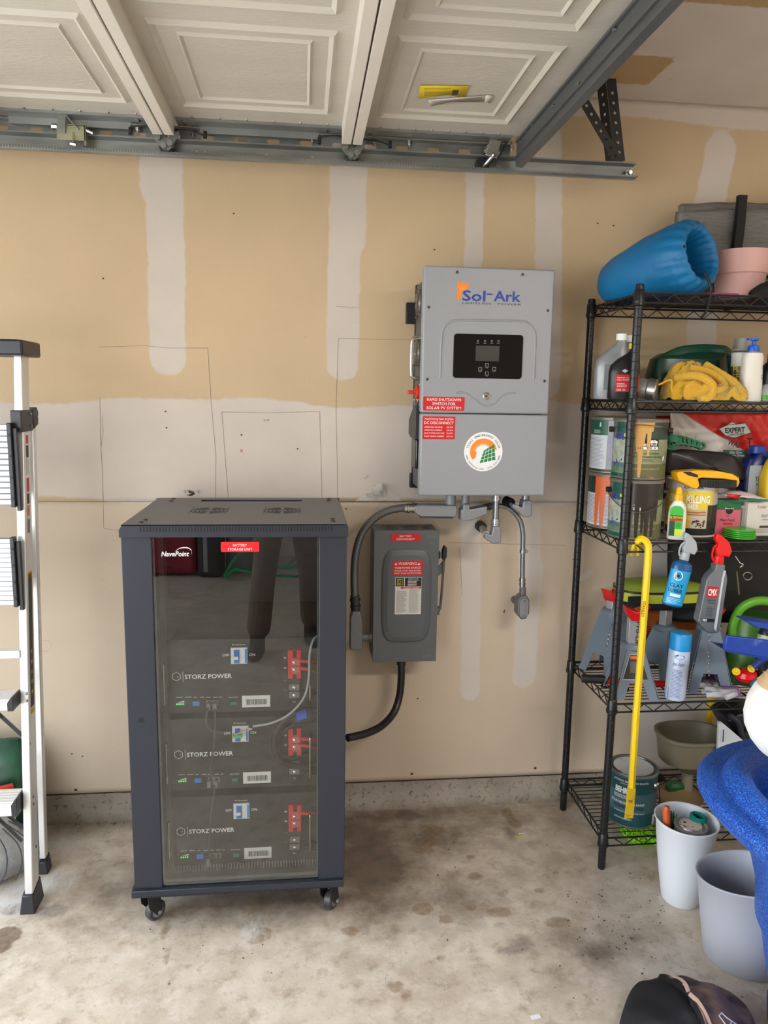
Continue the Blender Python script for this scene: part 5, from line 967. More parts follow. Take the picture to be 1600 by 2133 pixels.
for lv in LEV:
    b = B()
    for dz, r in ((0, .0035), (-.028, .003)):
        for a, c in (((SXL, SYF), (SXR, SYF)), ((SXL, SYR), (SXR, SYR)), ((SXL, SYF), (SXL, SYR)), ((SXR, SYF), (SXR, SYR))): seg(b, (*a, lv+dz), (*c, lv+dz), r)
    ws = obj('wire_shelf', b, WIRE, shu)
    b = B()
    for y in (SYF, SYR):
        n_ = 25; pts = [(SXL+.03+(SXR-SXL-.06)*k/n_, y, lv-(.028 if k % 2 else .002)) for k in range(n_+1)]; b.tube(pts, .0021, 5)
    for x in (SXL, SXR): pts = [(x, SYF+.02+(SYR-SYF-.04)*k/11, lv-(.028 if k % 2 else .002)) for k in range(12)]; b.tube(pts, .0021, 5)
    obj('zigzag_truss', b, WIRE, ws, split=1)
    b = B()
    for k in range(1, 16): y = SYF+(SYR-SYF)*k/16; seg(b, (SXL, y, lv+.0045), (SXR, y, lv+.0045), .0016)
    obj('deck_wire', b, WIRE, ws, kind='stuff')
    b = B()
    for x in (SXL+.22, SXL+.47, SXL+.70): seg(b, (x, SYF, lv), (x, SYR, lv), .003)
    obj('cross_rod', b, WIRE, ws, split=1)
Z1, Z2, Z3, Z4, Z5 = [l+.0065 for l in LEV]
FA = -.45                       # direction most shelf goods face
def at(px, Y, z):               # a point at height z and depth Y seen in column px
    v = P(px, 1000, Y); w = P(px, 1400, Y); t = (z-v.z)/(w.z-v.z); return Vector((v.x+(w.x-v.x)*t, Y, z))
# ---------------------------------------------------------------- top tier
t = thing('sleeping_bag', 'bright blue stuffed roll bag with a gathered open end on the top shelf', 'bag', (1.13, 2.33, Z1), world=True)
c0, c1 = Vector((1.180, 2.215, Z1+.112)), Vector((1.045, 2.455, Z1+.06)); ax = (c0-c1).normalized(); up = Vector((0, 0, 1)); sd = ax.cross(up).normalized(); up2 = sd.cross(ax)
prof = [(-.09, .012), (-.085, .045), (-.06, .072), (-.02, .088), (.05, .100), (.12, .110), (.19, .115), (.235, .113), (.262, .102), (.272, .088), (.262, .076), (.235, .068), (.17, .062), (.12, .050), (.10, .001)]
c1 = c0-ax*.255; nu = 72
def rollf(i, j):
    k = j*(len(prof)-1); k0 = min(int(k), len(prof)-2); s_, r = [prof[k0][q]+(prof[k0+1][q]-prof[k0][q])*(k-k0) for q in (0, 1)]; a = 2*PI*i
    w = 1 if k < 6 else 1+.035*math.sin(a*19+k)*min(1, (k-5)/3); w *= 1+.03*mnoise.noise((math.cos(a)*2, math.sin(a)*2, s_*12)); cz = c1+ax*s_
    r *= w; flat_ = .92 if math.sin(a) < 0 else 1.0
    p = cz+sd*math.cos(a)*r*.97+up2*math.sin(a)*r*flat_; lo = Z1+.003+.004*max(0, mnoise.noise((p.x*40, p.y*40, 0)))
    p.z = max(p.z-(.112-.103)*0, lo); return p
b = B(); b.grid(rollf, nu, 61, True); obj('roll_cover', b, mat((0, 104, 158), .5, bump=.35, bs=26), t, smooth=2)
b = B(); b.lathe([(.001, 0), (.052, .004), (.058, .02)], 30, M=Matrix.Translation(c1+ax*.125) @ ax.to_track_quat('Z', 'Y').to_matrix().to_4x4()); obj('inner_lining', b, mat((8, 40, 60), .7), t)
b = B(); b.tube(catmull([c0+ax*.01+Vector((.0, -.02, -.05)), c0+Vector((.02, -.045, -.085)), Vector((1.205, 2.168, Z1+.0)), Vector((1.195, 2.163, Z1-.05)), Vector((1.178, 2.162, Z1-.075))], 5), .0042, 6); obj('drawstring', b, mat((16, 18, 24), .6), t)
b = B(); q = P(1495, 528, 2.19); b.lathe([(.006, -.003), (.006, .003)], 12, M=Matrix.Translation(c0+ax*.012+sd*.085+up2*.012) @ ax.to_track_quat('Z', 'Y').to_matrix().to_4x4()); obj('snap_button', b, DARK, t)
t = thing('plant_pot', 'pale pink two-tiered plastic plant pot on the top shelf', 'pot', (1.405, 2.36, Z1)); b = B()
b.lathe([(.062, 0), (.066, .002), (.078, .078), (.080, .082), (.084, .084), (.093, .150), (.093, .154), (.089, .154), (.080, .09), (.062, .01), (.001, .008)], 48); obj('pot_body', b, mat((214, 168, 160), .5), t)
b = B(); b.tube([(.0795*math.cos(k*PI/18), .0795*math.sin(k*PI/18), .083) for k in range(37)], .002, 6, cap=False); obj('waist_ring', b, mat((204, 156, 148), .5), t)
t = thing('folded_tarp', 'folded grey tarpaulin bag with a black strap at the back of the top shelf', 'tarp', (1.40, 2.50, Z1), world=True); TP = mat((112, 110, 108), .4, bump=.8, bs=30, var=.12, vs=30, stretch=(1, 1, 6))
for k, (x0, x1, z0, z1, y) in enumerate(((1.235, 1.72, Z1+.002, 2.172, 2.47), (1.265, 1.74, Z1+.03, 2.205, 2.515))):
    def tf(i, j, x0=x0, x1=x1, z0=z0, z1=z1, y=y, k=k):
        x = x0+(x1-x0)*i; z = z0+(z1-z0)*j+.028*i*j; return Vector((x, y+.010*mnoise.noise((x*9, z*14, k*5)), z+.006*mnoise.noise((x*12, k, 2))*j))
    b = B(); b.grid(tf, 40, 24); obj('tarp_fold', b, TP, t, solid=.03 if k == 0 else .02, norm=False)
b = B(); v0 = [at(a_, 2.43, z_) for a_, z_ in ((1540, 2.222), (1557, 2.222), (1552, 2.13), (1545, 2.04), (1540, 1.98), (1520, 1.98), (1528, 2.05), (1535, 2.14))]; b.prism([(v.x, v.z) for v in v0], 2.428, 2.446); obj('black_strap', b, mat((14, 14, 15), .7), t)
b = B(); b.box(1.24, 1.72, 2.425, 2.45, 1.965, 1.995); obj('black_hem', b, mat((14, 14, 15), .7), t, bevel=.008)
t = thing('black_cloth', 'crumpled black fabric hanging through the right of the top shelf', 'cloth', (1.52, 2.225, Z1)); t.scale = (1, .42, 1); b = B()
def clf(i, j): a = 2*PI*i; r = .13*math.sin(PI*min(1, j*1.0+.02))**.6; z = -.045+.11*j; return Vector((r*1.2*math.cos(a)+.01*mnoise.noise((math.cos(a)*3, math.sin(a)*3, j*4)), r*.9*math.sin(a), z+.012*mnoise.noise((math.cos(a)*4, math.sin(a)*4, j*3))))
b.grid(clf, 36, 16, True); obj('cloth_body', b, mat((13, 13, 15), .75), t, smooth=2)
b = B(); b.box(-.30, -.20, -.03, .02, .002, .006); obj('magenta_flap', b, mat((150, 20, 100), .5), t)
# ---------------------------------------------------------------- second tier
def superbody(b, secs, n=36, p=3.2):   # (z, hx, hy, cx)
    for i, (z, hx, hy, *c) in enumerate(secs): pass
    v = []; f = []
    for z, hx, hy, *c in secs:
        for k in range(n):
            a = 2*PI*k/n; c_, s_ = math.cos(a), math.sin(a); q = (abs(c_)**p+abs(s_)**p)**(-1/p); v.append(((c[0] if c else 0)+c_*q*hx, s_*q*hy, z))
    m = len(secs)
    for i in range(m-1):
        for k in range(n): a = i*n+k; e = i*n+(k+1) % n; f.append((a, e, e+n, a+n))
    f += [tuple(range(n))[::-1], tuple(range((m-1)*n, m*n))]; b.add(v, f); return b
def oil_jug(lab, px, Y, rz, body, cap, h=.205, lbl=None):
    p = at(px, Y, Z2); t = thing('oil_bottle', lab, 'bottle', p, (0, 0, rz)); b = B()
    superbody(b, [(0, .046, .030), (.006, .050, .033), (.10, .050, .033), (.125, .048, .032, .002), (.15, .036, .026, .012), (.168, .022, .020, .024), (.178, .016, .016, .028), (.19, .014, .014, .028)]); obj('bottle_body', b, body, t, bevel=0)
    b = B(); b.cyl((.028, 0, .186), (.028, 0, .186+.022), .0165, n=20); obj('cap', b, cap, t, bevel=.0015); return t
SIL = mat((146, 150, 154), .35, .3)
t = oil_jug('silver motor oil bottle with a white cap, left of the pair at the shelf corner', 1268, 2.36, -.35, SIL, WHITE)
b = B(); b.box(-.02, .045, -.0345, -.0335, .03, .11); obj('bottle_label', b, mat((120, 128, 130), .4), t); b = B(); b.prism([(.0, .10), (.045, .13), (.045, .105)], -.0345, -.033); obj('green_flash', b, mat((80, 130, 50), .4), t)
t = oil_jug('silver motor oil bottle with a white cap, right of the pair at the shelf corner', 1290, 2.41, -.3, SIL, WHITE)
t = oil_jug('black oil bottle with a red label behind the front shelf post', 1296, 2.25, -.3, mat((24, 24, 26), .3), mat((220, 190, 40), .4)); t.scale = (.92, .92, .82)
b = B(); b.box(-.028, .046, -.0345, -.0332, .028, .092); lb = obj('red_label', b, mat((186, 22, 34), .4), t); b = B(); tadd(b, 'PREMIUM 4-CYCLE', -.024, .078, .0045, .05, 'l', flat(0, -.0350, 0)); tadd(b, 'SMALL ENGINE OIL', -.024, .070, .0045, .05, 'l', flat(0, -.0350, 0)); slines(b, flat(0, -.0350, 0), -.024, .01, .045, .060, 3, .3); tadd(b, 'SAE 30', -.024, .032, .007, None, 'l', flat(0, -.0350, 0)); obj('lettering', b, PRINTW, lb, norm=False)
b = B(); b.prism([(-.010, .105), (.0, .112), (.010, .105), (.0, .098)], -.0345, -.033); obj('white_emblem', b, mat((190, 190, 190), .5), t)
t = thing('tipped_jar', 'dirty clear jar with a metal base lying on its side behind the front post', 'jar', at(1350, 2.27, Z2+.033)); M = Matrix.Rotation(PI/2+.15, 4, 'Y') @ Matrix.Rotation(.55, 4, 'X'); b = B(); b.lathe([(.027, -.085), (.031, -.08), (.031, -.01), (.029, 0)], 28, M=M); jr = obj('jar_body', b, mat((176, 174, 168), .25, .4, var=.35, vs=22), t)
b = B(); b.lathe([(.030, -.004), (.0345, .0), (.0345, .022), (.031, .026), (.026, .022), (.001, .018)], 28, M=M); obj('metal_base', b, mat((186, 184, 180), .28, .9), t); b = B(); b.lathe([(.0320, -.07), (.0320, -.03)], 28, M=M); b.f = b.f[:-2][:len(b.f)//2]; obj('paper_label', b, mat((220, 218, 214), .6), t)
# towel
t = thing('yellow_towel', 'crumpled yellow microfibre towel with grey smudges on the second shelf', 'towel', (1.27, 2.27, Z2), world=True)
TW = mat((222, 172, 42), .95, bump=.9, bs=220, sheen=.4, c2=(176, 150, 74), vs=9, thr=(.5, .72))
def towel(cx, cy, hx, hy, h, sd_, rot=0, over=0):
    def f(i, j):
        a = 2*PI*i; r = math.sin(PI/2*j); lump = 1+.22*mnoise.noise((math.cos(a)*1.6+sd_, math.sin(a)*1.6, 0)); fold = .018*math.sin(7*a+9*r+sd_*3)*r*(1-r*.4)+.013*mnoise.noise((math.cos(a)*r*5+sd_, math.sin(a)*r*5, 2))
        x = hx*r*math.cos(a)*lump; y = hy*r*math.sin(a)*lump; z = h*math.cos(PI/2*j)**.7+fold; c_, s_ = math.cos(rot), math.sin(rot)
        return Vector((cx+x*c_-y*s_, cy+x*s_+y*c_, Z2+max(z, .002)))
    b = B(); b.grid(f, 90, 30, True); return b
for k, a in enumerate(((1.215, 2.29, .080, .062, .118, 1.0, -.2), (1.275, 2.27, .095, .055, .088, 4.2, -.35), (1.225, 2.235, .080, .045, .070, 7.7, .1), (1.300, 2.225, .075, .04, .055, 2.6, -.2))): obj('towel_fold', towel(*a), TW, t, smooth=2)
b = B(); b.tube(catmull([(1.20, 2.25, Z2+.10), (1.25, 2.235, Z2+.090), (1.285, 2.215, Z2+.065), (1.29, 2.20, Z2+.04), (1.24, 2.19, Z2+.025)], 6), .012, 10); b.tube(catmull([(1.15, 2.24, Z2+.07), (1.20, 2.20, Z2+.075), (1.245, 2.19, Z2+.05), (1.235, 2.180, Z2+.012), (1.20, 2.178, Z2+.008)], 6), .012, 10); b.tube(catmull([(1.26, 2.27, Z2+.11), (1.29, 2.24, Z2+.085), (1.325, 2.21, Z2+.055), (1.35, 2.20, Z2+.025)], 6), .015, 10); obj('rolled_edge', b, TW, t, split=1)
b = B(); b.tube(catmull([at(1372, 2.17, Z2+.045), at(1398, 2.165, Z2+.060), at(1400, 2.165, Z2+.028), at(1420, 2.163, Z2+.012)], 6), .003, 6); obj('stitched_hem', b, mat((206, 150, 30), .9), t)
# green jug lying, spray can, pump bottle
t = thing('oil_jug', 'dark green motor oil jug lying on its side behind the yellow towel', 'jug', at(1435, 2.44, Z2)); t.scale = (1.12, 1, 1.38); b = B(); superbody(b, [(0, .0, .0), (.0, .125, .052), (.06, .135, .056), (.098, .125, .05), (.112, .10, .036)], 48, 4); obj('jug_body', b, mat((10, 60, 44), .3), t)
b = B(); b.tube(catmull([(-.10, -.02, .098), (-.05, -.03, .116), (.02, -.03, .122), (.09, -.02, .120), (.12, 0, .11)], 6), .013, 10); obj('handle', b, mat((12, 70, 50), .28), t)
b = B(); b.add([(.10, -.060, .015), (.128, -.060, .015), (.128, -.060, .105), (.10, -.060, .105)], [(0, 1, 2, 3)]); lb = obj('viscosity_label', b, mat((60, 82, 60), .5), t, solid=.002); b = B(); tadd(b, '5W-20', .122, .060, .016, .062, 'c', lambda u, v: (u, -.0625, v), rot=PI/2, bold=.01); obj('lettering', b, DARK, lb, norm=False)
b = B(); b.prism([(.05, .06), (.075, .115), (.065, .05)], -.066, -.06); obj('brown_flash', b, mat((120, 76, 56), .5), t)
p = at(1539, 2.30, Z2); t = thing('spray_can', 'clear sealant spray can with a clear cap behind the pump bottle', 'spray can', p); b = B(); b.lathe([(.031, 0), (.033, .003), (.033, .150), (.028, .158), (.022, .160)], 36); obj('can_body', b, mat((96, 96, 96), .35, .2), t)
b = B(); b.lathe([(.0334, .110), (.0334, .152), (.0315, .154)], 36); b.f = b.f[:-2]; obj('upper_band', b, mat((210, 208, 204), .4), t, norm=False); b = B(); b.lathe([(.030, .158), (.0315, .16), (.0295, .198), (.0285, .199), (.0285, .165)], 36); obj('clear_cap', b, mat((200, 198, 196), .12, trans=.75), t)
b = B(); mp = onrad(0, 0, .033, 0, FA-.1, .0010); tadd(b, 'FLEX', 0, .092, .019, .052, 'c', mp, bold=.03, rot=.03); tadd(b, 'SEAL', 0, .068, .019, .056, 'c', mp, bold=.03); obj('yellow_lettering', b, mat((232, 214, 40), .4), t, norm=False)
b = B(); tadd(b, 'CLEAR', 0, .052, .011, .05, 'c', mp, bold=.01); tadd(b, 'RUBBER IN A CAN', 0, .128, .004, .045, 'c', mp); obj('print', b, mat((225, 225, 222), .5), t, norm=False)
p = at(1560, 2.225, Z2); t = thing('pump_bottle', 'white lotion-style pump bottle with a blue pump top near the shelf front', 'bottle', p); b = B(); superbody(b, [(0, .032, .024), (.004, .034, .026), (.05, .034, .026), (.11, .030, .024), (.135, .031, .024), (.148, .027, .022), (.152, .013, .013), (.156, .011, .011)], 40, 2.6); obj('bottle_body', b, mat((222, 218, 208), .35), t)
BLP = mat((16, 84, 190), .3); b = B(); b.lathe([(.017, .153), (.0175, .157), (.016, .170), (.006, .173), (.0055, .185), (.013, .187), (.013, .193), (.001, .194)], 24); b.box(-.022, 0, -.005, .005, .187, .193); obj('pump_head', b, BLP, t)
b = B(); mp = lambda u, v: (.0225+u*.6, -.0215+u*.3, v); tadd(b, 'DU', .0, .100, .009, .012, 'c', mp); tadd(b, 'Q', .0, .07, .013, .012, 'c', mp); tadd(b, '8 oz', .0, .03, .003, None, 'c', mp); obj('print', b, mat((70, 68, 64), .5), t, norm=False)
p = at(1600, 2.33, Z2); t = thing('dark_spray_bottle', 'dark blue and black bottle cut by the right frame edge on the second shelf', 'bottle', p); b = B(); superbody(b, [(0, .04, .03), (.004, .044, .032), (.09, .042, .03), (.12, .020, .02), (.13, .012, .012)], 32); obj('bottle_body', b, mat((26, 32, 44), .35), t); b = B(); b.cyl((0, 0, .128), (0, 0, .155), .014, n=18); obj('cap', b, mat((14, 40, 110), .4), t)
p = at(1594, 2.22, Z2); t = thing('small_round_bottle', 'small grey and green round bottle beside the pump bottle', 'bottle', p); b = B(); b.lathe([(.018, 0), (.022, .004), (.022, .03), (.012, .05), (.001, .056)], 24); obj('bottle_body', b, mat((150, 152, 150), .3), t); b = B(); b.lathe([(.0222, .006), (.0224, .02)], 24); b.f = b.f[:-2]; obj('green_label', b, mat((70, 150, 40), .4), t, norm=False)
# ---------------------------------------------------------------- paint cans
def can_base(lab, x, y, z, body, group=None, r=.083, h=.188, handle=1):
    t = thing('paint_can', lab, 'paint can', (x, y, z), group=group); b = B()
    b.lathe([(r-.003, 0), (r, .002), (r, .006), (r-.0015, .008), (r-.0015, h-.012), (r+.001, h-.010), (r+.0015, h-.004), (r-.001, h), (r-.006, h-.001), (r-.008, h-.007), (r-.014, h-.008), (r-.016, h-.004), (.001, h-.004)], 48); obj('can_body', b, body, t)
    return t
def band(t, nm, r, z0, z1, m, a0=None, a1=None, e=.0004, lab=None):
    b = B(); mp = onrad(0, 0, r, 0, 0, e); n = 40; A0, A1 = (-PI, PI) if a0 is None else (a0, a1); b.grid(lambda i, j: Vector(mp((A0+(A1-A0)*i)*r, z0+(z1-z0)*j)), n, 2); return obj(nm, b, m, t, lab, norm=False)
def drips(t, r, a0, a1, ztop, zmin, m, seed, lab, nd=6, h0=.03, e=.0014, fixed=None):
    b = B(); mp = onrad(0, 0, r, 0, 0, e); rr = random.Random(seed); n = 90; ds = fixed or [(rr.uniform(.05, .95), rr.uniform(.3, 1), rr.uniform(.02, .05)) for _ in range(nd)]
    def ln(s):
        edge = min(s, 1-s); L = h0*(1-.3*abs(2*s-1))*min(1, edge*20+.3)
        for c, l, w in ds:
            d = abs(s-c)/w
            if d < 1.6: L = max(L, h0+(l*(ztop-zmin)-h0)*max(0, 1-max(0, d-.75)/.85)**.6*(1 if d < 1.55 else 0))
        return L
    cols = [(a0+(a1-a0)*k/n, ln(k/n)) for k in range(n+1)]; v = []
    for a, L in cols: v += [mp(a*r, ztop), mp(a*r, ztop-L)]
    b.add(v, [(2*k, 2*k+1, 2*k+3, 2*k+2) for k in range(n)]); return obj('paint_drips', b, m, t, lab, norm=False)
CR = .0815
def behr(t, lab=None, front=0.0, label=True):
    GD, GO = mat((16, 78, 66), .4), mat((98, 98, 62), .45); band(t, 'dark_band', CR, .125, .178, GD, FA-1.0, FA+.35); band(t, 'dark_band', CR, .125, .178, mat((44, 60, 48), .4), FA+.35, FA+1.4)
    band(t, 'pale_band', CR, .052, .125, mat((150, 152, 120), .45, c2=(122, 128, 92), vs=14), FA-.2, FA+1.5); band(t, 'flower_picture', CR, .052, .125, mat((174, 180, 172), .45, c2=(138, 146, 120), vs=50), FA-1.3, FA-.2); band(t, 'olive_band', CR, .008, .050, GO, FA-.5, FA+1.5); band(t, 'green_foot', CR, .008, .050, mat((110, 130, 112), .4, c2=(30, 90, 72), vs=18), FA-1.4, FA-.5); band(t, 'green_rim', CR, .006, .018, GD, FA-1.4, FA-.4, .0007)
    b = B(); rr = random.Random(4)
    for k in range(46):
        a, z = FA-.85+rr.uniform(-.22, .22), rr.choice((.128, .128, .045))+rr.uniform(-.006, .016); mp = onrad(0, 0, CR, 0, a, .0009); s_ = rr.uniform(.0015, .004); polyp(b, mp, [(-s_, z), (0, z+s_*1.6), (s_, z), (0, z-s_*.8)])
    obj('purple_flowers', b, mat((70, 66, 150), .5), t, kind='stuff', norm=False)
    b = B(); mp = onrad(0, 0, CR, 0, FA-.55, .0009); polyp(b, mp, [(-.005, .132), (.005, .132), (.006, .142), (-.004, .143)]); obj('yellow_flower', b, mat((190, 190, 50), .5), t, norm=False)
    mp = onrad(0, 0, CR, 0, FA+.30, .0009); b = B(); quadp(b, mp, -.036, .036, .093, .128, 8); bl = obj('black_plate', b, mat((20, 22, 24), .4), t, norm=False); mp2 = onrad(0, 0, CR, 0, FA+.30, .0013)
    b = B(); quadp(b, mp2, -.034, .034, .0945, .1035, 8); tadd(b, 'PREMIUM PLUS', 0, .106, .007, .060, 'c', mp2, bold=.02); polyp(b, mp2, [(.004, .115), (.010, .123), (.022, .124), (.031, .120), (.030, .113), (.020, .116), (.010, .114)]); obj('white_print', b, PRINTW, bl, 'white wordmark with a bear silhouette', norm=False)
    b = B(); mp3 = onrad(0, 0, CR, 0, FA+.30, .0017); tadd(b, 'U L T R A', 0, .0960, .0058, .056, 'c', mp3, bold=.01); obj('ultra_lettering', b, DARK, bl, norm=False)
    b = B(); tadd(b, 'STAIN-BLOCKING', 0, .080, .0058, .078, 'c', mp2, bold=.005); tadd(b, 'PAINT & PRIMER IN ONE', 0, .069, .0062, .104, 'c', mp2, bold=.005); slines(b, mp2, -.03, .03, .058, .066, 2, .3, 3, 6); obj('lettering', b, mat((60, 66, 50), .5), t, norm=False)
    b = B(); tadd(b, 'DURABILITY & HIDE IN FEWER COATS', 0, .033, .0035, .09, 'c', mp2, bold=.005); tadd(b, 'SEMI-GLOSS ENAMEL', 0.01, .163, .0048, .07, 'c', mp2); quadp(b, mp2, -.06, .06, .0505, .0515, 12); obj('pale_lettering', b, mat((190, 190, 170), .5), t, norm=False)
def bail(t, a0, a1, zp, sag, r=.086, m=None):
    b = B(); pts = []
    for k in range(25): s = k/24; a = a0+(a1-a0)*s; pts.append((math.sin(a)*(r+.008), -math.cos(a)*(r+.008), zp+sag*math.sin(PI*s))); 
    b.tube(pts, .0016, 6); obj('wire_handle', b, mat((120, 118, 112), .35, .9), t)
    b = B()
    for a in (a0, a1): b.cyl((math.sin(a)*r*.97, -math.cos(a)*r*.97, zp), (math.sin(a)*(r+.010), -math.cos(a)*(r+.010), zp), .009, n=14)
    obj('handle_ear', b, BLACK, t, split=1)
CLR = mat((120, 116, 106), .35, .3)
p = at(1319, 2.268, Z3); lo = can_base('paint can streaked with dark brown paint, bottom front of the four-can stack', p.x, p.y, Z3, CLR, 'stacked paint cans'); behr(lo); drips(lo, CR, FA-.42, FA+1.0, .186, .004, mat((42, 32, 28), .3), 11, 'glossy dark brown drips', h0=.085, fixed=[(.20, .98, .035), (.36, .98, .04), (.50, .9, .03), (.62, 1.0, .05), (.78, .96, .045), (.90, .7, .03)])
bail(lo, FA-1.2, FA+1.5, .150, -.06)
p2 = at(1328, 2.268, Z3+.19); up_ = can_base('paint can with tan paint running down the front, top front of the four-can stack', p2.x, p2.y, Z3+.189, CLR, 'stacked paint cans'); behr(up_); drips(up_, CR, FA-.50, FA+.52, .187, .004, mat((206, 156, 84), .45), 3, 'tan paint drips', h0=.05, fixed=[(.54, .98, .06), (.50, .55, .12), (.82, .62, .045), (.05, .30, .08)])
bail(up_, FA-1.35, FA+1.5, .152, .018)
b = B(); mp = onrad(0, 0, CR, 0, FA, .0016); polyp(b, mp, [(-.06, .003), (.05, .003), (.05, .010), (.03, .013), (.01, .009), (-.02, .014), (-.04, .008), (-.06, .016)]); obj('dried_rim_paint', b, mat((206, 156, 84), .5), up_, norm=False)
b = B(); mp = onrad(0, 0, CR, 0, FA+1.05, .0016); polyp(b, mp, [(-.004, .058), (.004, .064), (.003, .076), (-.004, .072)]); obj('paint_chip', b, PRINTW, up_, norm=False)
pb = at(1272, 2.448, Z3); bk = can_base('paint can covered in orange drips, bottom back of the four-can stack', pb.x, pb.y, Z3, CLR, 'stacked paint cans'); band(bk, 'dark_band', CR, .12, .178, mat((30, 52, 46), .4), FA-1.5, FA+1.2); band(bk, 'text_panel', CR, .012, .12, mat((206, 206, 210), .5), FA-1.5, FA+1.2)
b = B(); slines(b, onrad(0, 0, CR, 0, FA-.9, .0009), -.03, .10, .018, .115, 22, .35, 8, 8); obj('small_print', b, mat((110, 110, 116), .5), bk, norm=False); drips(bk, CR, FA-.72, FA+.6, .187, .002, mat((214, 96, 44), .4), 9, 'orange paint drips', h0=.07, fixed=[(.08, .97, .05), (.27, .97, .06), (.52, .9, .035), (.63, 1.0, .04), (.85, .9, .05)])
pt = at(1278, 2.448, Z3+.19); bt = can_base('paint can with a white instruction panel, top back of the four-can stack', pt.x, pt.y, Z3+.189, CLR, 'stacked paint cans'); band(bt, 'green_block', CR, .128, .178, mat((28, 84, 66), .4), FA-1.4, FA-.28); band(bt, 'text_panel', CR, .014, .127, mat((206, 208, 214), .5), FA-1.4, FA-.28); band(bt, 'flower_picture', CR, .014, .178, mat((170, 178, 160), .45, c2=(150, 146, 176), vs=30), FA-.24, FA+.8)
band(bt, 'green_rim', CR, .006, .014, mat((30, 60, 50), .4), FA-1.4, FA+.8); b = B(); slines(b, onrad(0, 0, CR, 0, FA-.95, .0009), -.03, .05, .02, .12, 22, .3, 18, 8); obj('small_print', b, mat((140, 140, 150), .5), bt, norm=False)
b = B(); mp = onrad(0, 0, CR, 0, FA-.62, .0009); slines(b, mp, -.03, .01, .132, .145, 4, .4, 7, 4); polyp(b, mp, [(-.004, .155), (.004, .155), (.002, .170), (-.002, .170)]); obj('white_print', b, mat((190, 200, 196), .5), bt, norm=False)
# ---------------------------------------------------------------- rest of the third tier
p = at(1435, 2.300, Z3); t = can_base('yellow primer can beneath the yellow hand clamp', p.x, p.y, Z3, mat((186, 176, 160), .4), r=.080, h=.182); r = .0785
band(t, 'yellow_label', r, .055, .150, mat((226, 200, 50), .4), FA-1.3, FA+.85); band(t, 'pale_top', r, .148, .172, mat((206, 200, 190), .4), FA-1.3, FA+.9); band(t, 'black_foot', r, .008, .030, DARK, FA-1.3, FA+1.3); band(t, 'yellow_edge', r, .030, .056, mat((220, 176, 40), .4), FA-1.3, FA-.05); band(t, 'dog_picture', r, .030, .090, mat((196, 182, 160), .5), FA-.05, FA+.62, .0008); band(t, 'black_side', r, .030, .105, mat((30, 28, 26), .4), FA+.62, FA+1.4)
mp = onrad(0, 0, r, 0, FA, .0012)
b = B(); tadd(b, 'ZINSSER', 0.0, .158, .011, .06, 'c', mp, bold=.02); polyp(b, mp, [(-.02, .115), (-.008, .112), (.012, .138), (.0, .132)]);  tadd(b, 'Interior', .01, .014, .006, .022, 'c', onrad(0, 0, r, 0, FA, .0016)); b2 = B(); tadd(b2, 'KILLING', .018, .112, .024, .074, 'c', mp, bold=.03); tadd(b2, 'ODOR', -.055, .112, .024, .05, 'c', mp, bold=.03); tadd(b2, 'PRIMER', -.008, .092, .016, .055, 'c', mp, bold=.02)
obj('white_lettering', b2, PRINTW, t, norm=False, split=1); obj('black_lettering', b, DARK, t, norm=False, split=1)
b = B(); slines(b, mp, -.02, .045, .070, .086, 2, .45, 2, 6); obj('small_print', b, mat((150, 100, 40), .5), t, norm=False); b = B(); tadd(b, 'ELIMINATES', .018, .077, .006, .045, 'c', onrad(0, 0, r, 0, FA, .0016), rot=.25); obj('orange_lettering', b, mat((220, 90, 40), .5), t, norm=False)
b = B(); rr = random.Random(2)
for k in range(34): a_, z = rr.uniform(.002, .040), rr.uniform(.034, .056); s_ = rr.uniform(.002, .004); polyp(b, onrad(0, 0, r, 0, FA, .0018), [(a_-s_, z), (a_, z+s_), (a_+s_, z), (a_, z-s_)])
obj('dog_shapes', b, mat((60, 44, 36), .6), t, kind='stuff', norm=False)
# bug spray bottle
p = at(1407, 2.205, Z3); t = thing('spray_bottle', 'small white bottle with a yellow cap and green label before the primer can', 'bottle', p, (0, 0, FA)); b = B(); superbody(b, [(0, .024, .014), (.004, .027, .016), (.085, .027, .016), (.105, .024, .015), (.120, .014, .012), (.126, .011, .011)], 36, 2.4); obj('bottle_body', b, mat((226, 226, 222), .35), t)
b = B(); b.lathe([(.0135, .124), (.0135, .142), (.011, .144), (.009, .160), (.006, .166), (.001, .167)], 20); obj('cap', b, mat((240, 180, 20), .35), t); b = B(); b.prism(rrect(-.022, .017, .012, .108, .016, 6), -.0168, -.0160); lb = obj('green_label', b, mat((60, 176, 60), .4), t, smooth=False)
b = B(); b.box(-.022, -.006, -.0172, -.0166, .013, .060); obj('dark_block', b, mat((14, 70, 44), .4), lb); b = B(); b.box(-.005, .017, -.0172, -.0166, .013, .035); obj('lime_block', b, mat((200, 220, 50), .4), lb); b = B(); b.box(-.022, .017, -.0174, -.0166, .060, .066); obj('red_stripe', b, mat((206, 30, 30), .4), lb)
b = B(); b.box(-.022, .017, -.0174, -.0166, .066, .078); obj('black_stripe', b, mat((20, 40, 20), .4), lb); b = B(); tadd(b, 'ULTRATHON', -.0025, .068, .008, .037, 'c', flat(0, -.0178, 0), bold=.01); obj('yellow_lettering', b, mat((236, 226, 50), .4), lb, norm=False); b = B(); slines(b, flat(0, -.0178, 0), -.002, .015, .038, .056, 5, .3); obj('small_print', b, mat((20, 80, 40), .5), lb, norm=False)
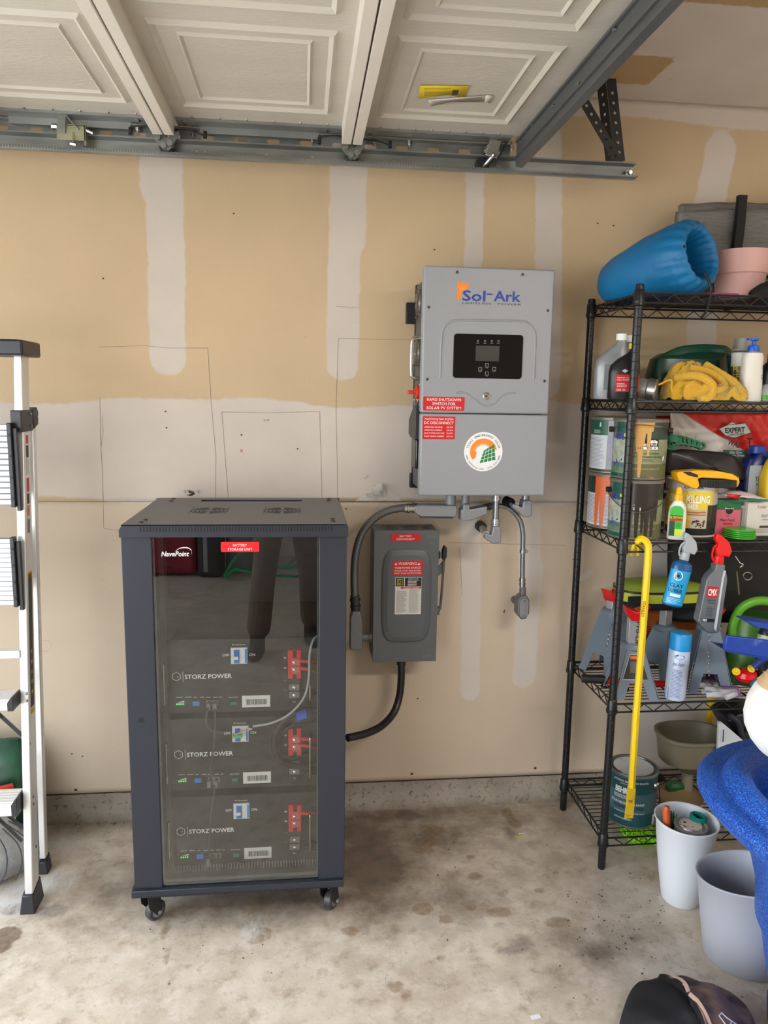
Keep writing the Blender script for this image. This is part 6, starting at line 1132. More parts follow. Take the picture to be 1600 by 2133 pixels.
# hand clamp on the primer can
t = thing('hand_clamp', 'yellow and black moulded hand saw grip lying on the primer can', 'tool handle', (p.x+.0, 2.24, Z3+.187), world=True); zc_ = Z3+.187
q = lambda px, py: P(px, py, 2.225); YL = mat((240, 176, 10), .4)
b = B(); pts = [q(*a_) for a_ in ((1404, 984), (1410, 981), (1450, 978), (1490, 980), (1520, 986), (1533, 994), (1534, 1004), (1530, 1013), (1524, 1014), (1526, 1000), (1500, 996), (1455, 994), (1448, 996), (1452, 1010), (1446, 1017), (1436, 1015), (1408, 1000))]; b.prism([(v.x, v.z) for v in pts], 2.205, 2.25); obj('yellow_frame', b, YL, t, bevel=.003, seg=2)
b = B(); pts = [q(*a_) for a_ in ((1452, 996), (1526, 999), (1525, 1014), (1500, 1015), (1451, 1013))]; b.prism([(v.x, v.z) for v in pts], 2.198, 2.24); gp = obj('rubber_grip', b, mat((26, 26, 26), .6), t, bevel=.002)
b = B()
for k in range(14): v = q(1468+k*3.4, 1006); b.box(v.x-.0012, v.x+.0012, 2.1965, 2.199, v.z-.009, v.z+.009)
obj('grip_rib', b, mat((38, 38, 38), .6), gp, kind='stuff'); b = B(); pts = [q(*a_) for a_ in ((1416, 982), (1430, 981), (1447, 988), (1446, 993), (1428, 989))]; b.prism([(v.x, v.z) for v in pts], 2.203, 2.21); obj('black_pad', b, mat((24, 24, 24), .5), t)
# black plastic sheet
def sheet(px, Y0, Y1, z_add=0, seed=0):
    pts = [P(a, c, Y0) for a, c in px]; b = B(); n = len(pts); c_ = sum(pts, Vector())/n; v = []; rings = 5
    for j in range(rings+1):
        for p in pts: w = j/rings; g = c_+(p-c_)*w; v.append(Vector((g.x, Y0+(Y1-Y0)*(1-w)+.010*mnoise.noise((g.x*20+seed, g.z*20, 0)), g.z)))
    f = [(j*n+k, j*n+(k+1) % n, (j+1)*n+(k+1) % n, (j+1)*n+k) for j in range(rings) for k in range(n)]; b.add(v, f); return b
def dense(px, k=4): 
    out = []
    for a, c in zip(px, px[1:]+px[:1]): out += [(a[0]+(c[0]-a[0])*i/k, a[1]+(c[1]-a[1])*i/k) for i in range(k)]
    return out
o = obj('plastic_sheet', sheet(dense([(1386, 940), (1420, 936), (1500, 942), (1530, 950), (1545, 970), (1563, 1005), (1535, 1002), (1520, 990), (1460, 975), (1400, 982), (1384, 990)]), 2.34, 2.31, seed=3), mat((44, 40, 42), .35), label='stiff black plastic sheet sloping over the items on the third shelf', cat='plastic sheet', solid=.004)
# lattice of green foam strap
t = thing('foam_lattice', 'green perforated foam strip lying above the black plastic sheet', 'strap', (1.27, 2.37, 1.36), world=True); GF = mat((50, 120, 82), .7); b = B()
pts = [P(*a_, 2.375) for a_ in ((1396, 930), (1412, 918), (1440, 922), (1470, 932), (1500, 938))]
for k in range(9): v = Vector(catmull(pts, 3)[k]); M = Matrix.Translation(v) @ Matrix.Rotation(PI/2-.3, 4, 'X') @ Matrix.Rotation(.4*k, 4, 'Z'); b.plate(circ(0, 0, .017, 14, .013), [circ(0, 0, .009, 10, .0065)], -.005, .005, 'z', M)
obj('foam_ring', b, GF, t, split=1); b = B(); v = P(1400, 915, 2.36); b.lathe([(.001, -.01), (.018, -.008), (.022, .004), (.014, .014), (.001, .016)], 16, v); obj('foam_end', b, mat((60, 140, 110), .7), t)
# garden product bag
t = thing('weed_killer_bag', 'red and white crumpled garden product bag with a black wordmark on the third shelf', 'bag', (1.50, 2.44, Z3), world=True); yb_ = 2.43
def bagf(i, j):
    x = 1.235+.50*i; z = Z3+.02+(LEV[1]-.035-Z3-.02)*j; cr = mnoise.noise((x*11, z*8, 1))*.028+abs(mnoise.noise((x*18+z*9, z*7, 7)))*.02-.025*math.sin(PI*i); return Vector((x+.03*(1-j)*(i < .2), yb_+cr, z))
b = B(); b.grid(bagf, 70, 50); bgm = N('bag_print'); sp_ = bgm.new('SeparateXYZ'); bgm.L(bgm.tc.outputs['Object'], sp_.inputs[0]); wob = bgm.math('MULTIPLY_ADD', bgm.noise(6, 3), .05, -.025)
dd = bgm.math('ADD', bgm.math('ADD', bgm.math('MULTIPLY', sp_.outputs[0], .55), sp_.outputs[2]), wob); msk = bgm.ramp(dd, .268, .274); cb_ = bgm.mix(msk, (206, 198, 190), (196, 34, 26)); bgm.L(cb_, bgm.b.inputs['Base Color']); bgm.b.inputs['Roughness'].default_value = .33; bgm.bump(bgm.noise(14, 5), .5, .01)
obj('front_film', b, bgm.m, t, norm=False, solid=.003); b = B(); b.grid(lambda i, j: Vector((1.24+.49*i, 2.53+.01*math.sin(i*9), Z3+.02+.36*j)), 12, 8); obj('back_film', b, mat((190, 30, 24), .4), t, solid=.003)
b = B(); b.prism([(1.26, Z3+.02), (1.72, Z3+.02), (1.72, Z3+.10), (1.26, Z3+.10)], 2.44, 2.52); obj('contents', b, mat((200, 196, 190), .5), t, bevel=.03)
def bp(px, py, e=0): v = P(px, py, yb_-.052-e); return v
b = B(); pts = [bp(*a_) for a_ in ((1497, 893), (1516, 885), (1526, 879), (1533, 884), (1553, 881), (1565, 901), (1530, 912), (1512, 908))]; b.prism([(v.x, v.z) for v in pts], yb_-.052, yb_-.050); sg = obj('crest', b, mat((176, 178, 172), .5), t, 'pale crest with black lettering', smooth=False)
b = B(); m_ = lambda px, py: (lambda u, v: (bp(px, py).x+u, yb_-.0528, bp(px, py).z+v)); tadd(b, 'EXPERT', 0, 0, .017, .070, 'c', m_(1531, 901), bold=.03, rot=.06); tadd(b, 'GARDENER', 0, 0, .0075, .062, 'c', m_(1533, 907), bold=.01, rot=.06)
tadd(b, 'WAS', 0, 0, .020, .046, 'c', m_(1527, 930), bold=.02, rot=-.25); tadd(b, 'T', 0, 0, .022, .02, 'c', m_(1561, 926), bold=.03); obj('black_lettering', b, DARK, t, norm=False, split=1); b = B()
for a_, c_ in zip(((1497, 893), (1516, 885), (1533, 884), (1553, 881), (1565, 901), (1530, 912), (1512, 908)), ((1516, 885), (1533, 884), (1553, 881), (1565, 901), (1530, 912), (1512, 908), (1497, 893))):
    v0, v1 = bp(*a_), bp(*c_); n_ = Vector((-(v1-v0).z, 0, (v1-v0).x)).normalized()*.0008; b.add([Vector((w.x, yb_-.0528, w.z)) for w in (v0-n_, v1-n_, v1+n_, v0+n_)], [(0, 1, 2, 3)])
obj('crest_outline', b, DARK, t, norm=False); b = B(); pts = [bp(*a_) for a_ in ((1507, 937), (1555, 939), (1560, 951), (1508, 952))]; b.prism([(v.x, v.z) for v in pts], yb_-.052, yb_-.050); gb_ = obj('green_panel', b, mat((16, 60, 52), .5), t, smooth=False); b = B(); tadd(b, 'Kills Over', 0, 0, .009, .045, 'c', m_(1533, 945), bold=.01); tadd(b, 'ous Green', 0, 0, .009, .045, 'c', m_(1537, 951), bold=.01); obj('white_lettering', b, mat((190, 200, 196), .5), gb_, norm=False)
# blue jug, yellow jug
p = at(1573, 2.36, Z3+.07); p.z = Z3; t = thing('blue_jug', 'dark blue plant-care jug with a silver label on the third shelf', 'jug', p); b = B(); superbody(b, [(0, .062, .035), (.004, .066, .038), (.20, .066, .038), (.245, .052, .034), (.262, .024, .024), (.27, .022, .022)], 36, 3); obj('jug_body', b, mat((14, 34, 96), .32), t); b = B(); b.cyl((-.012, 0, .262), (-.012, 0, .288), .027, n=28); obj('cap', b, mat((20, 60, 150), .35), t, bevel=.002)
b = B(); b.prism(rrect(-.058, .060, .095, .225, .006, 4), -.0395, -.0385); lb = obj('silver_label', b, mat((158, 166, 176), .4), t, smooth=False); b = B(); b.prism([(-.016, .222), (.030, .222), (.030, .206), (.006, .196), (-.016, .206)], -.0402, -.0394); obj('red_badge', b, mat((176, 20, 34), .4), lb); b = B(); f_ = flat(0, -.0402, 0); tadd(b, 'Tree&Shrub', .004, .172, .016, .082, 'c', f_, bold=.015, shear=.1); tadd(b, 'Protect&Feed', .006, .156, .010, .075, 'c', f_, bold=.01, shear=.1); obj('lettering', b, DARK, lb, norm=False); b = B(); b.prism([(0, .145), (.05, .155), (.055, .12), (.01, .125)], -.0400, -.0394); obj('leaf_picture', b, mat((50, 74, 44), .6, c2=(110, 120, 80), vs=60), lb)
p = at(1605, 2.30, Z3+.15); t = thing('yellow_bottle', 'yellow plastic bottle cut by the right frame edge on the third shelf', 'bottle', (p.x, p.y, Z3)); b = B(); superbody(b, [(0, .03, .03), (.004, .034, .032), (.19, .034, .032), (.235, .022, .02), (.25, .014, .014)], 28); obj('bottle_body', b, mat((226, 190, 40), .4), t); b = B(); b.cyl((0, 0, .248), (0, 0, .268), .015, n=16); obj('cap', b, mat((230, 196, 50), .4), t)
def card(nm, lab, px0, px1, py0, z0, Y, d, col, cat='box', rz=0):
    a = at(px0, Y, z0+.05); c = at(px1, Y, z0+.05); h = P(px0, py0, Y).z-z0; t = thing(nm, lab, cat, ((a.x+c.x)/2, Y+d/2, z0), (0, 0, rz)); w = (c.x-a.x)/2; b = B(); b.box(-w, w, -d/2, d/2, 0, h); obj('carton', b, mat(col, .5), t, bevel=.0015); return t, w, h, flat(0, -d/2-.0006, 0)
t, w, h, f_ = card('plant_food_box', 'pink and green plant food box under a red and white pouch', 1490, 1543, 1025, Z3+.025, 2.26, .04, (196, 92, 110)); t.location.z = Z3
for o in t.children: o.scale.z = 1.0
b = B(); b.box(-w, w, -.0206, -.0198, h*.72, h); obj('green_top', b, mat((20, 100, 60), .45), t); b = B(); b.cyl((.004, -.0206, h*.70), (.004, -.0214, h*.70), .012, n=24); obj('black_roundel', b, DARK, t); b = B(); b.box(-.014, .018, -.0208, -.0198, h*.30, h*.36); obj('red_bar', b, mat((190, 20, 50), .45), t)
b = B(); tadd(b, 'Plant Food', -.001, h*.40, .0095, .050, 'c', flat(0, -.0209, 0), bold=.005); tadd(b, 'Rose', 0, h*.53, .005, .012, 'c', flat(0, -.0209, 0)); obj('lettering', b, mat((60, 24, 60), .5), t, norm=False); b = B(); tadd(b, 'Miracle-Gro', .003, h*.74, .005, .030, 'c', flat(0, -.0218, 0), bold=.01); obj('white_lettering', b, PRINTW, t, norm=False)
o = thing('seed_pouch', 'small red and white pouch lying on the pink plant food box', 'pouch', (t.location.x+.045, 2.27, Z3+h+.001)); b = B(); b.grid(lambda i, j: Vector((-.07+.14*i, -.035+.07*j, .004+.014*math.sin(PI*i)*math.sin(PI*j)+.004*mnoise.noise((i*5, j*5, 1))+.012*(1-i))), 16, 12); obj('pouch_body', b, mat((208, 196, 194), .35), o, solid=.004); b = B(); b.add([(-.07, -.036, .022), (-.02, -.036, .018), (-.035, -.036, .004), (-.068, -.036, .012)], [(0, 1, 2, 3)]); obj('red_corner', b, mat((196, 30, 40), .4), o, solid=.002); b = B(); b.box(-.03, .07, -.038, -.034, -.002, .004); obj('green_edge', b, mat((20, 110, 70), .4), o)
t, w, h, f_ = card('paint_primer_box', 'white carton of interior paint at the right end of the third shelf', 1556, 1640, 1046, Z3, 2.25, .10, (206, 202, 192)); f_ = flat(0, -.0508, 0)
b = B(); tadd(b, 'INTERIOR', .01, h*.55, .010, .062, 'c', f_); tadd(b, 'LONG WEAR & TEAR', .01, h*.47, .004, .055, 'c', f_); slines(b, f_, -.05, .05, .01, h*.22, 4, .2); obj('lettering', b, mat((90, 76, 66), .5), t, norm=False); b = B(); tadd(b, 'Color', -.022, h*.82, .010, .030, 'c', f_, bold=.005); obj('red_lettering', b, mat((190, 40, 50), .5), t, norm=False); b = B(); b.box(-.025, .05, -.0508, -.050, h*.24, h*.31); obj('dark_bar', b, mat((70, 52, 44), .5), t)
t, w, h, f_ = card('clear_blister', 'clear plastic blister strip between the pink box and white carton', 1541, 1555, 1052, Z3, 2.27, .03, (186, 176, 164)); b = B(); b.box(-w*.7, w*.7, -.0206, -.0150, .012, h-.01); obj('blister_front', b, mat((190, 184, 176), .15, trans=.4), t)
t = thing('green_dishes', 'stack of lime green translucent lids at the front of the third shelf', 'lids', at(1540, 2.225, Z3)); b = B()
for k in range(5): b.lathe([(.046-.001*k, .001+k*.006), (.050-.001*k, .003+k*.006), (.050-.001*k, .0055+k*.006), (.046-.001*k, .0065+k*.006), (.001, .0065+k*.006)], 40)
obj('lid', b, mat((70, 178, 50), .25), t, split=1)
# ---------------------------------------------------------------- fourth tier
t = thing('crowbar', 'long yellow hooked pry bar hanging in front of the shelf', 'crowbar', (1.04, 2.15, .17), world=True); YC = mat((240, 204, 12), .38)
b = B(); b.tube(catmull([P(*a_) for a_ in ((1326, 1132, 2.175), (1333, 1124, 2.165), (1341, 1124, 2.158), (1350, 1136, 2.153), (1350, 1160, 2.152))], 5)+[P(1340, 1300, 2.152), P(1324, 1500, 2.152), P(1316, 1640, 2.152)], [.007, .0085]+[.0112]*99, 6); obj('hex_bar', b, YC, t, smooth=False)
b = B(); a, c = P(1316, 1640, 2.152), P(1309, 1703, 2.152); b.add([a+Vector((-.010, -.009, 0)), a+Vector((.010, -.009, 0)), a+Vector((.010, .009, 0)), a+Vector((-.010, .009, 0)), c+Vector((-.014, -.005, 0)), c+Vector((.014, -.005, 0)), c+Vector((.014, -.001, 0)), c+Vector((-.014, -.001, 0))], [(0, 1, 2, 3), (4, 7, 6, 5), (0, 4, 5, 1), (1, 5, 6, 2), (2, 6, 7, 3), (3, 7, 4, 0)]); obj('chisel_end', b, mat((226, 186, 10), .45, c2=(90, 70, 30), vs=60, thr=(.55, .7)), t, smooth=False)
b = B(); a = P(1322, 1128, 2.178)
for s_ in (-1, 1): b.tube(catmull([P(1330, 1126, 2.172), P(1326+s_*4, 1133, 2.182), P(1323+s_*7, 1146, 2.19), P(1322+s_*7, 1156, 2.196)], 4), [.007]*9+[.006]*10, 6)
obj('claw', b, YC, t, split=1); b = B(); a = P(1342, 1252, 2.140); tadd(b, 'STANLEY', 0, 0, .010, .052, 'l', lambda u, v: (a.x-.004+u, 2.1405, a.z+v), rot=-PI/2-.06); obj('lettering', b, mat((60, 52, 20), .5), t, norm=False)
def trigger(t, col, sc=1, z0=.0, alt=None):
    m = mat(col, .35) if not alt else alt; b = B(); b.lathe([(.0135, z0), (.0145, z0+.002), (.0135, z0+.022), (.010, z0+.026)], 20); obj('screw_cap', b, m, t)
    b = B(); b.prism([(-.010, z0+.024), (.012, z0+.024), (.026, z0+.022), (.032, z0+.040), (.020, z0+.064), (-.006, z0+.082), (-.020, z0+.086), (-.022, z0+.070), (-.010, z0+.054), (-.016, z0+.044)], -.010, .010); obj('trigger_head', b, m, t, bevel=.003, seg=2)
    b = B(); b.tube(catmull([(-.010, 0, z0+.056), (-.020, 0, z0+.045), (-.022, 0, z0+.025), (-.017, 0, z0+.010)], 4), .003, 6); obj('trigger_lever', b, m, t)
q = P(1399, 1262, 2.150); t = thing('spray_bottle', 'blue spray bottle of clay lubricant hanging tilted from the shelf edge', 'bottle', q, (0, .19, 0)); b = B(); b.lathe([(.024, 0), (.031, .003), (.0325, .010), (.0325, .128), (.029, .140), (.015, .147), (.012, .152)], 36, sx=1, sy=.75); obj('bottle_body', b, mat((20, 92, 150), .15, trans=.2), t)
b = B(); mp = lambda u, v: (math.sin(FA*.6+u/.0325)*.0331, -math.cos(FA*.6+u/.0325)*.0331*.76, v); quadp(b, mp, -.042, .036, .008, .118, 14); lb = obj('sky_label', b, mat((24, 156, 214), .4), t, norm=False); mp2 = lambda u, v: (math.sin(FA*.6+u/.0325)*.0336, -math.cos(FA*.6+u/.0325)*.0336*.76, v)
b = B(); polyp(b, mp2, circ(-.008, .100, .014, 20)); ro = obj('round_emblem', b, mat((220, 226, 228), .5), lb, norm=False); b = B(); mp3 = lambda u, v: (math.sin(FA*.6+u/.0325)*.0340, -math.cos(FA*.6+u/.0325)*.0340*.76, v); polyp(b, mp3, circ(-.008, .100, .0055, 12)); arc_text(b, 'CHEMICAL', 0, 0, .0095, PI/2, 2.3, .004, 0) if 0 else None
for k in range(12): a_ = k*PI/6; quadp(b, lambda u, v: mp3(-.008+.0095*math.cos(a_)+u, .100+.0095*math.sin(a_)+v), -.0010, .0010, -.0016, .0016)
tadd(b, 'CLAY', -.006, .064, .011, .044, 'c', mp2, bold=.02); tadd(b, 'LUBER', -.006, .048, .011, .046, 'c', mp2, bold=.02); obj('dark_lettering', b, mat((14, 34, 60), .5), lb, norm=False)
b = B(); quadp(b, mp2, -.018, .014, .034, .043, 5); slines(b, mp2, -.026, .02, .012, .03, 4, .25, 2, 6); obj('white_strip', b, mat((216, 232, 240), .5), lb, norm=False); trigger(t, (200, 206, 214), z0=.150, alt=mat((206, 212, 220), .22, trans=.45)); q0 = t
q = P(1476, 1314, 2.150); t = thing('spray_bottle', 'grey spray bottle with a red trigger and red badge hanging from the shelf edge', 'bottle', q, (0, .06, 0)); t.scale = (1.1, 1, 1.14); b = B()
b.prism([(-.012, 0), (.022, 0), (.026, .010), (.026, .150), (.018, .176), (.013, .178), (.013, .192), (-.013, .192), (-.014, .176), (-.030, .160), (-.036, .146), (-.044, .030)], -.017, .017); bb = obj('bottle_body', b, mat((112, 118, 124), .25, .2), t, bevel=.007, seg=3)
b = B(); b.prism([(.006, .012), (.013, .004), (.013, .15), (.016, .176), (.010, .176), (.008, .15)], -.0185, -.0165); obj('pale_ridge', b, mat((196, 200, 204), .3), t); b = B(); b.prism(rrect(-.031, .002, .098, .130, .002, 3), -.0180, -.0168); bd = obj('red_badge', b, mat((196, 24, 34), .4), t, smooth=False); b = B(); tadd(b, 'CMX', -.0145, .105, .018, .027, 'c', flat(0, -.0184, 0), bold=.03); obj('lettering', b, PRINTW, bd, norm=False)
b = B(); tadd(b, 'CERAMIC', -.014, .088, .0062, .028, 'c', flat(0, -.0180, 0)); tadd(b, 'SPRAY COATING', -.012, .081, .0036, .022, 'c', flat(0, -.0180, 0)); slines(b, flat(0, -.0180, 0), -.025, -.002, .045, .075, 7, .25); obj('dark_print', b, mat((44, 48, 54), .5), t, norm=False)
b = B(); b.box(-.034, .003, -.0180, -.0168, .030, .039); pr_ = obj('black_strip', b, DARK, t); b = B(); tadd(b, 'PRO', -.026, .0315, .0065, .013, 'c', flat(0, -.0184, 0), bold=.03); obj('lettering', b, PRINTW, pr_, norm=False); trigger(t, (224, 18, 18), z0=.190)
# glass cleaner can
p = at(1405, 2.195, Z4); t = thing('spray_can', 'white and pale blue glass cleaner can with a blue cap on the fourth shelf', 'spray can', p, (0, .03, 0)); b = B(); b.lathe([(.029, 0), (.032, .002), (.033, .006), (.033, .165), (.031, .170)], 36); obj('can_body', b, mat((190, 204, 226), .35, .1), t); b = B(); b.lathe([(.0332, .168), (.0332, .218), (.030, .223), (.001, .224)], 36); obj('cap', b, mat((28, 146, 214), .38), t)
mp = onrad(0, 0, .033, 0, FA-.05, .0005); b = B(); polyp(b, mp, circ(.002, .150, .016, 24, .008)); lb = obj('blue_oval', b, mat((30, 110, 190), .4), t, norm=False); b = B(); mp2 = onrad(0, 0, .033, 0, FA-.05, .001); tadd(b, 'Sprayway', .002, .1475, .006, .026, 'c', mp2, bold=.01); obj('lettering', b, PRINTW, lb, norm=False)
b = B(); tadd(b, 'glass cleaner', .002, .120, .013, .036, 'c', mp); slines(b, mp, -.016, .020, .012, .108, 20, .3, 3, 4); obj('purple_print', b, mat((92, 84, 160), .5), t, norm=False); b = B(); polyp(b, mp, [(-.040, .005), (-.022, .005), (-.022, .025), (-.040, .018)]); obj('navy_patch', b, mat((20, 30, 150), .4), t, norm=False); b = B(); polyp(b, mp, [(-.040, .019), (-.022, .026), (-.022, .045)]); obj('sky_patch', b, mat((40, 150, 220), .4), t, norm=False)
# jack stands
JG = mat((118, 132, 146), .38, .15); JR = mat((214, 18, 22), .25)
def jack(lab, x, y, z, rz, h=.20, col=.07, plate=False, sc=1, ratchet=0):
    t = thing('jack_stand', lab, 'jack stand', (x, y, z), (0, 0, rz), group='jack stands on the fourth shelf'); w0, w1 = .074, .028
    for k in range(4):
        M = Matrix.Rotation(k*PI/2, 4, 'Z'); b = B(); f0, f1 = -w0, -w1
        pts = [(-w1, h), (w1, h), (w0*.95, 0), (w0*.55, 0), (w0*.30, h*.33), (-w0*.30, h*.33), (-w0*.55, 0), (-w0*.95, 0)]; th = .003
        v = [(a, f0+(f1-f0)*c/h-e, c) for e in (0, th) for a, c in pts]; n_ = len(pts); b.add(v, [tuple(range(n_)), tuple(range(n_, 2*n_))[::-1]]+[(i, i+n_, (i+1) % n_+n_, (i+1) % n_) for i in range(n_)], M); obj('leg_plate', b, JG, t)
    b = B(); b.lathe([(.036, h-.004), (.040, h), (.040, h+.006), (.034, h+.014), (.026, h+.016)], 28); obj('collar', b, JG, t)
    b = B(); b.box(-.020, .020, -.014, .014, h, h+col); pc = obj('ratchet_column', b, mat((168, 170, 174), .35, .3), t, bevel=.003)
    b = B(); b.prism([(-.044, h+col+.046), (-.036, h+col+.030), (-.026, h+col+.010), (-.015, h+col-.006), (.015, h+col-.006), (.026, h+col+.010), (.036, h+col+.030), (.044, h+col+.046), (.026, h+col+.034), (.0, h+col+.024), (-.026, h+col+.034)], -.024, .024); obj('saddle', b, JR, t, bevel=.003)
    if plate:
        q_ = lambda c: -w0+(w0-w1)*c/h-.0048; b = B(); pts = [(-.030, .085), (.024, .085), (.0, .0)][:0] or [(-.046, .062), (.040, .062), (.018, h-.012), (-.020, h-.012)]; b.add([(a, q_(c), c) for a, c in pts], [(0, 1, 2, 3)]); wl_ = obj('warning_plate', b, mat((200, 200, 198), .5), t, norm=False, solid=.0008)
        b = B(); pts = [(-.0435, .065), (.0375, .065), (.0165, h-.015), (-.0185, h-.015)]; b.add([(a, q_(c)-.0012, c) for a, c in pts], [(0, 1, 2, 3)]); obj('dark_panel', b, mat((50, 48, 48), .5), wl_, norm=False)
        b = B(); slines(b, lambda u, v: (u, q_(v)-.0018, v), -.020, .014, .085, h-.035, 12, .35); obj('small_print', b, mat((140, 138, 134), .5), wl_, norm=False); b = B(); quadp(b, lambda u, v: (u, q_(v)-.0018, v), -.018, .010, h-.028, h-.018); obj('orange_bar', b, mat((214, 110, 40), .5), wl_, norm=False)
        b = B(); tadd(b, 'Pro-Lift', .004, h+col*.9, .013, col*.85, 'l', flat(0, -.0148, 0), rot=-PI/2, bold=.02); obj('lettering', b, DARK, pc, norm=False)
    return t
def chain(par, pts, r=.0045):
    b = B(); pts = catmull(pts, 6)
    for k, p in enumerate(pts):
        d = (pts[min(k+1, len(pts)-1)]-pts[max(k-1, 0)]).normalized(); M = Matrix.Translation(p) @ d.to_track_quat('Z', 'Y').to_matrix().to_4x4() @ Matrix.Rotation(PI/2*(k % 2), 4, 'Z'); L = [(M @ Vector((r*.55*math.cos(a), 0, r*math.sin(a)))) for a in [i*PI/4 for i in range(9)]]; b.tube(L, .0010, 5, cap=False)
    return obj('chain', b, STEEL, par, kind='stuff')
p = at(1311, 2.262, Z4); j1 = jack('grey jack stand with a warning plate standing at the shelf front', p.x, p.y, Z4, -.12, .155, .100, True)
p = at(1268, 2.455, Z4); j2 = jack('grey jack stand with red saddle, farthest left behind the front post', p.x, p.y, Z4, .5, .215, .045); b = B(); b.cyl((-.03, -.03, .215), (-.03, -.052, .215), .030, n=28); b.cyl((-.03, -.052, .215), (-.03, -.060, .215), .016, n=20); obj('pawl_housing', b, JG, j2); chain(j2, [Vector((-.05, -.045, .20)), Vector((-.075, -.05, .165)), Vector((-.085, -.05, .12))])
p = at(1378, 2.415, Z4); j3 = jack('grey jack stand with a tilted red saddle behind the glass cleaner can', p.x, p.y, Z4, .55, .165, .085); chain(j3, [Vector((.0, -.045, .165)), Vector((.012, -.06, .13)), Vector((.012, -.07, .09))])
p = at(1466, 2.285, Z4); j4 = jack('large grey jack stand under the hanging red-trigger bottle', p.x, p.y, Z4, -.25, .205, .0+.03); chain(j4, [Vector((-.01, -.045, .20)), Vector((-.012, -.062, .14)), Vector((-.010, -.08, .07))])
t = thing('jack_lever_bar', 'black rubber handle with a red end lying at the left of the fourth shelf', 'handle', (.975, 2.335, Z4+.014), (0, 0, -.25)); b = B(); b.cyl((-.028, 0, .003), (.055, 0, .003), .0145, n=20); obj('rubber_grip', b, mat((22, 22, 23), .5), t, bevel=.003); b = B(); b.cyl((.055, 0, .003), (.09, 0, .003), .013, n=20); b.cyl((.09, 0, .003), (.26, 0, .003), .010, n=16); obj('red_shaft', b, JR, t)
t = thing('name_plate', 'black plate with white lettering lying on the fourth shelf wires', 'plate', (1.045, 2.29, Z4), (0, 0, -.5)); b = B(); b.box(-.045, .045, -.014, .014, 0, .003); obj('plate_body', b, BLACK, t); b = B(); tadd(b, 'Pro-Lift', 0, -.006, .014, .075, 'c', lambda u, v: (u, v, .0036), bold=.02); obj('lettering', b, PRINTW, t, norm=False)
t, w, h, f_ = card('fan_box', 'orange ceiling fan carton behind the jack stands on the fourth shelf', 1318, 1455, 1252, Z4, 2.515, .05, (190, 104, 44)); f_ = flat(0, -.0258, 0)
b = B(); b.box(-w*.98, -w*.72, -.0256, -.0248, h*.72, h*.96); obj('blue_block', b, mat((24, 70, 150), .5), t); b = B(); b.box(-w*.70, w, -.0256, -.0248, h*.80, h*.96); obj('rust_band', b, mat((170, 66, 40), .5), t); b = B(); tadd(b, 'CEILING FAN', w*.55, h*.84, .013, .08, 'c', flat(0, -.0262, 0)); obj('white_lettering', b, mat((200, 180, 160), .5), t, norm=False)
b = B(); tadd(b, 'Con Ventilador', .02, h*.64, .012, .13, 'c', f_); tadd(b, 'Cuch', -w*.75, h*.66, .012, .03, 'c', f_); slines(b, f_, -w*.75, -w*.45, h*.08, h*.6, 14, .4); obj('dark_lettering', b, mat((70, 40, 24), .5), t, norm=False)
t = thing('lime_case', 'lime green zipped soft case with black bands lying on the orange carton', 'case', (at(1378, 2.46, 1).x, 2.46, Z4+h)); b = B(); superbody(b, [(0, .14, .07), (.012, .155, .085), (.030, .16, .09)], 48, 3); obj('lower_shell', b, mat((22, 22, 24), .6), t)
b = B(); superbody(b, [(.030, .16, .09), (.062, .158, .09)], 48, 3); obj('lime_band', b, mat((176, 186, 50), .6), t); b = B(); superbody(b, [(.062, .160, .092), (.070, .160, .092)], 48, 3); obj('zip', b, BLACK, t); b = B(); superbody(b, [(.070, .158, .09), (.084, .14, .075), (.092, .10, .05)], 48, 3); obj('lime_top', b, mat((140, 156, 50), .6), t); b = B(); b.box(-.155, -.085, -.097, -.088, .034, .058); obj('side_strap', b, BLACK, t)
# hanging black bag
t = thing('black_bag', 'black shoulder bag with a metal clip hanging behind the third shelf edge', 'bag', (1.52, 2.42, .80), world=True)
def bgf(i, j): x = 1.33+.40*i; z = 1.085-.32*j; e = math.sin(PI*min(1, max(0, i)))**.4; return Vector((x+(.05*(1-j) if i < .3 else 0)*-.5, 2.50-.05*e+.012*mnoise.noise((x*8, z*8, 4)), z))
b = B(); b.grid(bgf, 30, 24); obj('bag_body', b, mat((13, 13, 15), .65, bump=.4, bs=20), t, solid=.03, norm=False); b = B(); a = P(1553, 1158, 2.32); c = P(1555, 1192, 2.32); b.tube(catmull([P(1531, 1158, 2.32), P(1541, 1172, 2.32), P(1548, 1176, 2.32), P(1541, 1182, 2.32)], 4), .0024, 6); b.tube([P(1557+9*math.cos(k*PI/8), 1200+8*math.sin(k*PI/8), 2.32) for k in range(17)], .002, 6, cap=False); obj('metal_clip', b, CHROME, t, split=1)
b = B(); b.tube([P(1535, 1190, 2.33), P(1537, 1210, 2.33), P(1540, 1238, 2.33)], .006, 4, flat=.3); obj('olive_strap', b, mat((110, 112, 50), .7), t)
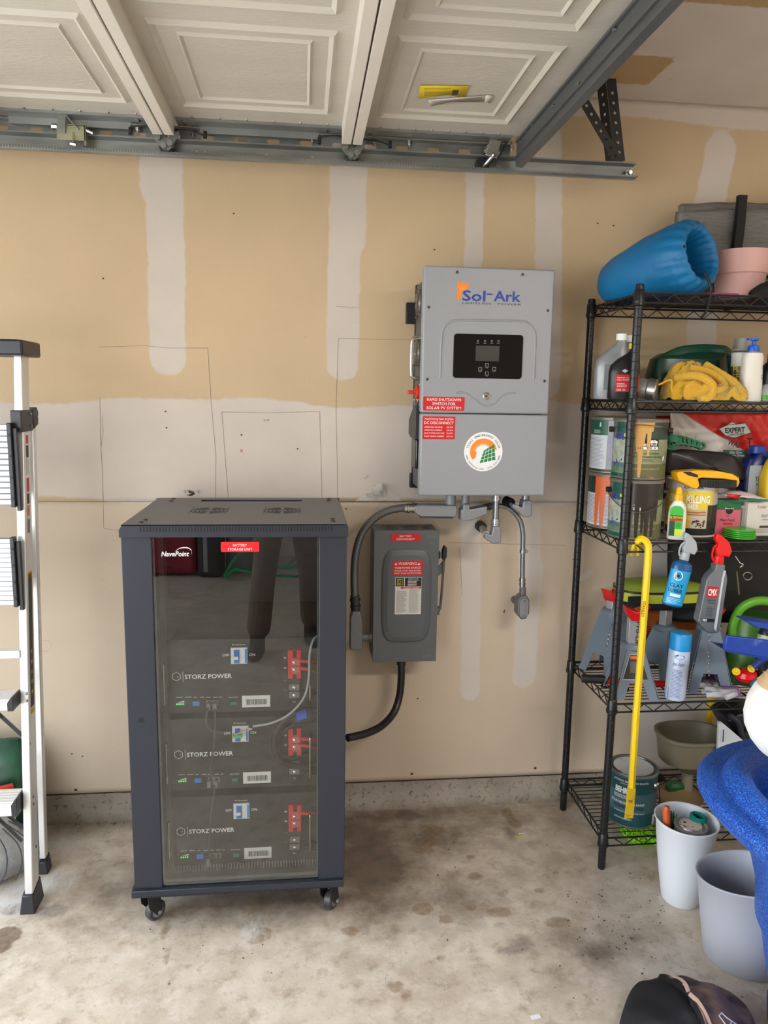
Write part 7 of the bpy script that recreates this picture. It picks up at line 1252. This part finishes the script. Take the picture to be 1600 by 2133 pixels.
# watering can
t = thing('watering_can', 'bright green watering can with an arched handle at the right of the fourth shelf', 'watering can', at(1568, 2.34, Z4)); t.scale = (1.2, 1.1, 1.3); GC = mat((96, 168, 40), .35); b = B(); b.lathe([(.085, 0), (.09, .004), (.078, .14), (.07, .175), (.066, .178), (.066, .17), (.08, .01), (.001, .008)], 36, sx=1.1, sy=.85); obj('can_body', b, mat((80, 130, 52), .3, trans=.15), t)
b = B(); b.tube(catmull([(-.085, -.02, .10), (-.088, -.02, .16), (-.065, -.02, .205), (-.01, -.02, .222), (.06, -.02, .205), (.08, -.02, .16)], 6), .0125, 12); obj('handle', b, GC, t); b = B(); b.prism([(-.06, .05), (-.02, .155), (.06, .17), (.08, .0), (-.04, .0)], -.088, -.075); obj('front_panel', b, GC, t, bevel=.006)
p = at(1602, 2.2, Z4+.15); t = thing('energy_can', 'black bottle with a green and orange label at the right frame edge', 'bottle', (p.x, 2.22, Z4)); b = B(); b.lathe([(.026, 0), (.028, .003), (.028, .20), (.020, .225), (.012, .235), (.012, .25), (.001, .25)], 28); obj('bottle_body', b, mat((30, 32, 32), .35), t); b = B(); b.lathe([(.0284, .13), (.0284, .205)], 28); b.f = b.f[:-2]; lb = obj('green_label', b, mat((110, 160, 50), .4, c2=(200, 206, 200), vs=40), t, norm=False); b = B(); quadp(b, onrad(0, 0, .028, 0, FA, .001), -.012, 0, .178, .190, 3); obj('orange_spot', b, mat((236, 150, 30), .4), lb, norm=False)
# blue plastic blades, toy, gloves
BW = mat((40, 70, 160), .4, c2=(90, 110, 180), vs=26, thr=(.62, .72)); t = thing('blue_squeegee', 'scuffed blue plastic float trowel with two blades at the right frame edge', 'tool', (1.33, 2.05, .70), world=True); b = B(); pts = [P(*a_, 1.98) for a_ in ((1507, 1320), (1640, 1336), (1640, 1375), (1502, 1350))]; b.prism([(v.x, v.z) for v in pts], 1.96, 1.975); v0 = [P(*a_, 1.965) for a_ in ((1502, 1350), (1640, 1375), (1640, 1382), (1515, 1358))]; b.prism([(v.x, v.z) for v in v0], 1.962, 2.03); obj('lower_blade', b, BW, t, bevel=.002)
b = B(); pts = [P(*a_, 2.0) for a_ in ((1546, 1290), (1552, 1290), (1640, 1302), (1640, 1312), (1570, 1304))]; b.prism([(v.x, v.z) for v in pts], 1.98, 2.04); obj('upper_blade', b, BW, t, bevel=.002); a = P(1625, 1305, 2.02); b = B(); b.box(a.x-.01, a.x+.03, 1.965, 2.04, a.z-.05, a.z); obj('joining_rib', b, BW, t)
b = B(); b.tube([(a.x+.01, 2.0, a.z-.05), (a.x+.05, 2.09, a.z-.09), (a.x+.06, 2.3, Z4+.012)], .012, 10); obj('grip', b, BW, t)
p = at(1553, 2.215, Z4+.045); t = thing('red_toy', 'small shiny red toy with yellow flower knobs on the gloves', 'toy', (p.x, p.y, Z4+.043)); b = B(); b.lathe([(.001, 0), (.028, .004), (.036, .018), (.032, .034), (.018, .043), (.001, .046)], 28); obj('toy_body', b, mat((214, 16, 26), .22), t)
b = B()
for x, y, z in ((-.042, -.01, .038), (.004, -.015, .048), (.026, .0, .050)): b.lathe([(.004, -.006), (.011, .0), (.013, .004), (.009, .005), (.001, .002)], 14, M=Matrix.Translation((x, y, z)) @ Matrix.Rotation(.9, 4, 'X') @ Matrix.Rotation(x*12, 4, 'Y'))
obj('yellow_flower', b, mat((240, 200, 20), .35), t, split=1)
p = at(1592, 2.17, Z4+.03); t = thing('teal_sponge', 'teal bristly scrubber beside the red toy', 'scrubber', (p.x, p.y, Z4+.02)); b = B(); superbody(b, [(0, .035, .02), (.01, .045, .026), (.03, .046, .026), (.045, .036, .018)], 30, 2.4); obj('scrubber_body', b, mat((40, 130, 150), .9, bump=1, bs=160, c2=(20, 90, 110), vs=60), t)
GL = mat((172, 170, 176), .85, bump=.4, bs=80, c2=(136, 92, 150), vs=16, thr=(.5, .6))
for lab, pts0, rz in (('grey and purple striped garden glove lying at the shelf front', (0, 0), .0), ('grey garden glove crumpled behind the striped one', (-.012, .075), 1.2)):
    p = at(1512, 2.200, Z4); t = thing('garden_glove', lab, 'glove', (p.x+pts0[0], p.y+pts0[1], Z4), (0, 0, rz), group='pair of garden gloves'); b = B(); superbody(b, [(0, .035, .022), (.006, .048, .03), (.020, .048, .030), (.030, .034, .02)], 30, 2.4); obj('palm', b, GL, t)
    for k in range(4): b = B(); b.tube(catmull([(-.030, -.018+k*.012, .014), (-.055, -.022+k*.014, .016+.012*(k % 2)), (-.078, -.016+k*.015, .012+.018*(k % 2))], 5), [.011]*6+[.009]*5, 8); obj('finger', b, mat((176, 176, 182), .85), t, bevel=.0)
    b = B(); b.tube(catmull([(.02, -.02, .016), (.0, -.038, .02), (-.025, -.04, .012)], 5), .010, 8); obj('thumb', b, mat((176, 176, 182), .85), t); b = B()
    for k in range(9): b.tube(catmull([(-.022+k*.007, -.028, .014), (-.016+k*.007, -.010, .0315), (-.020+k*.007, .010, .0325)], 4), .0011, 4)
    obj('stripe', b, mat((110, 60, 120), .8), t, kind='stuff')
# green pole and white panel behind tier four
t = thing('hose_reel_pole', 'green and yellow striped pole standing behind the lowest shelf', 'pole', (at(1477, 2.59, .3).x, 2.588, 0.108))
for z0, z1, c in ((0, .34, (226, 190, 30)), (.34, .43, (20, 130, 60)), (.43, .53, (226, 190, 30)), (.53, .60, (24, 110, 56))): b = B(); b.cyl((0, 0, z0), (0, 0, z1), .013, n=18); obj('striped_section', b, mat(c, .45), t)
b = B(); b.box(.013, .10, -.01, .01, .37, .50); obj('green_bracket', b, mat((24, 104, 52), .5), t, bevel=.004)
# ---------------------------------------------------------------- lowest tier
p = at(1312, 2.285, Z5); t = can_base('dark teal gallon paint can with a metal lid on the lowest shelf', p.x, p.y, Z5, mat((120, 124, 124), .3, .7), r=.083, h=.190)
TE = mat((22, 72, 78), .4); band(t, 'teal_label', CR, .008, .180, TE); band(t, 'mid_label', CR, .055, .125, mat((62, 98, 106), .4), None, None, .0007); mp = onrad(0, 0, CR, 0, FA-.05, .0012)
b = B(); tadd(b, 'BEHR', -.030, .124, .019, .044, 'c', mp, bold=.04); tadd(b, 'INTERIOR SEMI-GLOSS ENAMEL', .0, .163, .0065, .12, 'c', mp); tadd(b, 'ULTRA PURE WHITE', -.01, .155, .0038, .05, 'c', mp); tadd(b, 'STAIN-BLOCKING PAINT', -.008, .085, .0085, .115, 'c', mp, bold=.01); tadd(b, 'DURABILITY & HIDE IN FEWER COATS', 0, .055, .0045, .10, 'c', mp); tadd(b, 'LIFETIME WARRANTY', -.02, .030, .006, .06, 'c', mp); obj('white_lettering', b, PRINTW, t, norm=False, split=1); b = B(); quadp(b, mp, .088, .104, .01, .045, 4); obj('white_square', b, PRINTW, t, norm=False)
b = B(); quadp(b, onrad(0, 0, CR, 0, FA-.05, .0009), -.056, -.004, .104, .116, 6); up2_ = obj('pale_strip', b, mat((170, 180, 190), .5), t, norm=False); b = B(); tadd(b, 'ULTRA', -.030, .1065, .007, .046, 'c', mp); tadd(b, '& PRIMER IN ONE', -.004, .070, .0095, .10, 'c', mp, bold=.01); obj('dark_lettering', b, mat((14, 26, 40), .5), t, norm=False)
b = B(); b.lathe([(.066, .1865), (.066, .1885), (.001, .1885)], 40); obj('lid', b, mat((196, 198, 198), .45, .2, c2=(150, 130, 120), vs=20, thr=(.55, .7)), t); b = B(); a = FA+1.15; b.lathe([(.012, 0), (.011, .006), (.006, .010), (.001, .010)], 16, M=Matrix.Translation((math.sin(a)*.082, -math.cos(a)*.082, .150)) @ Matrix.Rotation(a, 4, 'Z') @ Matrix.Rotation(PI/2, 4, 'X')); obj('handle_ear', b, STEEL, t)
b = B(); b.tube([(math.sin(FA+1.15+s)*.092, -math.cos(FA+1.15+s)*.092, .150-.11*math.sin(min(1, s*1.1)*PI/2)) for s in [k*.12 for k in range(9)]], .0016, 6); obj('wire_handle', b, mat((30, 30, 32), .4, .6), t)
# olive feeder on a stem
OL = mat((112, 104, 84), .5); p = at(1450, 2.30, Z5+.18); t = thing('pet_feeder', 'olive plastic oval tub on a stem standing on the lowest shelf', 'feeder', (p.x+.03, 2.40, Z5)); b = B()
superbody(b, [(.10, .03, .03), (.14, .085, .065), (.145, .105, .080), (.235, .118, .092), (.238, .125, .098), (.248, .125, .098), (.248, .117, .090), (.235, .110, .084), (.15, .095, .07), (.145, .001, .001)], 48, 2.6); obj('tub', b, OL, t)
b = B(); b.lathe([(.022, 0), (.020, .10), (.024, .12)], 24); obj('stem', b, mat((150, 138, 112), .5), t); b = B(); b.lathe([(.085, 0), (.088, .004), (.085, .012), (.03, .03), (.02, .034)], 36, (-.03, 0, 0)); obj('foot_dish', b, mat((146, 122, 84), .5), t); b = B(); superbody(b, [(.02, .03, .018, -.045), (.045, .034, .022, -.045), (.055, .02, .012, -.045)], 20); obj('green_lever', b, mat((34, 92, 50), .45), t)
t = thing('black_tray', 'black plastic tray lying at the back of the lowest shelf', 'tray', (1.25, 2.50, Z5)); b = B(); superbody(b, [(0, .10, .05), (.02, .11, .055), (.02, .105, .05), (.004, .095, .045)], 30, 4); obj('tray_body', b, mat((12, 12, 13), .6), t)
t = thing('chenille_duster', 'lime green fluffy chenille wash mitt on the floor under the lowest shelf', 'duster', (PZ(1338, 1732, .03).x, PZ(1338, 1732, .03).y, 0)); b = B(); superbody(b, [(0, .055, .045), (.02, .060, .05), (.035, .05, .04)], 30, 2.4); obj('mitt_base', b, mat((110, 170, 30), .9), t)
b = B(); rr = random.Random(6)
for k in range(620): a, r_ = rr.uniform(0, 2*PI), math.sqrt(rr.random()); x, y = .068*r_*math.cos(a), .055*r_*math.sin(a); z = .035*(1-r_*.7)+.006; d = Vector((rr.uniform(-1, 1), rr.uniform(-1, 1), rr.uniform(.1, .9))).normalized()*.024; b.tube([(x, y, z), (x+d.x, y+d.y, max(.003, z+d.z))], [.0042, .003], 5)
obj('chenille_noodle', b, mat((150, 212, 40), .8, var=.2, vs=40), t, kind='stuff')
# black power tool and white board behind, right
t = thing('leaf_blower', 'black plastic garden blower body leaning at the right of the lowest shelf', 'garden tool', (1.53, 2.44, Z5), world=True); BP = mat((30, 31, 36), .4); b = B(); pts = [P(*a_, 2.36) for a_ in ((1506, 1494), (1530, 1480), (1562, 1475), (1640, 1480), (1640, 1560), (1570, 1552), (1540, 1556), (1522, 1520))]; b.prism([(v.x, v.z) for v in pts], 2.33, 2.46); obj('housing', b, BP, t, bevel=.012, seg=3)
b = B(); b.tube(catmull([P(1520, 1490, 2.32), P(1538, 1505, 2.315), P(1545, 1530, 2.315), P(1552, 1556, 2.32)], 6), .010, 10); obj('guard_rib', b, mat((44, 46, 54), .4), t); b = B(); q = P(1580, 1545, 2.4); b.cyl((q.x, 2.40, Z5), (q.x, 2.40, q.z), .05, n=24); obj('lower_barrel', b, BP, t); b = B(); b.box(P(1548, 1515, 2.32).x, P(1554, 1515, 2.32).x, 2.302, 2.312, P(1548, 1522, 2.32).z, P(1548, 1510, 2.32).z); obj('vent', b, DARK, t)
t = thing('white_board', 'white board leaning behind the olive tub under the black blower', 'board', (1.46, 2.30, Z5), world=True); b = B(); pts = [P(*a_, 2.28) for a_ in ((1501, 1507), (1507, 1507), (1560, 1552), (1560, 1600), (1502, 1600))]; b.prism([(v.x, v.z) for v in pts[:3]]+[(pts[3].x, Z5+.01), (pts[4].x, Z5+.01)], 2.29, 2.30); obj('panel', b, mat((196, 200, 206), .5), t); b = B(); b.tube([P(1507, 1520, 2.28), P(1506, 1545, 2.28)], .0018, 5); obj('pencil_line', b, DARK, t)
# ================================================================ floor objects at the right
def tapered_bin(nm, lab, cx, cy, rz, rx, ry, h, k, col, dipf=None):
    t = thing(nm, lab, 'waste bin', (cx, cy, 0), (0, 0, rz)); m = mat(col, .42, bump=.02, bs=30); b = B(); secs = [(0, k*.97, 0), (.004, k, 0), (.25, k+(1-k)*.32, 0), (.6, k+(1-k)*.7, 0), (1, 1, 0)]; n = 56; v = []
    out = [(k*.96, .0), (k, .012), (k+(1-k)*.30, .25), (k+(1-k)*.62, .55), (k+(1-k)*.95, .96), (1.03, .985), (1.035, 1.0), (1.0, 1.004), (.965, .985), (k+(1-k)*.60-.03, .55), (k-.03, .03), (.001, .025)]
    for r, z in out:
        for q in range(n):
            a = 2*PI*q/n; c_, s_ = math.cos(a), math.sin(a); zz = z*h
            if dipf: zz *= 1-dipf*(.5-.5*c_)*z
            v.append((r*rx*c_, r*ry*s_, zz))
    f = [(i*n+q, i*n+(q+1) % n, (i+1)*n+(q+1) % n, (i+1)*n+q) for i in range(len(out)-1) for q in range(n)]+[tuple(range(n))[::-1], tuple(range((len(out)-1)*n, len(out)*n))]; b.add(v, f); obj('bin_body', b, m, t, smooth=2); return t
g1 = tapered_bin('waste_bin', 'white oval waste bin holding a small paint can and brushes', 1.184, 2.022, 0, .092, .095, .272, .62, (222, 226, 234))
t = thing('small_paint_can', 'little paint can with rusty splashes on the lid inside the white bin', 'paint can', (1.186, 2.000, .160)); b = B(); b.lathe([(.045, 0), (.046, .002), (.046, .095), (.049, .098), (.049, .104), (.045, .105), (.043, .101), (.036, .100), (.034, .103), (.001, .103)], 40); obj('can_body', b, mat((186, 186, 184), .3, .6), t); b = B(); b.lathe([(.033, .1035), (.033, .105), (.001, .105)], 32); ld_ = obj('lid_label', b, mat((214, 208, 200), .5, c2=(170, 90, 60), vs=60, thr=(.55, .62)), t); b = B(); b.cyl((-.014, .012, .105), (-.014, .012, .106), .004, n=10); obj('black_dot', b, DARK, ld_)
t = thing('paint_roller', 'teal paint roller sleeve standing in the white bin', 'paint roller', (1.215, 2.045, .08), (.1, .05, 0)); b = B(); b.lathe([(.018, 0), (.024, .002), (.027, .06), (.026, .195), (.019, .2), (.014, .196), (.014, .15)], 28); b.v = [p*(1+.0) + Vector((1, 1, 0))*mnoise.noise(p*70)*.002 for p in b.v]; obj('sleeve', b, mat((20, 122, 112), .95, bump=.8, bs=140), t)
t = thing('paint_brush', 'orange plastic brush handle leaning inside the white bin', 'brush', (1.130, 2.005, .115), (-.05, -.10, 0)); b = B(); b.tube([(0, 0, 0), (0, 0, .10), (0, 0, .19), (.003, 0, .205)], [.007, .009, .012, .008], 12); obj('shaft', b, mat((206, 92, 40), .35), t)
t = thing('green_brush', 'dark green bristly brush tip beside the orange handle', 'brush', (1.158, 2.065, .10)); b = B(); rr = random.Random(1)
for k in range(40): x, y = rr.uniform(-.012, .012), rr.uniform(-.006, .006); b.tube([(x*.4, y, .06), (x, y*1.5, .16+rr.uniform(-.01, .012))], .0014, 4)
obj('bristles', b, mat((30, 110, 76), .8), t, kind='stuff'); b = B(); b.box(-.008, .008, -.006, .006, 0, .07); obj('ferrule', b, mat((60, 70, 66), .5), t)
g2 = tapered_bin('waste_bin', 'pale grey open waste bin under the blue tub', 1.232, 1.765, -.75, .135, .120, .292, .76, (176, 178, 188), .20)
t = thing('black_bundle', 'dark crumpled cloth in the pale grey bin', 'cloth', (1.25, 1.765, .03)); b = B(); b.lathe([(.001, 0), (.07, .01), (.085, .07), (.06, .13), (.001, .145)], 30, sx=1.1, sy=.8); b.v = [p*(1+.25*mnoise.noise(p*16)) for p in b.v]; b.v = [Vector((p.x, p.y, max(p.z, 0))) for p in b.v]; obj('cloth_body', b, mat((34, 34, 36), .7), t, smooth=2)
# the big blue tub on its round foot
tb = thing('blue_tub', 'big blue glittery moulded tub with a double rim at the right edge', 'tub', (1.445, 1.325, 0)); rz_ = .16
BL = mat((10, 56, 148), .38, bump=.5, bs=260, c2=(56, 132, 232), vs=300, thr=(.46, .66)); n = 96; v = []; f = []
prof = [(.63, .10), (.67, .20), (.735, .40), (.80, .535), (.85, .560), (.93, .572), (.975, .585), (1.0, .605), (1.0, .622), (.985, .633), (.95, .634), (.925, .627), (.905, .627), (.895, .640), (.875, .655), (.835, .662), (.79, .655), (.765, .63), (.75, .56), (.72, .30), (.60, .16), (.001, .15)]
for r, z in prof:
    for k in range(n):
        a = 2*PI*k/n; c_, s_ = math.cos(a), math.sin(a); q = (abs(c_)**3.1+abs(s_)**3.1)**(-1/3.1); x, y = c_*q*.475*r, s_*q*.53*r; v.append((x*math.cos(rz_)-y*math.sin(rz_), x*math.sin(rz_)+y*math.cos(rz_), z))
f = [(i*n+k, i*n+(k+1) % n, (i+1)*n+(k+1) % n, (i+1)*n+k) for i in range(len(prof)-1) for k in range(n)]+[tuple(range((len(prof)-1)*n, len(prof)*n))]; b = B(); b.add(v, f); obj('tub_shell', b, BL, tb, smooth=2)
b = B(); b.lathe([(.175, 0), (.19, .006), (.195, .05), (.19, .07), (.178, .078), (.165, .072), (.155, .085), (.14, .09), (.12, .11), (.001, .16)], 64, (-.105, .14, 0)); obj('round_foot', b, mat((16, 40, 128), .45), tb)
# fuzzy plush
pw = thing('plush_toy', 'fuzzy white and tan plush animal perched over the blue tub at the right edge', 'plush toy', (1.243, 1.56, .672)); pw.scale = (1.7, 1.25, 1.45); b = B()
def furball(b, c, r, n, L, seed, sel=None):
    rr = random.Random(seed)
    for k in range(n):
        z = rr.uniform(-1, 1); a = rr.uniform(0, 2*PI); d = Vector((math.sqrt(1-z*z)*math.cos(a), math.sqrt(1-z*z)*math.sin(a), z)); p = Vector((c[0]+d.x*r[0], c[1]+d.y*r[1], c[2]+d.z*r[2]))
        if sel and not sel(p): continue
        e = (d+Vector((rr.uniform(-.5, .5), rr.uniform(-.5, .5), rr.uniform(-.5, .5)))).normalized()*L; s_ = d.orthogonal().normalized()*.0012; b.add([p-s_, p+s_, p+e], [(0, 1, 2)])
R3 = (.115, .10, .10); b.lathe([(.115*math.sin(PI*k/14)+.0001, .10-.10*math.cos(PI*k/14)) for k in range(15)], 36, sy=.87); obj('body', b, mat((238, 236, 232), .95, bump=.6, bs=90), pw, smooth=2)
b = B(); furball(b, (0, 0, .10), (.114, .10, .102), 900, .004, 4, lambda p: p.z >= .155); b.lathe([(.1155*math.sin(PI*k/30)+.0001, .0985+.1035*math.cos(PI*k/30)) for k in range(11)], 36, sy=.88); obj('tan_fur', b, mat((206, 176, 136), .95), pw, kind='stuff', norm=False)
# cap and litter on the floor
cp = thing('baseball_cap', 'black cloth cap with a brown patterned side lying on the floor in the foreground', 'cap', (.930, 1.515, 0)); 
def capf(a, r, up=0):
    ca, sa = math.cos(a), math.sin(a); rx = .150 if ca < 0 else .178; rr_ = math.sin(PI/2*r); q = Vector((rx*rr_*ca, .145*rr_*sa, .112*math.cos(PI/2*r)**.75))
    q += Vector((0, 0, 1))*(.016*mnoise.noise(q*13)+up)+.012*mnoise.noise(q*24)*Vector((1, 1, 0))
    if ca > 0: q.z += .010*math.sin(r*9)*(1-r)+.014*math.exp(-(q.x*60)**2)
    q.z = max(q.z, .002); return q
b = B(); b.grid(lambda i, j: capf(PI*.48+PI*1.06*i, j), 60, 24); obj('crown', b, mat((15, 15, 19), .75, bump=.3, bs=9), cp, smooth=2, solid=.003)
CAMO = mat((140, 112, 100), .8, bump=.5, bs=22, c2=(84, 66, 62), vs=15, thr=(.45, .6))
b = B(); b.grid(lambda i, j: capf(-PI*.50+PI*1.0*i, j), 60, 24); obj('patterned_panel', b, CAMO, cp, smooth=2, solid=.003, norm=False)
b = B(); b.tube([capf(PI*.47, .02+.96*k/16, .004) for k in range(17)], .006, 6, flat=.5); b.tube([capf(-PI*.47, .02+.96*k/16, .004) for k in range(17)], .006, 6, flat=.5); obj('pale_piping', b, mat((186, 156, 140), .8), cp, split=1)
b = B(); g_ = lambda i, j: capf(-.95+.75*j, .30+.65*i, .0035)
for j in (0, .33): b.tube([g_(k/12, j) for k in range(13)], .0017, 4)
for k in range(7): b.tube([g_(k/6, .33*q/3) for q in range(4)], .0015, 4)
obj('white_stitching', b, mat((225, 222, 222), .7), cp, kind='stuff')
q = PZ(1116, 2119, 0); b = B(); b.box(-.013, .013, -.006, .006, 0, .0015, Matrix.Translation((q.x, q.y, .0005)) @ Matrix.Rotation(.15, 4, 'Z')); obj('paper_scrap', b, mat((226, 228, 228), .7), label='tiny white scrap of paper on the bare floor in the foreground', cat='litter')
q = PZ(1083, 1744, 0); b = B(); b.tube([(q.x-.018, q.y, .002), (q.x, q.y+.003, .002), (q.x+.012, q.y+.004, .002)], .0016, 5); obj('straw_bit', b, mat((214, 190, 60), .6), label='short yellow scrap of wire on the floor left of the shelf', cat='litter')
q = PZ(1086, 1740, 0); b = B(); b.tube([(q.x-.008, q.y+.008, .002), (q.x+.016, q.y+.010, .002)], .0014, 5); obj('white_bit', b, mat((224, 224, 220), .6), label='short white scrap of wire on the floor left of the shelf', cat='litter')
b = B(); rr = random.Random(12)
for k in range(190):
    px, py = rr.choice(((rr.uniform(150, 270), rr.uniform(1690, 1720)), (rr.uniform(300, 1560), rr.uniform(1700, 2120)), (rr.uniform(1180, 1400), rr.uniform(1860, 2000)))); q = PZ(px, py, 0); s_ = rr.uniform(.0008, .0022); a = rr.uniform(0, PI); b.box(-s_*rr.uniform(1, 2.5), s_, -s_*.6, s_*.6, 0, s_, Matrix.Translation((q.x, q.y, .0004)) @ Matrix.Rotation(a, 4, 'Z'))
obj('floor_grit', b, mat((96, 80, 62), .9), label='scattered dark grit and crumbs over the concrete floor', cat='grit', kind='stuff')
